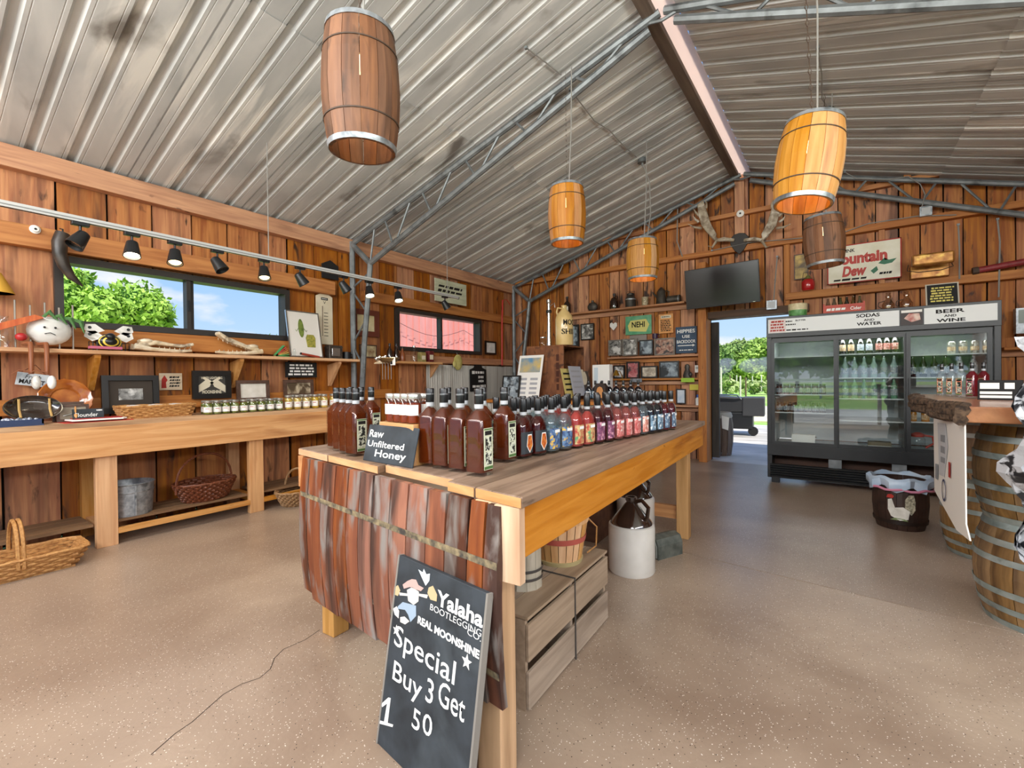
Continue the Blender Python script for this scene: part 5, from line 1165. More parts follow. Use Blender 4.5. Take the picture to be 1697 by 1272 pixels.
# antlers
an_m = M('antler', '7d6c58', 'b8aa94', (14, 14, 14), .6, 0, .4, c3='d8cfbf', s3=(8, 8, 8)); ap = P(1225, 403, 1, YB-.13)
an = T('antler_mount', 'pair of broad fallow deer antlers on a dark shield', 'antlers', (ap.x, ap.y, ap.z))
MB().prism([(x*.12, .03, z*.14) for x, z in [(-1, .55), (-.6, .95), (0, 1.05), (.6, .95), (1, .55), (.95, 0), (.5, -.7), (0, -1.1), (-.5, -.7), (-.95, 0)]], (0, -.035, 0)).build('shield', M('dark_shield', '2a2420', rough=.55), an, bevel=.006)
def apx(u, v, y): q = P(u, v, 1, y); return q-Vector((ap.x, ap.y, ap.z))
for s in (0, 1):
    m = (lambda u: u) if s == 0 else (lambda u: 2450-u)
    yv = YB-.2
    MB().tube([apx(m(1216), 398, YB-.14), apx(m(1200), 396, yv), apx(m(1188), 398, yv), apx(m(1178), 388, yv)], [.025, .03, .028, .03], 8).build('beam', an_m, an, True)
    pts = [apx(m(u), v, yv) for u, v in [(1186, 399), (1172, 386), (1163, 374), (1158, 356), (1156, 340), (1166, 332), (1172, 350), (1178, 370), (1188, 388)]]
    MB().prism(pts, (0, -.035, 0)).build('palm', an_m, an, bevel=.01)
    for a, b, c_ in [((1163, 378), (1150, 376), (1140, 371)), ((1188, 398), (1180, 410), (1173, 407)), ((1159, 358), (1153, 352), (1149, 345)), ((1158, 368), (1152, 363), (1149, 358)), ((1170, 345), (1171, 338), (1169, 331))]:
        MB().tube([apx(m(a[0]), a[1], yv-.015), apx(m(b[0]), b[1], yv-.03), apx(m(c_[0]), c_[1], yv-.04)], [.02, .014, .003], 8).build('tine', an_m, an, True)
p_ = P(1227, 354, 1, 7.31); t = T('ceramic_disc', 'round white ceramic disc on the girt above the antlers', 'insulator', p_); MB().lathe([(.045, 0), (.05, .01), (.03, .02), (0, .02)], 20, rot=Matrix.Rotation(R(90), 3, 'X')).build('disc', white_p, t, True); MB().lathe([(.014, .02), (.012, .026), (0, .026)], 10, rot=Matrix.Rotation(R(90), 3, 'X')).build('hole', black_p, t)
# signs and frames by the doorway
def bframe(nm, label, px, fm__, pm, fw=.025, y=YB-.04, **k):
    c, w_, h_ = BQ(*px, y); return frame(nm, label, (c.x, y, c.z), BRT, UP, w_, h_, fm__, pm, fw, **k), w_, h_
def bboard(nm, label, px, m_, y=YB-.03, cat='sign', **k):
    c, w_, h_ = BQ(*px, y); return board(nm, label, (c.x, y, c.z), BRT, UP, w_, h_, m_, cat=cat, **k), w_, h_
bframe('dark_poster', 'tall dark framed poster half hidden by the stoneware jug', (944, 538, 960, 574), frame_k, photo_bl)
bframe('small_photo', 'square black framed photo right of the stoneware jug', (963, 536, 985, 563), frame_k, photo_bw, .02)
t, w_, h_ = bboard('heart_decoration', 'white wire heart on the back wall', (1009, 532, 1025, 549), white_p, cat='decoration', pts=[(.0, -.07), (.065, .0), (.06, .05), (.03, .065), (0, .04), (-.03, .065), (-.06, .05), (-.065, 0)])
for k in range(3): MB().tube([(-.04, -.02+.03*k, .014), (.04, -.03+.03*k, .014)], .003, 5).build('wire', M('heart_wire', 'd8d8d4', rough=.5) if k == 0 else bpy.data.materials['heart_wire'], t)
t, w_, h_ = bboard('soda_tin_sign', 'green and yellow tin soda sign on the back wall', (1037, 523, 1080, 554), M('sign_green', '4c9a6c', '6fb088', (9, 9, 9), .4))
MB().poly([(-w_*.36, -h_*.3), (w_*.3, -h_*.38), (w_*.42, 0), (w_*.3, h_*.3), (-w_*.3, h_*.26), (-w_*.4, 0)], .012, .0135).build('yellow_field', M('sign_yellow', 'd8cf78', rough=.5), t); text('NEHI', ink_k, t, 0, .01, .0145, w_*.5, h_*.3, bold=.03)
t, w_, h_ = bboard('orange_rules_sign', 'small orange tin sign with black writing', (1092, 520, 1116, 552), M('sign_orange', 'd8924a', 'e8ac6a', (9, 9, 9), .5)); MB().bx(-w_*.36, w_*.36, h_*.28, h_*.42, .012, .0132).build('title_oval', cream, t)
strokes(1, ink_k, t, 0, h_*.35, .0142, w_*.6, h_*.08, 7); strokes(7, ink_k, t, 0, -h_*.1, .0132, w_*.78, h_*.62, 8)
t, w_, h_ = bboard('backdoor_sign', 'navy sign reading Hippies Use Backdoor with an arrow', (1120, 541, 1155, 585), M('sign_navy', '2c4258', '38506a', (7, 7, 7), .6))
text('HIPPIES', ink_w, t, 0, h_*.33, .013, w_*.84, h_*.14, bold=.02); text('USE', ink_w, t, 0, h_*.13, .013, w_*.36, h_*.11, bold=.02); text('BACKDOOR', ink_w, t, 0, -h_*.06, .013, w_*.88, h_*.12, bold=.02); strokes(1, ink_w, t, 0, -h_*.38, .013, w_*.7, h_*.06, 9)
MB().poly([(-w_*.4, -h_*.225), (w_*.3, -h_*.225), (w_*.3, -h_*.26), (w_*.42, -h_*.21), (w_*.3, -h_*.16), (w_*.3, -h_*.195), (-w_*.4, -h_*.195)], .012, .013).build('arrow', ink_w, t)
bboard('grey_plaque', 'narrow grey plaque behind the upper row of photos', (1044, 555, 1072, 566), M('grey_plaque', '8d847c', rough=.6))
t = T('purple_mug', 'dark purple mug hung between the two tin signs', 'mug', (obj_at(1085, 7.3), 7.3, P(1085, 561, 1, 7.3).z)); MB().lathe([(.04, 0), (.045, .08), (.04, .08), (.036, .01), (0, .01)], 16).build('cup', M('purple_glaze', '3c2440', rough=.25), t, True); MB().tube([(.04, 0, .065), (.07, 0, .06), (.07, 0, .025), (.04, 0, .018)], .006, 6).build('handle', bpy.data.materials['purple_glaze'], t, True); MB().tube([(.05, 0, .065), (.03, .09, .09)], .004, 5).build('peg', rust, t)
ph = [('grey framed photo of a person in white, leftmost on the upper picture shelf', (1009, 563, 1031, 589), frame_g, photo_bw), ('grey framed portrait photo, second on the upper picture shelf', (1032, 561, 1057, 589), frame_g, photo_bw),
      ('black framed blue-tinted photo on the upper picture shelf', (1060, 563, 1083, 588), frame_k, photo_bl), ('wide grey frame with a pink group photo on the upper picture shelf', (1085, 560, 1119, 588), frame_g, photo_cl)]
for lb, px, f_, p__ in ph: bframe('framed_photo', lb, px, f_, p__, .02, y=YB-.07, d=.025)
ph = [('narrow black framed photo, leftmost on the middle picture shelf', (1017, 605, 1036, 627), frame_k, photo_bw), ('black framed red photo on the middle picture shelf', (1039, 599, 1060, 627), frame_k, photo_rd),
      ('black framed sepia card on the middle picture shelf', (1063, 606, 1090, 626), frame_k, photo_sp), ('wide black framed grey chalk drawing on the middle picture shelf', (1093, 598, 1126, 626), frame_k, photo_bl)]
for lb, px, f_, p__ in ph: bframe('framed_photo', lb, px, f_, p__, .022, y=YB-.07, d=.025)
t = T('dark_figurine', 'dark seated figurine on the middle picture shelf', 'figurine', (obj_at(1138, 7.3), 7.3, z2)); MB().lathe([(.06, 0), (.065, .04), (.045, .1), (.03, .13), (.04, .16), (.03, .2), (0, .215)], 14, sy=.7).build('body', dkt, t, True); MB().sph((.05, -.02, .05), (.03, .03, .04), 8, 6).build('arm', dkt, t, True)
t = T('thermostat', 'white thermostat on the door post beside the picture shelves', 'thermostat', (obj_at(1155, 7.3), 7.3, P(1155, 617, 1, 7.3).z)); MB().bx(-.035, .035, -.02, .02, 0, .11).build('case', white_p, t, bevel=.006); MB().bx(-.02, .02, -.023, -.02, .05, .09).build('display', M('grey_display', '9aa09a', rough=.3), t); MB().bx(-.03, .03, .02, .09, .04, .06).build('mount', white_p, t)
bboard('green_card', 'lime green card clipped to the middle shelf edge', (1129, 626, 1151, 633), M('lime_card', '9cc43a', rough=.6), y=YB-.18, cat='card'); bboard('yellow_card', 'yellow price card below the middle picture shelf', (1143, 634, 1158, 646), M('yellow_card', 'd8cc4a', rough=.6), y=YB-.03, cat='card')
bboard('silver_card', 'small silver card at the middle shelf\'s left edge', (1045, 627, 1064, 633), galv, y=YB-.18, cat='card')
bframe('blue_photo', 'black framed pale blue photo standing on the lowest shelf', (1121, 644, 1137, 669), frame_k, M('pale_photo', 'b8c8d8', 'd8dde2', (9, 9, 9), .5), .018, y=YB-.08)
t = T('spray_bottle', 'white plastic bottle with a blue cap on the lowest shelf', 'bottle', (obj_at(1155, 7.3), 7.3, z3)); MB().lathe([(.03, 0), (.032, .01), (.032, .1), (.015, .12)], 16).build('body', white_p, t, True); MB().lathe([(.02, .118), (.018, .16), (0, .165)], 12).build('cap', M('blue_cap', '2f5fae', rough=.4), t, True)
# ---- right part of the back wall
bframe('western_poster', 'yellow bordered poster partly behind the dark keg', (1316, 421, 1340, 463), frame_b, M('poster_yellow', 'c8a85a', '5a4a34', (12, 12, 12), .5), .012)
p_ = P(1339, 483, 1, 7.25); t = T('red_lantern', 'bright red enamel lantern pot on the right shelf girt', 'lantern', (p_.x, 7.27, 2.385)); MB().lathe([(.06, 0), (.075, .02), (.078, .11), (.06, .14), (.03, .155)], 20).build('body', M('red_glaze', 'b81c22', rough=.2, coat=1), t, True); MB().lathe([(.034, .155), (.03, .18), (.012, .2), (0, .2)], 14).build('lid', M('olive_lid', '6a6a3a', rough=.5), t, True); MB().tube([(-.07, 0, .12), (-.05, 0, .24), (.05, 0, .24), (.07, 0, .12)], .004, 5).build('bail', rust, t)
t, w_, h_ = bboard('soda_sign', 'big white tin soda sign with red script lettering above the cooler', (1371, 402, 1494, 466), M('sign_white', 'e6e2cf', 'd8d2b8', (6, 6, 6), .4), y=7.315)
for b_ in ((-w_/2, w_/2, h_/2-.012, h_/2), (-w_/2, w_/2, -h_/2, -h_/2+.012), (-w_/2, -w_/2+.012, -h_/2, h_/2), (w_/2-.012, w_/2, -h_/2, h_/2)): MB().bx(*b_, .012, .0135).build('red_border', ink_r, t)
red = M('script_red', 'b8301f', rough=.5); text('DRINK', ink_k, t, -w_*.22, h_*.34, .0135, w_*.22, h_*.09, bold=.02); text('Mountain', red, t, -w_*.07, h_*.13, .0135, w_*.78, h_*.3, bold=.05); text('Dew', red, t, -w_*.12, -h_*.2, .0135, w_*.34, h_*.28, bold=.05, shear=.2)
grn = M('sign_leaf_green', '1f6a48', rough=.5); MB().poly([(w_*.2, -.04), (w_*.28, .02), (w_*.34, -.01), (w_*.44, .0), (w_*.38, -.05), (w_*.28, -.06)], .012, .0135).build('green_splash', grn, t); MB().poly([(w_*.1, -.12), (w_*.18, -.07), (w_*.2, -.12), (w_*.14, -.16)], .012, .0135).build('green_splash', grn, t)
strokes(1, ink_k, t, -w_*.18, -h_*.41, .0135, w_*.5, h_*.09, 10, .3); strokes(1, ink_k, t, w_*.3, -h_*.34, .0135, w_*.18, h_*.1, 11, .3)
p_ = P(1540, 466, 1, 7.25); t = T('copper_tin', 'large copper-coloured lunch tin with curved lid on the right girt', 'tin box', (p_.x, 7.3, 2.385)); cpm = M('copper_tin', '8a5426', 'c08a44', (12, 12, 12), .35, .4, c3='d8b45a', s3=(9, 9, 9))
MB().bx(-.17, .17, -.09, .03, 0, .15).build('body', cpm, t, bevel=.008); MB().bx(-.18, .18, -.095, .035, .15, .24).build('lid', cpm, t, bevel=.02); text('STONEMAN', cream, t, 0, 0, 0, .2, .03); o = t.children[-1]; o.rotation_euler = (R(90), 0, 0); o.location = (0, -.0965, .2); MB().tube([(-.185, -.03, .18), (-.2, -.09, .1), (-.1, -.1, .07), (.1, -.1, .07), (.2, -.09, .1), (.185, -.03, .18)], .005, 5).build('strap', rust, t)
p_ = P(1665, 450, 1, 7.25); t = T('red_rod', 'long red wooden oar-like rod lying on the right girt', 'rod', (p_.x, 7.3, 2.385)); MB().tube([(-.22, -.03, .03), (.6, -.03, .12)], .035, 10).build('shaft', M('dark_red_paint', '7a2426', '94363a', (20, 20, 20), .5), t, True); MB().tube([(-.25, -.03, .027), (-.2, -.03, .032)], .04, 10).build('tip', rust, t)
for lb, pts in [('white conduit running down the wall right of the copper tin', [(1588, 372), (1590, 410), (1590, 462)]), ('white conduit running down the wall to the cooler\'s right end', [(1653, 363), (1657, 400), (1656, 450), (1655, 492)]), ('white conduit beside the television dropping to a switch box', [(1288, 425), (1285, 460), (1282, 500)]), ('white cable dropping left of the antlers', [(1123, 345), (1122, 400), (1131, 425)])]:
    cable(lb, [P(u, v, 1, 7.285) for u, v in pts], .008, 'wall_conduit')
for lb, px in [('grey switch box on the wall below the television\'s right corner', (1271, 498, 1288, 513)), ('small grey electrical box under the back truss', (1523, 343, 1544, 359))]:
    t, w_, h_ = bboard('switch_box', lb, px, galv, y=7.285, cat='switch box', d=.05); MB().bx(-w_*.35, w_*.35, -h_*.35, h_*.35, .05, .053).build('cover', M('cover_plate', 'b8bcbe', rough=.4) if 'cover_plate' not in bpy.data.materials else bpy.data.materials['cover_plate'], t)
cable('white cable arching from the truss to the small electrical box', [P(u, v, 1, 7.2) for u, v in [(1400, 285), (1420, 296), (1470, 298), (1505, 292), (1525, 305), (1533, 322), (1528, 342)]], .005)
cable('long white cable lying along the upper girt', [P(u, v, 1, 7.27) for u, v in [(1180, 415), (1240, 402), (1330, 394), (1400, 384), (1440, 370), (1520, 358), (1585, 356)]], .006)
t, w_, h_ = bboard('meter_box', 'grey electric meter box on the wall at the right edge', (1679, 511, 1720, 553), galv, y=7.3, cat='meter', d=.1); MB().bx(-w_*.4, w_*.4, -h_*.1, h_*.42, .1, .104).build('door', M('meter_door', '9aa6a0', rough=.5), t)
shelf('short board shelf on the wall at the right edge', 1664, 1730, 574, 7.2, d=.2)
# ================================================================ LEFT WALL FAR END
c, w_, h_ = LQ(652, 596, 735, 600, -5.0); z4 = P(690, 599, 0, -5.0).z; t = T('wall_shelf', 'short shelf of bottles below the smaller window', 'shelf', (XL, P(690, 598, 0, -5.0).y, z4)); L = abs(P(735, 598, 0, -5.0).y-P(650, 598, 0, -5.0).y)/2; MB().bx(0, .24, -L, L, -.03, 0).build('board', pine_y, t); MB().prism([(.01, L-.06, -.03), (.2, L-.06, -.03), (.01, L-.06, -.25)], (0, .03, 0)).build('bracket', pine_z, t)
def lsh(u): return P(u, 590, 0, -5.05).y
for i, (u, hh, m_, lb) in enumerate([(646, .24, brg, 'dark brown bottle, leftmost on the short shelf'), (657, .24, brg, 'dark brown bottle, second on the short shelf'), (667, .2, M('cork_bottle', '8a4a26', rough=.3), 'cork-coloured bottle with paper tag on the short shelf'), (686, .23, clear_g, 'square clear glass decanter on the short shelf'), (699, .17, M('map_tin', 'b09a5a', '7a7a4a', (14, 14, 14), .5), 'squat map-patterned tin on the short shelf'), (712, .2, M('dark_red_tin', '5a1a1c', '7d3034', (14, 14, 14), .4), 'dark red tin canister with white print on the short shelf')]):
    t = T('shelf_bottle', lb, 'bottle', (-5.05, lsh(u), z4), group=None); r = .05 if i > 2 else .04
    if i < 4:
        MB().lathe([(r*.95, 0), (r, .01), (r, hh*.55), (r*.4, hh*.75), (r*.35, hh*.92)], 16).build('body', m_, t, True); MB().lathe([(r*.42, hh*.9), (r*.42, hh), (0, hh)], 12).build('stopper', black_p if i != 3 else chrome, t, True)
    else:
        MB().bx(-.04, .04, -r, r, 0, hh*.85).build('body', m_, t, bevel=.006); MB().bx(-.03, .03, -r*.6, r*.6, hh*.85, hh*.92).build('lid', black_p, t)
        MB().bx(.04, .042, -r*.7, r*.7, hh*.2, hh*.55).build('print', cream, t)
c, w_, h_ = LQ(583, 513, 627, 557, -5.16); frame('red_wood_picture', 'reddish framed picture behind the truss post', (-5.17, c.y, c.z), LRT, UP, w_, h_, M('mahogany_frame', '6a3324', rough=.5), M('pale_picture', 'c8b88a', 'e0d4ac', (8, 8, 8), .5), .07, .03)
c, w_, h_ = LQ(606, 570, 634, 592, -5.05); frame('tilted_map_picture', 'small picture leaning beside the truss post at the shelf end', (-5.185, c.y, c.z), LRT, lean((1, 0, 0), 1), w_, h_, frame_b, M('map_print', 'cbbf96', '8a6a4a', (14, 14, 14), .6), .015, .02)
c, w_, h_ = LQ(716, 467, 768, 503, -5.14); t = board('script_sign', 'pale green handwritten board hung high on the wall above the small window', (-5.09, c.y, c.z), LRT, (0, .05, 1), w_, h_, M('pale_green_board', 'b9bda0', 'd0d2b8', (5, 20, 20), .7), .015); strokes(3, ink_k, t, 0, 0, .016, w_*.84, h_*.6, 12, .5)
c, w_, h_ = LQ(805, 565, 823, 587, -5.14); frame('licence_frame', 'small black framed licence on the wall near the corner', (-5.165, c.y, c.z), LRT, UP, w_, h_, frame_k, M('licence_paper', 'd8d8d2', 'efeeea', (12, 12, 12), .6), .03)
rp = [P(833, 497, 0, -5.06), P(832, 530, 0, -5.06), P(832, 605, 0, -5.06)]; t = T('red_pole', 'thin bright red pole standing near the corner post', 'pole', (rp[2].x, rp[2].y, rp[2].z)); q = [p-rp[2] for p in rp]; MB().tube([q[2], q[1], q[0]], .014, 8).build('shaft', M('bright_red', 'c2201c', rough=.4), t, True); MB().tube([q[0], q[0]+Vector((.02, .1, .02)), q[0]+Vector((.02, .2, -.06))], .006, 6).build('hook', bpy.data.materials['bright_red'], t, True); MB().tube([q[2], (q[2].x-.08, q[2].y, q[2].z)], .01, 6).build('wall_clip', black_p, t)
c, w_, h_ = LQ(752, 587, 766, 613, -5.1); t = T('yellow_mitt', 'faded yellow oven mitt hanging under the small window', 'mitt', (-5.1, c.y, c.z)); MB().sph((0, 0, 0), (.025, w_/2, h_/2), 14, 10).build('body', M('faded_yellow', 'b8ac5c', 'cfc47a', (12, 12, 12), .8), t, True); MB().sph((.01, -w_*.45, -.03), (.02, w_*.2, h_*.22), 10, 8).build('thumb', bpy.data.materials['faded_yellow'], t, True); MB().tube([(0, 0, h_*.45), (-.03, 0, h_*.6)], .004, 5).build('loop', wire_m, t)
c, w_, h_ = LQ(786, 600, 812, 648, -5.05); t = board('tombstone_sign', 'black tombstone-shaped sign with white lettering before the metal wainscot', (-5.155, c.y, c.z), LRT, UP, w_, h_, black_m, .02, pts=[(-w_/2, -h_/2), (w_/2, -h_/2), (w_/2, h_*.25), (w_*.25, h_*.32), (w_*.18, h_*.45), (0, h_/2), (-w_*.18, h_*.45), (-w_*.25, h_*.32), (-w_/2, h_*.25)])
strokes(1, ink_w, t, 0, h_*.15, .021, w_*.85, h_*.17, 13); strokes(2, ink_w, t, w_*.18, -h_*.08, .021, w_*.4, h_*.28, 14); strokes(1, ink_w, t, 0, -h_*.33, .021, w_*.9, h_*.17, 15)
sp = P(615, 596, 1, 3.3); t = T('hanging_scale', 'antique metal scale cluster with dangling tags on the truss post', 'scale', (sp.x, 3.5, sp.z)); MB().lathe([(.0, -.03), (.08, -.02), (.11, .02), (.105, .025), (.07, -.01), (0, -.02)], 20, (.06, 0, 0), sx=1.2).build('pan', M('old_brass', '6a543a', '8f7850', (12, 12, 12), .4, .6), t, True)
for k in range(4): MB().sph((-.12+.05*k, -.03, .02+.012*(k % 2)), .026, 10, 8).build('weight', chrome, t, True)
MB().tube([(-.2, 0, -.03), (-.12, 0, -.02), (.1, 0, -.02)], [.006, .02, .012], 8).build('horn_arm', bone, t, True); MB().tube([(0, .0, .0), (-.02, .15, .03)], .012, 6).build('bracket', steel, t)
for k in range(4): MB().tube([(-.03+.05*k, -.02, -.02), (-.03+.05*k, -.02, -.22)], .003, 5).build('chain', wire_m, t)
q = MB().bx(.12, .2, -.03, -.025, -.06, .03).build('tag', white_p, t); MB().bx(.125, .155, -.033, -.03, -.05, .02).build('tag_print', ink_k, q)
# ================================================================ COUNTER with crate
CX0, CX1, CY0, CY1, CZ = -4.3, -2.0, 5.2, 6.35, .97
ct = T('sales_counter', 'sales counter with a corrugated metal front behind the display table', 'counter', (CX1, CY0, 0)); zinc = bpy.data.materials['weathered_zinc']
MB().bx(CX0-CX1+.03, -.03, .03, CY1-CY0-.03, 0, CZ-.04).build('body', dark_void, ct); MB().bx(CX0-CX1-.03, .03, -.03, CY1-CY0+.03, CZ-.04, CZ).build('worktop', beam_x, ct, bevel=.004)
def corr(n, L): return [(L*i/(n*4), .012*math.sin(i*math.pi/2)) for i in range(n*4+1)]
mb = MB(); cc = corr(30, CX1-CX0-.06)
for (a, h1), (b, h2) in zip(cc, cc[1:]): mb.add([(-.03-a, .015-h1, 0), (-.03-b, .015-h2, 0), (-.03-b, .015-h2, CZ-.04), (-.03-a, .015-h1, CZ-.04)], [(3, 2, 1, 0)])
mb.build('front_sheet', zinc, ct); mb = MB(); cc = corr(15, CY1-CY0-.06)
for (a, h1), (b, h2) in zip(cc, cc[1:]): mb.add([(-.015+h1, .03+a, 0), (-.015+h2, .03+b, 0), (-.015+h2, .03+b, CZ-.04), (-.015+h1, .03+a, CZ-.04)], [(0, 1, 2, 3)])
mb.build('side_sheet', zinc, ct)
yc = 5.42; xa, xb = P(873, 620, 1, yc).x, P(934, 620, 1, yc).x; ye = P(980, 620, 0, xb).y; zt = P(900, 575, 1, yc).z
ruw = M('rust_stained_wood', '6a3d22', '8f5a34', (14, 14, 5), .65, 0, .3, 0, 7, .6, '4a2a18', (9, 9, 9)); ck = T('wooden_crate', 'rust-stained wooden crate with an open side on the sales counter', 'crate', (xb, yc, CZ)); ww = xb-xa; dd = min(.6, ye-yc); hh = zt-CZ
MB().bx(-ww, 0, 0, .02, 0, hh).build('front_panel', ruw, ck, bevel=.003); MB().bx(-ww, 0, dd-.02, dd, 0, hh).build('rear_panel', ruw, ck); MB().bx(-ww, -ww+.02, .02, dd-.02, 0, hh).build('back_panel', ruw, ck); MB().bx(-ww, 0, 0, dd, hh, hh+.02).build('top_panel', ruw, ck, bevel=.003); MB().bx(-ww+.02, 0, .02, dd-.02, 0, .02).build('bottom_panel', ruw, ck)
o = strokes(1, M('burnt_letters', '4a2414', rough=.8), ck, 0, 0, 0, hh*.75, .08, 16); o.rotation_euler = (R(90), R(90), 0); o.location = (-.09, -.002, hh*.5)
jx = P(937, 560, 1, yc+.15).x; jm = M('cream_jug', 'd8b878', 'e4c88e', (6, 6, 6), .3, coat=.5); ju = T('moonshine_jug', 'cream jug with black Moonshine lettering on top of the wooden crate', 'jug', (xb-.0-.06, yc+.14, zt+.02)); jr, jh = .12, P(935, 506, 1, yc+.14).z-zt-.02
MB().lathe([(jr*.94, 0), (jr, .012), (jr, jh*.66), (jr*.9, jh*.74), (jr*.55, jh*.84), (jr*.3, jh*.9), (jr*.28, jh*.96), (jr*.33, jh), (0, jh)], 32).build('body', jm, ju, True); MB().tube([(-.03, 0, jh*.93), (-.09, -.02, jh*.95), (-.105, -.02, jh*.85), (-.09, -.02, jh*.76)], .013, 8).build('handle', jm, ju, True)
for b_, zc in (('MOON', .56), ('SHINE', .33)): o = text(b_, ink_k, ju, 0, jh*zc, 0, .25 if b_ == 'MOON' else .3, .075, bold=.025); wrap_text(o, jr+.001, R(82))
pm = T('chrome_pump', 'tall chrome bottle pump clamped beside the cream jug', 'pump', (P(910, 560, 1, yc+.1).x, yc+.1, zt+.02)); ph_ = P(910, 495, 1, yc+.1).z-zt-.02; MB().lathe([(.03, 0), (.028, .02), (.024, ph_*.9), (.035, ph_*.92), (.033, ph_*.98), (0, ph_)], 18).build('tube', chrome, pm, True); MB().lathe([(.036, ph_*.7), (.04, ph_*.73), (.036, ph_*.76)], 16).build('clamp', black_p, pm, True); MB().tube([(.03, 0, ph_*.85), (.09, 0, ph_*.9), (.1, 0, ph_*.8)], .006, 6).build('spout', chrome, pm, True)
gj = T('glass_jar', 'round clear glass jar left of the chrome pump on the crate', 'jar', (P(900, 560, 1, yc+.25).x, yc+.25, zt+.02)); MB().lathe([(.05, 0), (.06, .03), (.055, .1), (.04, .12), (.04, .13)], 18).build('body', clear_g, gj, True); MB().lathe([(.042, .128), (.042, .145), (0, .145)], 16).build('lid', lidm, gj, True)
def stand(nm, label, px, y, m_, deg, tw=0, cat='sign', rt=(1, 0, 0), fr=None):
    c, w_, h_ = BQ(*px, y); d = Vector(rt).cross(Vector((0, 0, 1))); up_ = lean(d, deg)+Vector(rt)*tw
    if fr: return frame(nm, label, (c.x, y, c.z), rt, up_, w_, h_, fr, m_, .018, cat=cat), w_, h_
    return board(nm, label, (c.x, y, c.z), rt, up_, w_, h_, m_, .004, cat), w_, h_
stand('leaning_photo', 'black framed blue photo leaning sideways before the paper menu', (833, 622, 862, 664), 5.25, photo_bl, 10, -.45, 'picture frame', (1, 0, 0), frame_k)
t, w_, h_ = stand('menu_stand', 'white paper menu stand with a colour photo at the top', (857, 587, 897, 665), 5.3, white_p, 14, -.15)
MB().bx(-w_*.42, w_*.42, h_*.12, h_*.44, .004, .0055).build('photo', M('menu_photo', '5f8fb0', 'd8b860', (6, 6, 6), .5), t)
for i in range(4):
    for s in (-1, 1): MB().bx(s*w_*.22-w_*.15, s*w_*.22+w_*.15, -h_*(.05+.1*i), -h_*(.0+.1*i), .004, .005).build('text_block', M('grey_print', 'a8a8ac', rough=.8) if 'grey_print' not in bpy.data.materials else bpy.data.materials['grey_print'], t)
for nm, lb, px, m_, x_ in [('yellow_brochure', 'yellow brochure leaning in the open crate side', (933, 610, 952, 660), M('yellow_paper', 'd8c678', rough=.8), xb+.06), ('grey_brochure', 'grey brochure between the yellow one and the round label', (946, 606, 966, 656), M('grey_paper', 'b4b6be', rough=.8), xb+.10), ('dark_brochure', 'dark brochure with a pale round label in the crate', (958, 614, 978, 656), M('dark_paper', '5a5048', rough=.7), xb+.03)]:
    c, w_, h_ = LQ(*px, x_); t = board(nm, lb, (x_, min(c.y, yc+dd-.02), c.z), (0, 1, 0), lean((1, 0, 0), 12)+Vector((0, -.12, 0)), w_, h_, m_, .003, 'brochure')
    if nm[0] == 'd': MB().lathe([(w_*.3, .003), (w_*.3, .0042), (0, .0042)], 18, (0, h_*.25, 0)).build('round_label', cream, t)
    else:
        for i in range(4): MB().bx(-w_*.35, w_*.35, h_*(.3-.18*i), h_*(.36-.18*i), .003, .004).build('text_line', bpy.data.materials['grey_print'] if nm[0] == 'g' else ink_k, t)
t = T('white_terminal', 'tall white cash terminal on the counter right of the crate', 'terminal', (P(998, 640, 1, 6.1).x, 6.1, CZ)); MB().bx(-.13, .13, -.05, .08, .02, .48).build('case', white_p, t, bevel=.01); MB().bx(-.1, -.04, -.054, -.05, .08, .44).build('screen_strip', M('pale_screen', 'c8d4da', rough=.2), t); MB().bx(-.15, .15, -.1, .12, 0, .02).build('base', black_p, t)
t = T('mantel_clock', 'small dark mantel clock with an orange arched face on the counter', 'clock', (P(1000, 650, 1, 5.62).x-.05, 5.62, CZ)); MB().prism([(-.08, 0, 0), (.08, 0, 0), (.08, 0, .18), (.05, 0, .22), (-.05, 0, .22), (-.08, 0, .18)], (0, .08, 0)).build('case', M('dark_walnut', '2e1f16', rough=.5), t); MB().prism([(-.045, -.002, .03), (.045, -.002, .03), (.045, -.002, .13), (.03, -.002, .165), (0, -.002, .178), (-.03, -.002, .165), (-.045, -.002, .13)], (0, -.003, 0)).build('face', M('orange_face', 'c88a50', rough=.6), t); MB().lathe([(.02, .22), (.01, .245), (0, .25)], 10, (0, .04, 0)).build('finial', black_p, t, True)
t = T('gold_lamp', 'small gold gooseneck lamp beside the white terminal', 'lamp', (P(1018, 640, 1, 6.15).x+.12, 6.15, CZ)); gold = M('gold_metal', 'b08a3a', rough=.3, metal=.9); MB().lathe([(.06, 0), (.055, .015), (0, .02)], 18).build('base', gold, t, True); MB().tube([(0, 0, .01), (0, 0, .3), (-.02, -.03, .38), (-.05, -.06, .38)], .007, 8).build('neck', gold, t, True); MB().lathe([(.015, .03), (.05, -.05), (.045, -.05), (.01, .02)], 16, (-.06, -.07, .37)).build('shade', gold, t, True)
lt_ = T('serving_tray', 'flat black tray on the counter before the picture shelves', 'tray', (P(1032, 655, 1, 5.45).x, 5.45, CZ)); MB().lathe([(.0, 0), (.2, 0), (.22, .02), (.215, .02), (.19, .006), (0, .006)], 24).build('tray', black_p, lt_, True); MB().tube([(.21, -.04, .02), (.25, -.04, .03), (.25, .04, .03), (.21, .04, .02)], .006, 6).build('handle', black_p, lt_, True)
for i in range(8):
    q = P(1022+4.0*i, 640, 1, 6.1+.01*i); dup(kinds[6][1], (-2.83+.1*i, 5.78, CZ), R(-90), 'dark flask bottle on the counter before the picture shelves, %s from the left' % ordn(i), 'bottles on the sales counter')
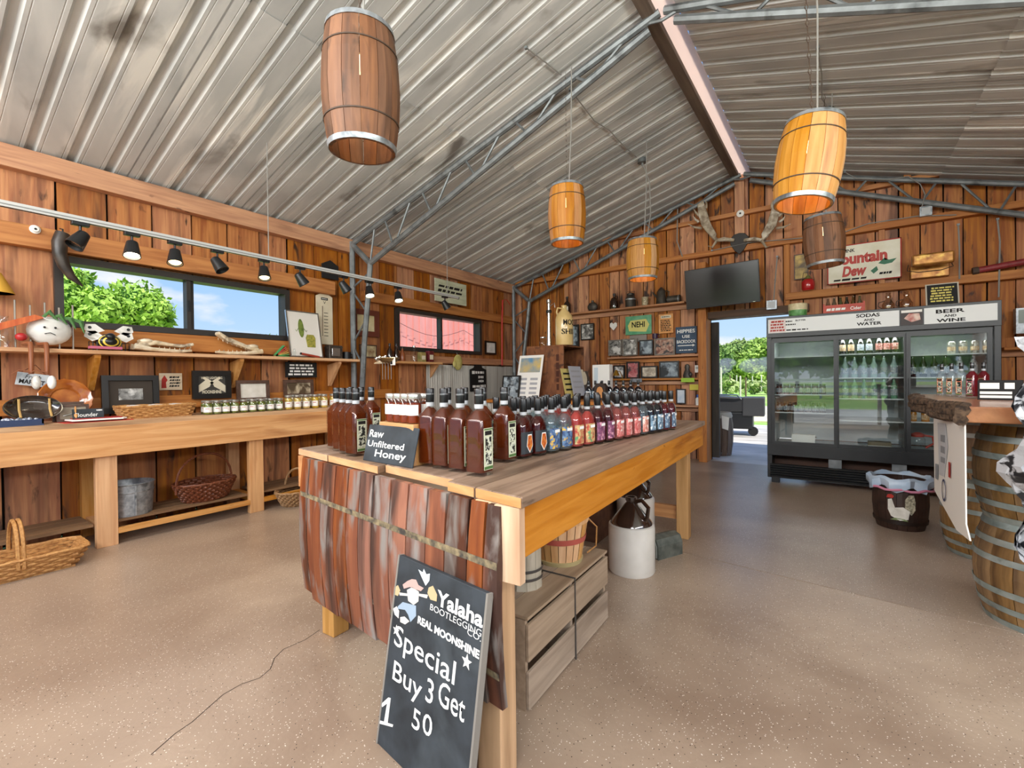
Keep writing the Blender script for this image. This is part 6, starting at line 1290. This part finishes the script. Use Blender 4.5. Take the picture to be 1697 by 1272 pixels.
# ================================================================ DRINKS COOLER
FY = 6.24; fx0, fx1 = P(1271, 640, 1, FY).x, P(1660, 600, 1, FY).x; FD = .80; FH = 1.95
fk = M('black_cooler_enamel', '1b1c1e', '26282a', (4, 4, 4), .38); fin = M('cooler_interior', 'cfd2d2', rough=.5)
fr = T('drinks_cooler', 'black three-door glass drinks cooler against the back wall', 'cooler', (fx0, FY, 0)); FW = fx1-fx0
z_hd0, z_d1, z_d0, z_g1 = P(1380, 549, 1, FY).z, P(1380, 558, 1, FY).z, P(1380, 741, 1, FY).z, P(1330, 757, 1, FY).z
th = .05
MB().bx(0, th, .0, FD, .06, FH).build('side_panel', fk, fr, bevel=.004); MB().bx(FW-th, FW, 0, FD, .06, FH).build('side_panel', fk, fr, bevel=.004)
MB().bx(th, FW-th, .03, FD, z_d1, FH).build('top_panel', fk, fr); MB().bx(th, FW-th, FD-.04, FD, .45, z_d1).build('back_panel', fin, fr); MB().bx(th, FW-th, .06, FD-.04, z_d0-.06, z_d0-.02).build('inner_floor', fin, fr)
MB().bx(th, th+.01, .06, FD-.04, z_d0, z_d1).build('liner', fin, fr); MB().bx(FW-th-.01, FW-th, .06, FD-.04, z_d0, z_d1).build('liner', fin, fr)
MB().bx(0, FW, -.012, .03, z_hd0-.035, FH).build('header', fk, fr, bevel=.003)
hp_ = TP('tmp', 'x', 'x', (fx0, FY-.013, 0), BRT, UP); del hp_['label'], hp_['category']; hp_.name = 'header_sign'; hp_.parent = fr; hp_.matrix_parent_inverse = fr.matrix_world.inverted(); hp_.location = (0, -.013, 0)
hp_.matrix_parent_inverse.identity()
sgn = M('backlit_sign', 'e2e4e2', rough=.5)
zc, zh = (z_hd0+FH)/2-.005, (FH-z_hd0)*.78
s1 = (P(1490, 520, 1, FY).x-fx0); s2 = (P(1531, 520, 1, FY).x-fx0)
MB().bx(.02, s1, zc-zh/2, zc+zh/2, 0, .006).build('sign_panel', sgn, hp_); MB().bx(s2, FW-.03, zc-zh/2, zc+zh/2, 0, .006).build('sign_panel', sgn, hp_)
MB().bx(s1+.01, s2-.01, zc-zh/2, zc+zh/2, 0, .006).build('logo_panel', M('logo_dark', '2c1a16', rough=.5), hp_)
mx_ = (s1+s2)/2; MB().poly([(mx_-.06, zc-.01), (mx_-.02, zc+.04), (mx_+.06, zc+.035), (mx_+.07, zc-.03), (mx_, zc-.05)], .006, .0075).build('logo_art', M('logo_red', 'a83428', 'e0c8b8', (20, 20, 20), .5), hp_); MB().bx(s1+.015, s2-.015, zc+zh*.3, zc+zh*.46, .006, .0072).build('logo_banner', white_p, hp_)
def zc_row(u): return P(u, 530-.08*(u-1440), 1, FY).z if u > 1400 else P(u, 535.5, 1, FY).z
def ht(b, u, v, w, h, m_=ink_k): q = P(u, v, 1, FY); text(b, m_, hp_, q.x-fx0, zc+(q.z-zc_row(u))*.82, .007, w, h, bold=.03)
for b, u, v, w, h in [('SODAS', 1438, 520.5, .2, .038), ('AND', 1440, 529.5, .09, .024), ('WATER', 1440, 537, .21, .034), ('BEER', 1574, 511.5, .21, .038), ('AND', 1574, 521, .09, .024), ('WINE', 1575, 530, .21, .034), ('BUTTER', 1327, 526.5, .1, .018)]: ht(b, u, v, w, h)
for u, v, w, k in ((1308, 527.5, .08, 17), (1311, 534, .11, 18), (1322, 545, .25, 19)): q = P(u, v, 1, FY); strokes(1, ink_k, hp_, q.x-fx0, zc+(q.z-zc_row(u))*.82, .007, w, .026, k)
q = P(1284, 539, 1, FY); MB().bx(.03, .2, zc-zh*.47, zc+zh*.47, .006, .0068).build('price_card', M('pink_card', 'dccfcb', rough=.7), hp_); strokes(4, ink_r, hp_, .115, zc, .0075, .15, zh*.85, 20, .2)
cg = glass('cooler_glass', (.9, .93, .93), .13, .015)
doors = [(1278, 1388), (1384, 1506), (1502, 1645)]
for i, (a, b) in enumerate(doors):
    xa, xb = P(a, 640, 1, FY).x-fx0, P(b, 640, 1, FY).x-fx0; yo = .0 if i != 1 else .028; fw = .035
    d = MB().bx(xa, xb, yo, yo+.025, z_d1-fw, z_d1).bx(xa, xb, yo, yo+.025, z_d0, z_d0+fw).bx(xa, xa+fw, yo, yo+.025, z_d0+fw, z_d1-fw).bx(xb-fw, xb, yo, yo+.025, z_d0+fw, z_d1-fw).build('door', fk, fr)
    MB().bx(xa+fw, xb-fw, yo+.01, yo+.015, z_d0+fw, z_d1-fw).build('glass_pane', cg, d)
    hx = xb-fw*.7 if i == 0 else xa+fw*.7
    MB().bx(hx-.008, hx+.008, yo-.018, yo, 1.0, 1.22).build('handle', black_p, d)
MB().bx(0, FW, -.01, .04, z_g1, z_d0).build('lower_rail', fk, fr, bevel=.003)
for k in range(6): z0 = .075+k*(z_g1-.17)/6; MB().prism([(.03, -.0, z0), (.03, -.03, z0+.005), (.03, -.015, z0+(z_g1-.17)/6-.006), (.03, .0, z0+(z_g1-.17)/6-.004)], (FW-.06, 0, 0)).build('grille_slat', fk, fr)
MB().bx(.03, FW-.03, .005, .03, .06, z_g1-.1).build('grille_back', fk, fr); MB().bx(.03, FW-.03, .25, .27, .06, z_g1).build('motor_cover', M('rusty_dark', '3a2418', '4c3020', (8, 8, 8), .7), fr)
for xx in (.6, 1.15): MB().bx(xx, xx+.12, .02, .06, z_g1-.1, z_g1).build('bracket', steel, fr)
for xx in (.04, FW-.12):
    for yy in (.02, FD-.1): MB().bx(xx, xx+.08, yy, yy+.08, 0, .06).build('foot', black_p, fr)
wsh = M('white_wire_shelf', 'dcdedc', rough=.4)
xs3 = [th+.012, P(1386, 640, 1, FY).x-fx0, P(1503, 640, 1, FY).x-fx0, FW-th-.012]
shz = {}
for i in range(3):
    L = [[590, 653, 683], [585, 625, 660, 697], [586, 624, 700]][i]; shz[i] = []
    for v in L:
        z = P(sum(doors[i])/2, v, 1, FY+.12).z; shz[i].append(z)
        MB().bx(xs3[i]+.01, xs3[i+1]-.01, .1, FD-.06, z-.012, z).build('wire_shelf', wsh, fr)
    if i: MB().bx(xs3[i]-.012, xs3[i]+.0, .09, FD-.05, z_d0, z_d1-.02).build('divider_post', M('grey_divider', '8d908f', rough=.5) if i == 1 else bpy.data.materials['grey_divider'], fr)
light('cooler_tube', 'AREA', (fx0+FW/2, FY+.12, z_d1-.03), (fx0+FW/2, FY+.4, .8), 7, (.95, 1, 1), FW*.85, .05)
# drinks inside
def drink_proto(kind, m_, lm):
    t = T({'b': 'beer_bottle', 'c': 'drink_can', 'j': 'sauce_jar'}[kind], '', {'b': 'bottle', 'c': 'can', 'j': 'jar'}[kind])
    if kind == 'b':
        MB().lathe([(.029, 0), (.031, .008), (.031, .13), (.014, .175), (.0125, .22)], 14).build('body', m_, t, True); MB().lathe([(.015, .215), (.015, .23), (0, .23)], 12).build('cap', chrome, t, True); MB().lathe([(.0318, .035), (.0318, .105)], 12, cap=False).build('label_paper', lm, t, True)
    elif kind == 'c':
        MB().lathe([(.027, 0), (.032, .008), (.032, .115), (.027, .125), (.025, .122), (0, .122)], 16).build('body', m_, t, True); MB().lathe([(.0325, .03), (.0325, .07)], 14, cap=False).build('band', lm, t, True)
    else:
        MB().lathe([(.032, 0), (.034, .006), (.034, .085), (.028, .1)], 14).build('body', m_, t, True); MB().lathe([(.031, .098), (.031, .118), (0, .118)], 14).build('lid', black_p, t, True); MB().lathe([(.0346, .02), (.0346, .07)], 12, cap=False).build('label_paper', lm, t, True)
    return t
dg = M('dark_glass', '1c1412', rough=.12, coat=1); lm1 = M('label_red_drink', 'a03a34', 'd8b0a0', (60, 60, 60), .6); lm2 = M('label_white_drink', 'd8d8d4', '8a98a8', (70, 70, 70), .6); lm3 = M('label_tan', 'c89a6a', 'e4d0b0', (60, 60, 60), .6)
can_g = M('can_silver', 'b8b4a8', '6a655c', (50, 50, 50), .3, .6)
def fill(kind, m_, lm, i, row, x0, n, dx, desc, y=.17):
    pr = None; z = shz[i][row] if row is not None else z_d0-.02
    for k in range(n):
        p_ = (fx0+xs3[i]+x0+dx*k, FY+y, z); lb = '%s, %s from the left' % (desc, ordn(k))
        if pr is None: pr = drink_proto(kind, m_, lm); pr.location = p_; pr['label'] = lb; pr['group'] = desc
        else: dup(pr, p_, random.uniform(-.5, .5), lb, desc)
fill('b', dg, lm3, 1, 0, .06, 2, .075, 'dark bottle with tan label on the middle door\'s top shelf'); fill('b', dg, lm2, 1, 0, .22, 2, .075, 'dark bottle with white label on the middle door\'s top shelf'); fill('b', dg, lm1, 1, 0, .38, 3, .066, 'dark bottle with red label on the middle door\'s top shelf')
fill('j', M('jar_dark', '5a3020', rough=.2), lm2, 0, 1, .05, 7, .072, 'sauce jar on the left door\'s upper middle shelf'); fill('j', M('jar_brown', '3a241a', rough=.2), lm2, 0, 2, .05, 7, .072, 'dark jar on the left door\'s lower shelf')
fill('c', can_g, lm3, 2, 0, .36, 4, .085, 'silver tan can on the right door\'s top shelf'); fill('b', dg, lm2, 2, 1, .06, 4, .085, 'beer bottle with white label on the right door\'s middle shelf'); fill('b', M('zebra_glass', '26262a', 'd8d8da', (40, 40, 40), .3), lm2, 2, 1, .42, 3, .1, 'black and white patterned bottle on the right door\'s middle shelf'); fill('j', M('jar_orange', 'c07a2a', rough=.2), lm3, 2, 2, .06, 3, .1, 'orange preserve jar on the right door\'s lower shelf')
fill('b', M('clear_soda', 'a8c0b8', rough=.1), lm2, 1, 1, .08, 6, .085, 'pale soda bottle on the middle door\'s second shelf'); fill('b', M('green_soda', '6a9a78', rough=.1), lm2, 1, 2, .08, 6, .085, 'green soda bottle on the middle door\'s third shelf')
t = T('plastic_bin', 'white plastic bin with handwriting on the cooler floor', 'bin', (fx0+.36, FY+.2, z_d0-.02)); MB().prism([(-.1, -.07, 0), (.1, -.07, 0), (.115, -.08, .09), (-.115, -.08, .09)], (0, .16, 0)).build('tub', white_p, t); MB().bx(-.12, .12, -.085, .085, .09, .1).build('rim', white_p, t); text('Creams', ink_k, t, 0, 0, 0, .11, .025, shear=.3); o = t.children[-1]; o.rotation_euler = (R(83), 0, 0); o.location = (0, -.079, .05)
t = T('juice_jug', 'clear jug with a red lid at the cooler\'s lower right', 'jug', (fx0+xs3[2]+.1, FY+.2, z_d0-.02)); MB().lathe([(.06, 0), (.065, .01), (.065, .14), (.05, .17)], 18).build('body', clear_g, t, True); MB().lathe([(.056, .165), (.06, .19), (.02, .21), (0, .21)], 16).build('lid', M('red_lid', 'd0483c', rough=.4), t, True); MB().tube([(.05, 0, .18), (.12, 0, .17), (.13, 0, .1), (.065, 0, .05)], .011, 8).build('handle', bpy.data.materials['red_lid'], t, True)
t = T('cardboard_tray', 'low brown cardboard tray on the cooler floor behind the middle door', 'tray', (fx0+xs3[1]+.38, FY+.2, z_d0-.02)); MB().bx(-.1, .1, -.06, .06, 0, .09).build('box', M('cardboard', '8a7858', rough=.8), t); MB().bx(-.1, .1, -.063, -.06, .02, .05).build('print', white_p, t)
# ---- on top of the cooler
tz = FH
p_ = P(1322, 515, 1, 6.5); t = T('green_crock', 'round cream and green glazed crock on top of the cooler', 'crock', (p_.x, 6.5, tz)); gz = M('green_glaze', '4f8a48', '7db070', (20, 20, 20), .35); cz = M('cream_speckle', 'c8b88e', 'ded0aa', (40, 40, 40), .45)
MB().lathe([(.085, 0), (.09, .01), (.097, .075), (.098, .09)], 28).build('lower_body', gz, t, True); MB().lathe([(.0985, .09), (.1, .15), (.098, .165), (.09, .16), (0, .15)], 28).build('upper_body', cz, t, True)
p_ = P(1398, 512, 1, 6.45); t = T('soda_crate', 'red wooden soda crate on top of the cooler', 'crate', (p_.x, 6.45, tz)); rc = M('crate_red', 'b03a26', 'c44c34', (6, 20, 20), .5)
MB().bx(-.19, .19, -.09, -.075, 0, .1).build('side_board', rc, t); MB().bx(-.19, .19, .075, .09, 0, .1).build('side_board', rc, t); MB().bx(-.19, -.175, -.075, .075, 0, .12).build('end_board', rc, t); MB().bx(.175, .19, -.075, .075, 0, .12).build('end_board', rc, t); MB().bx(-.175, .175, -.075, .075, 0, .012).build('bottom_board', rc, t)
o = strokes(1, white_p, t, -.06, 0, 0, .2, .05, 21, .2); o.rotation_euler = (R(90), 0, 0); o.location = (0, -.0915, .05)
o = text('Cider', white_p, t, .11, 0, 0, .1, .036, bold=.02); o.rotation_euler = (R(90), 0, 0); o.location = (0, -.0915, .05)
cx_ = p_.x
for i, (c_, lb) in enumerate([('c8c0b8', 'pale clear'), ('b8c0b8', 'grey clear'), ('a8c0a8', 'light green'), ('2f6a4a', 'dark green'), ('c8c08a', 'yellowish'), ('b8c8c0', 'rightmost frosted')]):
    t = T('soda_bottle', '%s old soda bottle standing in the red crate' % lb, 'bottle', (cx_-.145+.058*i, 6.44, tz+.012), group='bottles in the red crate'); r_, g_, b_ = H(c_)[:3]
    MB().lathe([(.024, 0), (.026, .01), (.025, .07), (.027, .09), (.014, .14), (.0115, .175)], 14).build('body', glass('soda_glass_%d' % i, (max(.25, r_), max(.3, g_), max(.25, b_)), .1), t, True); MB().lathe([(.0265, .035), (.0265, .062)], 12, cap=False).build('painted_label', white_p, t, True); MB().lathe([(.013, .17), (.0135, .18), (.0, .18)], 10).build('lip', clear_g, t, True)
for i, u in enumerate((1472, 1502)):
    p_ = P(u, 508, 1, 6.42); t = T('carafe_bottle', ['left', 'right'][i]+' ribbed glass carafe on top of the cooler', 'carafe', (p_.x, 6.42, tz)); MB().lathe([(.05, 0), (.055, .01), (.053, .04), (.056, .06), (.035, .1), (.02, .125), (.026, .15), (.018, .17), (.024, .185), (0, .19)], 18).build('body', glass('smoky_glass_%d' % i, (.75, .66, .55), .14), t, True); MB().tube([(-.05, 0, .02), (-.085, 0, .05), (-.08, 0, .09), (-.03, 0, .105)], .005, 6).build('wire_handle', rust, t, True)
c, w_, h_ = BQ(1534, 468, 1590, 506, 6.4); t = board('black_quote_sign', 'black sign with yellow lettering leaning on top of the cooler', (c.x, 6.42, tz+.12), BRT, lean((0, -1, 0), 14), w_, .24, M('sign_frame', 'b8b0a0', rough=.5), .012); MB().bx(-w_/2+.012, w_/2-.012, -.108, .108, .012, .014).build('face', black_m, t); strokes(6, M('yellow_ink', 'd8c86a', rough=.7), t, 0, 0, .0148, w_*.74, .17, 22)
# ================================================================ BAR
SZB = 1.10; sth = .075
slab_m = wood('slab_wood', '9c5a2a', 'b8743c', '6d3817', 1, .05, .35, .5, coat=.5); bark_m = M('dark_bark', '2e221a', '6a5440', (40, 40, 40), .9, 0, 1.0)
br = T('live_edge_slab', 'thick live-edge wooden bar slab resting on stacked barrels', 'bar top', (.45, 3.0, SZB-sth))
edge = [(0 + .03*math.sin(i*1.7)+.025*math.sin(i*.6+1), 1.85*i/12) for i in range(13)]
MB().poly(edge[::-1]+[(edge[0][0]+.02, 0), (.78, -.02), (.80, 1.9)], 0, sth).build('slab', slab_m, br, bevel=.006)
bk = MB(); rr = random.Random(3)
for k in range(3):
    pts = [(x-.012+rr.uniform(-.008, .008), y, .012+.024*k+rr.uniform(-.005, .005)) for x, y in edge]; bk.tube(pts, [.022+rr.uniform(0, .008) for _ in pts], 7)
bk.build('bark_edge', bark_m, br)
bst = wood('barrel_oak', '7a5a34', 'a07a48', '4d351f', 2, .14, .5, thr=(.5, .7)); bhp = M('barrel_hoop', '93a09c', 'b4bebb', (12, 12, 12), .5, .5, c3='76807c', s3=(8, 8, 8))
def oak_barrel(label, x, y, z, r=.285, h=.512):
    t = T('oak_barrel', label, 'barrel', (x, y, z)); staves(t, 18, kegprof(r, h, .84), bst, .02); pf = lambda zz: r*(.84+.16*math.sin(math.pi*min(1, max(0, zz/h)))**.9)
    for zz in (0, .075, .16, .315, .40, h-.03): hoop(t, pf, zz, .03, bhp, 'hoop', .004)
    MB().lathe([(r*.79, h-.03), (r*.79, h-.012), (0, h-.012)], 24).build('head', bst, t); MB().lathe([(r*.79, .012), (r*.79, .03), (0, .03)], 24).build('head', bst, t); return t
for (x, y), a in (((.85, 3.42), 'near'), ((.86, 4.52), 'far')):
    oak_barrel('lower oak barrel of the %s stack holding up the bar' % a, x, y, 0); oak_barrel('upper oak barrel of the %s stack right under the bar slab' % a, x, y, .5125)
# banner on the bar's aisle side
bxp = .47; bp = [P(u, v, 0, bxp) for u, v in [(1547, 686), (1598, 698), (1600, 868), (1607, 896), (1585, 878), (1548.5, 812)]]
bo = bp[0]; nb = T('paper_banner', 'white printed banner hung down the aisle side of the bar', 'banner', bo); MB().prism([q-bo for q in bp], (.006, 0, 0)).build('sheet', white_p, nb)
def bpt(u, v): return P(u, v, 0, bxp)-bo-Vector((.002, 0, 0))
gp = M('banner_grey', '8f9296', rough=.7)
MB().prism([bpt(u, v)+Vector((-.001, 0, 0)) for u, v in [(1555, 700), (1568, 702), (1572, 740), (1566, 790), (1558, 786)]], (-.001, 0, 0)).build('grey_print', M('banner_pale', 'c8cacd', rough=.7), nb)
for pl in ([(1561, 720), (1568, 721), (1568, 733), (1561, 731)], [(1561, 738), (1568, 741), (1568, 752), (1561, 749)], [(1561, 756), (1568, 759), (1568, 768), (1561, 765)], [(1552, 768), (1556, 769), (1556, 795), (1552, 792)]): MB().prism([bpt(u, v)+Vector((-.003, 0, 0)) for u, v in pl], (-.001, 0, 0)).build('print_block', gp, nb)
MB().prism([bpt(u, v)+Vector((-.003, 0, 0)) for u, v in [(1574, 765), (1577, 766), (1577, 792), (1574, 790)]], (-.001, 0, 0)).build('red_bar', ink_r, nb)
cc_ = bpt(1566, 812); MB().lathe([(.05, 0), (.062, .0), (.062, .001), (.05, .001)], 24, cc_+Vector((-.004, 0, 0)), rot=Matrix.Rotation(R(90), 3, 'Y'), cap=False).build('round_logo', M('logo_blue', '3a3f66', rough=.6), nb)
# bottles and boxes on the bar
cb = tall_bottle(liquid('water_white', 'd4dcdc', .08), lab('lab_orange_fish', 'c84a2a', 'e8b08a', '3f7a5a')); cb2 = tall_bottle(liquid('ruby', '7a1224', .6), lab('lab_maroon', '7a1a2c', 'b05a60', 'e8d8d8'))
for t in (cb, cb2): t.scale = (.62, .62, .74)
for k, (u, v, pr) in enumerate([(1561, 655, cb), (1577, 656.5, cb), (1593, 658, cb), (1611, 659, cb2), (1630, 657, cb2)]):
    q = P(u, v, 2, SZB); lb = '%s bottle from the left on the bar slab, %s' % (ordn(k), 'clear with orange label' if pr is cb else 'ruby with maroon label'); rz = math.atan2(-q.y, -q.x)-.5
    if k in (0, 3): pr.location = q; pr.rotation_euler = (0, 0, rz); pr['label'] = lb; pr['group'] = 'bottles on the bar'
    else: dup(pr, q, rz, lb, 'bottles on the bar')
q = P(1652, 662.5, 2, SZB)
t = T('black_carton', 'black carton with white print at the bar\'s right end', 'carton', (q.x+.02, q.y+.03, SZB), R(-15)); MB().bx(-.09, .09, -.05, .05, 0, .115).build('box', black_m, t, bevel=.002)
for k, (z0, z1, x0, x1) in enumerate([(.065, .1, -.08, .0), (.065, .1, .02, .06), (.035, .05, -.08, .05), (.012, .027, -.08, .05)]): MB().bx(x0, x1, -.0515, -.05, z0, z1).build('print', white_p, t)
# crumpled wrap at the right edge
rr = random.Random(11); cw_ = T('crumpled_wrap', 'crumpled black and silver plastic sheeting hanging over the bar\'s near end', 'plastic sheet', (.592, 2.93, .36)); n1, n2 = 14, 26; vs = []; fs = []
for off in (0, .012):
    for j in range(n2+1):
        for i in range(n1+1):
            z = -.05+1.1*j/n2; x = .0+.3*i/n1+.03*math.sin(j*.9)+.10*abs(.5-j/n2); vs.append((x+rr.uniform(-.012, .012), -.06-.05*math.sin(i*1.3+j*.4)-rr.uniform(0, .03)+off, z))
S = (n1+1)*(n2+1)
for j in range(n2):
    for i in range(n1):
        a = j*(n1+1)+i; fs.append((a, a+1, a+n1+2, a+n1+1)); fs.append((S+a, S+a+n1+1, S+a+n1+2, S+a+1))
MB().add(vs, fs).build('sheet', M('black_silver_plastic', '26272b', 'c4c6ca', (9, 9, 14), .28, .1, 0, 0, 3, 1.2, ramp=(.47, .53)), cw_); MB().bx(.05, .3, -.05, .08, .742, .754).build('fold_over_bar', bpy.data.materials['black_silver_plastic'], cw_)
# rubbish bin with rooster
q = P(1497, 872, 2, 0); tb_ = T('rubbish_bin', 'dark barrel-shaped rubbish bin with a painted rooster and bag liner', 'rubbish bin', (q.x-.02, q.y, 0)); bm = M('dark_bin_wood', '2c1c16', '3f2a20', (3, 3, 12), .5); bpf = [(.155, 0), (.175, .08), (.185, .2), (.182, .3), (.172, .40)]
staves(tb_, 16, bpf, bm, .012); MB().lathe([(.16, .015), (0, .015)], 20).build('bottom', bm, tb_)
for zz in (.05, .33): MB().lathe([(.172 if zz < .1 else .181, zz), (.178 if zz < .1 else .184, zz+.002), (.181 if zz < .1 else .182, zz+.03)], 28, cap=False).build('hoop', M('bin_hoop', '231712', rough=.45) if zz < .1 else bpy.data.materials['bin_hoop'], tb_, True)
mb = MB(); vs = []; ns = 32; bagp = [(.165, .30, 0), (.178, .41, .006), (.195, .425, .012), (.215, .40, .02), (.21, .345, .028), (.205, .335, .03)]
for r_, z, j in bagp:
    for i in range(ns): a = 2*math.pi*i/ns; k = r_+j*.6*math.sin(i*2.1)+j*.4*math.sin(i*5.3); vs.append((k*math.cos(a), k*math.sin(a), z+j*.9*math.sin(i*1.3)))
fs = [(j*ns+i, j*ns+(i+1) % ns, (j+1)*ns+(i+1) % ns, (j+1)*ns+i) for j in range(len(bagp)-1) for i in range(ns)]
MB().add(vs, fs).build('bag_liner', M('blue_bag', 'a8c0d8', 'c4d4e4', (9, 9, 9), .35), tb_, True); MB().tube([(.215*math.cos(i*.25-2.6), .215*math.sin(i*.25-2.6), .335+.008*math.sin(i*2)) for i in range(14)], .01, 6).build('pink_drawstring', M('pink_plastic', 'd88aa4', rough=.35), tb_, True)
dc = math.atan2(-q.y, -q.x)
def decal(nm, pts, m_, lift=.006):
    vs_ = []
    for a, z in pts: ang = dc+a/.185; vs_.append(Vector(((.186+lift)*math.cos(ang), (.186+lift)*math.sin(ang), z)))
    MB().prism(vs_, Vector((math.cos(dc), math.sin(dc), 0))*.0015).build(nm, m_, tb_)
rw = M('rooster_white', 'd4d0c4', 'eeeae0', (20, 20, 20), .7); rk = M('rooster_tail', 'c8bfa4', '6a6454', (60, 60, 60), .7)
decal('rooster_body', [(-.075, .17), (-.055, .12), (0, .09), (.05, .105), (.06, .17), (.02, .2), (-.03, .19), (-.05, .26), (-.075, .25)], rw); decal('rooster_tail', [(.03, .18), (.03, .26), (.055, .30), (.085, .3), (.095, .25), (.095, .18), (.07, .14)], rk, .005); decal('rooster_comb', [(-.085, .265), (-.075, .29), (-.05, .295), (-.035, .28), (-.045, .262)], M('comb_red', 'b83228', rough=.6), .007); decal('grass_tuft', [(-.06, .09), (.05, .09), (.03, .105), (-.03, .11)], M('tuft_green', '8a9a6a', rough=.7), .0075)
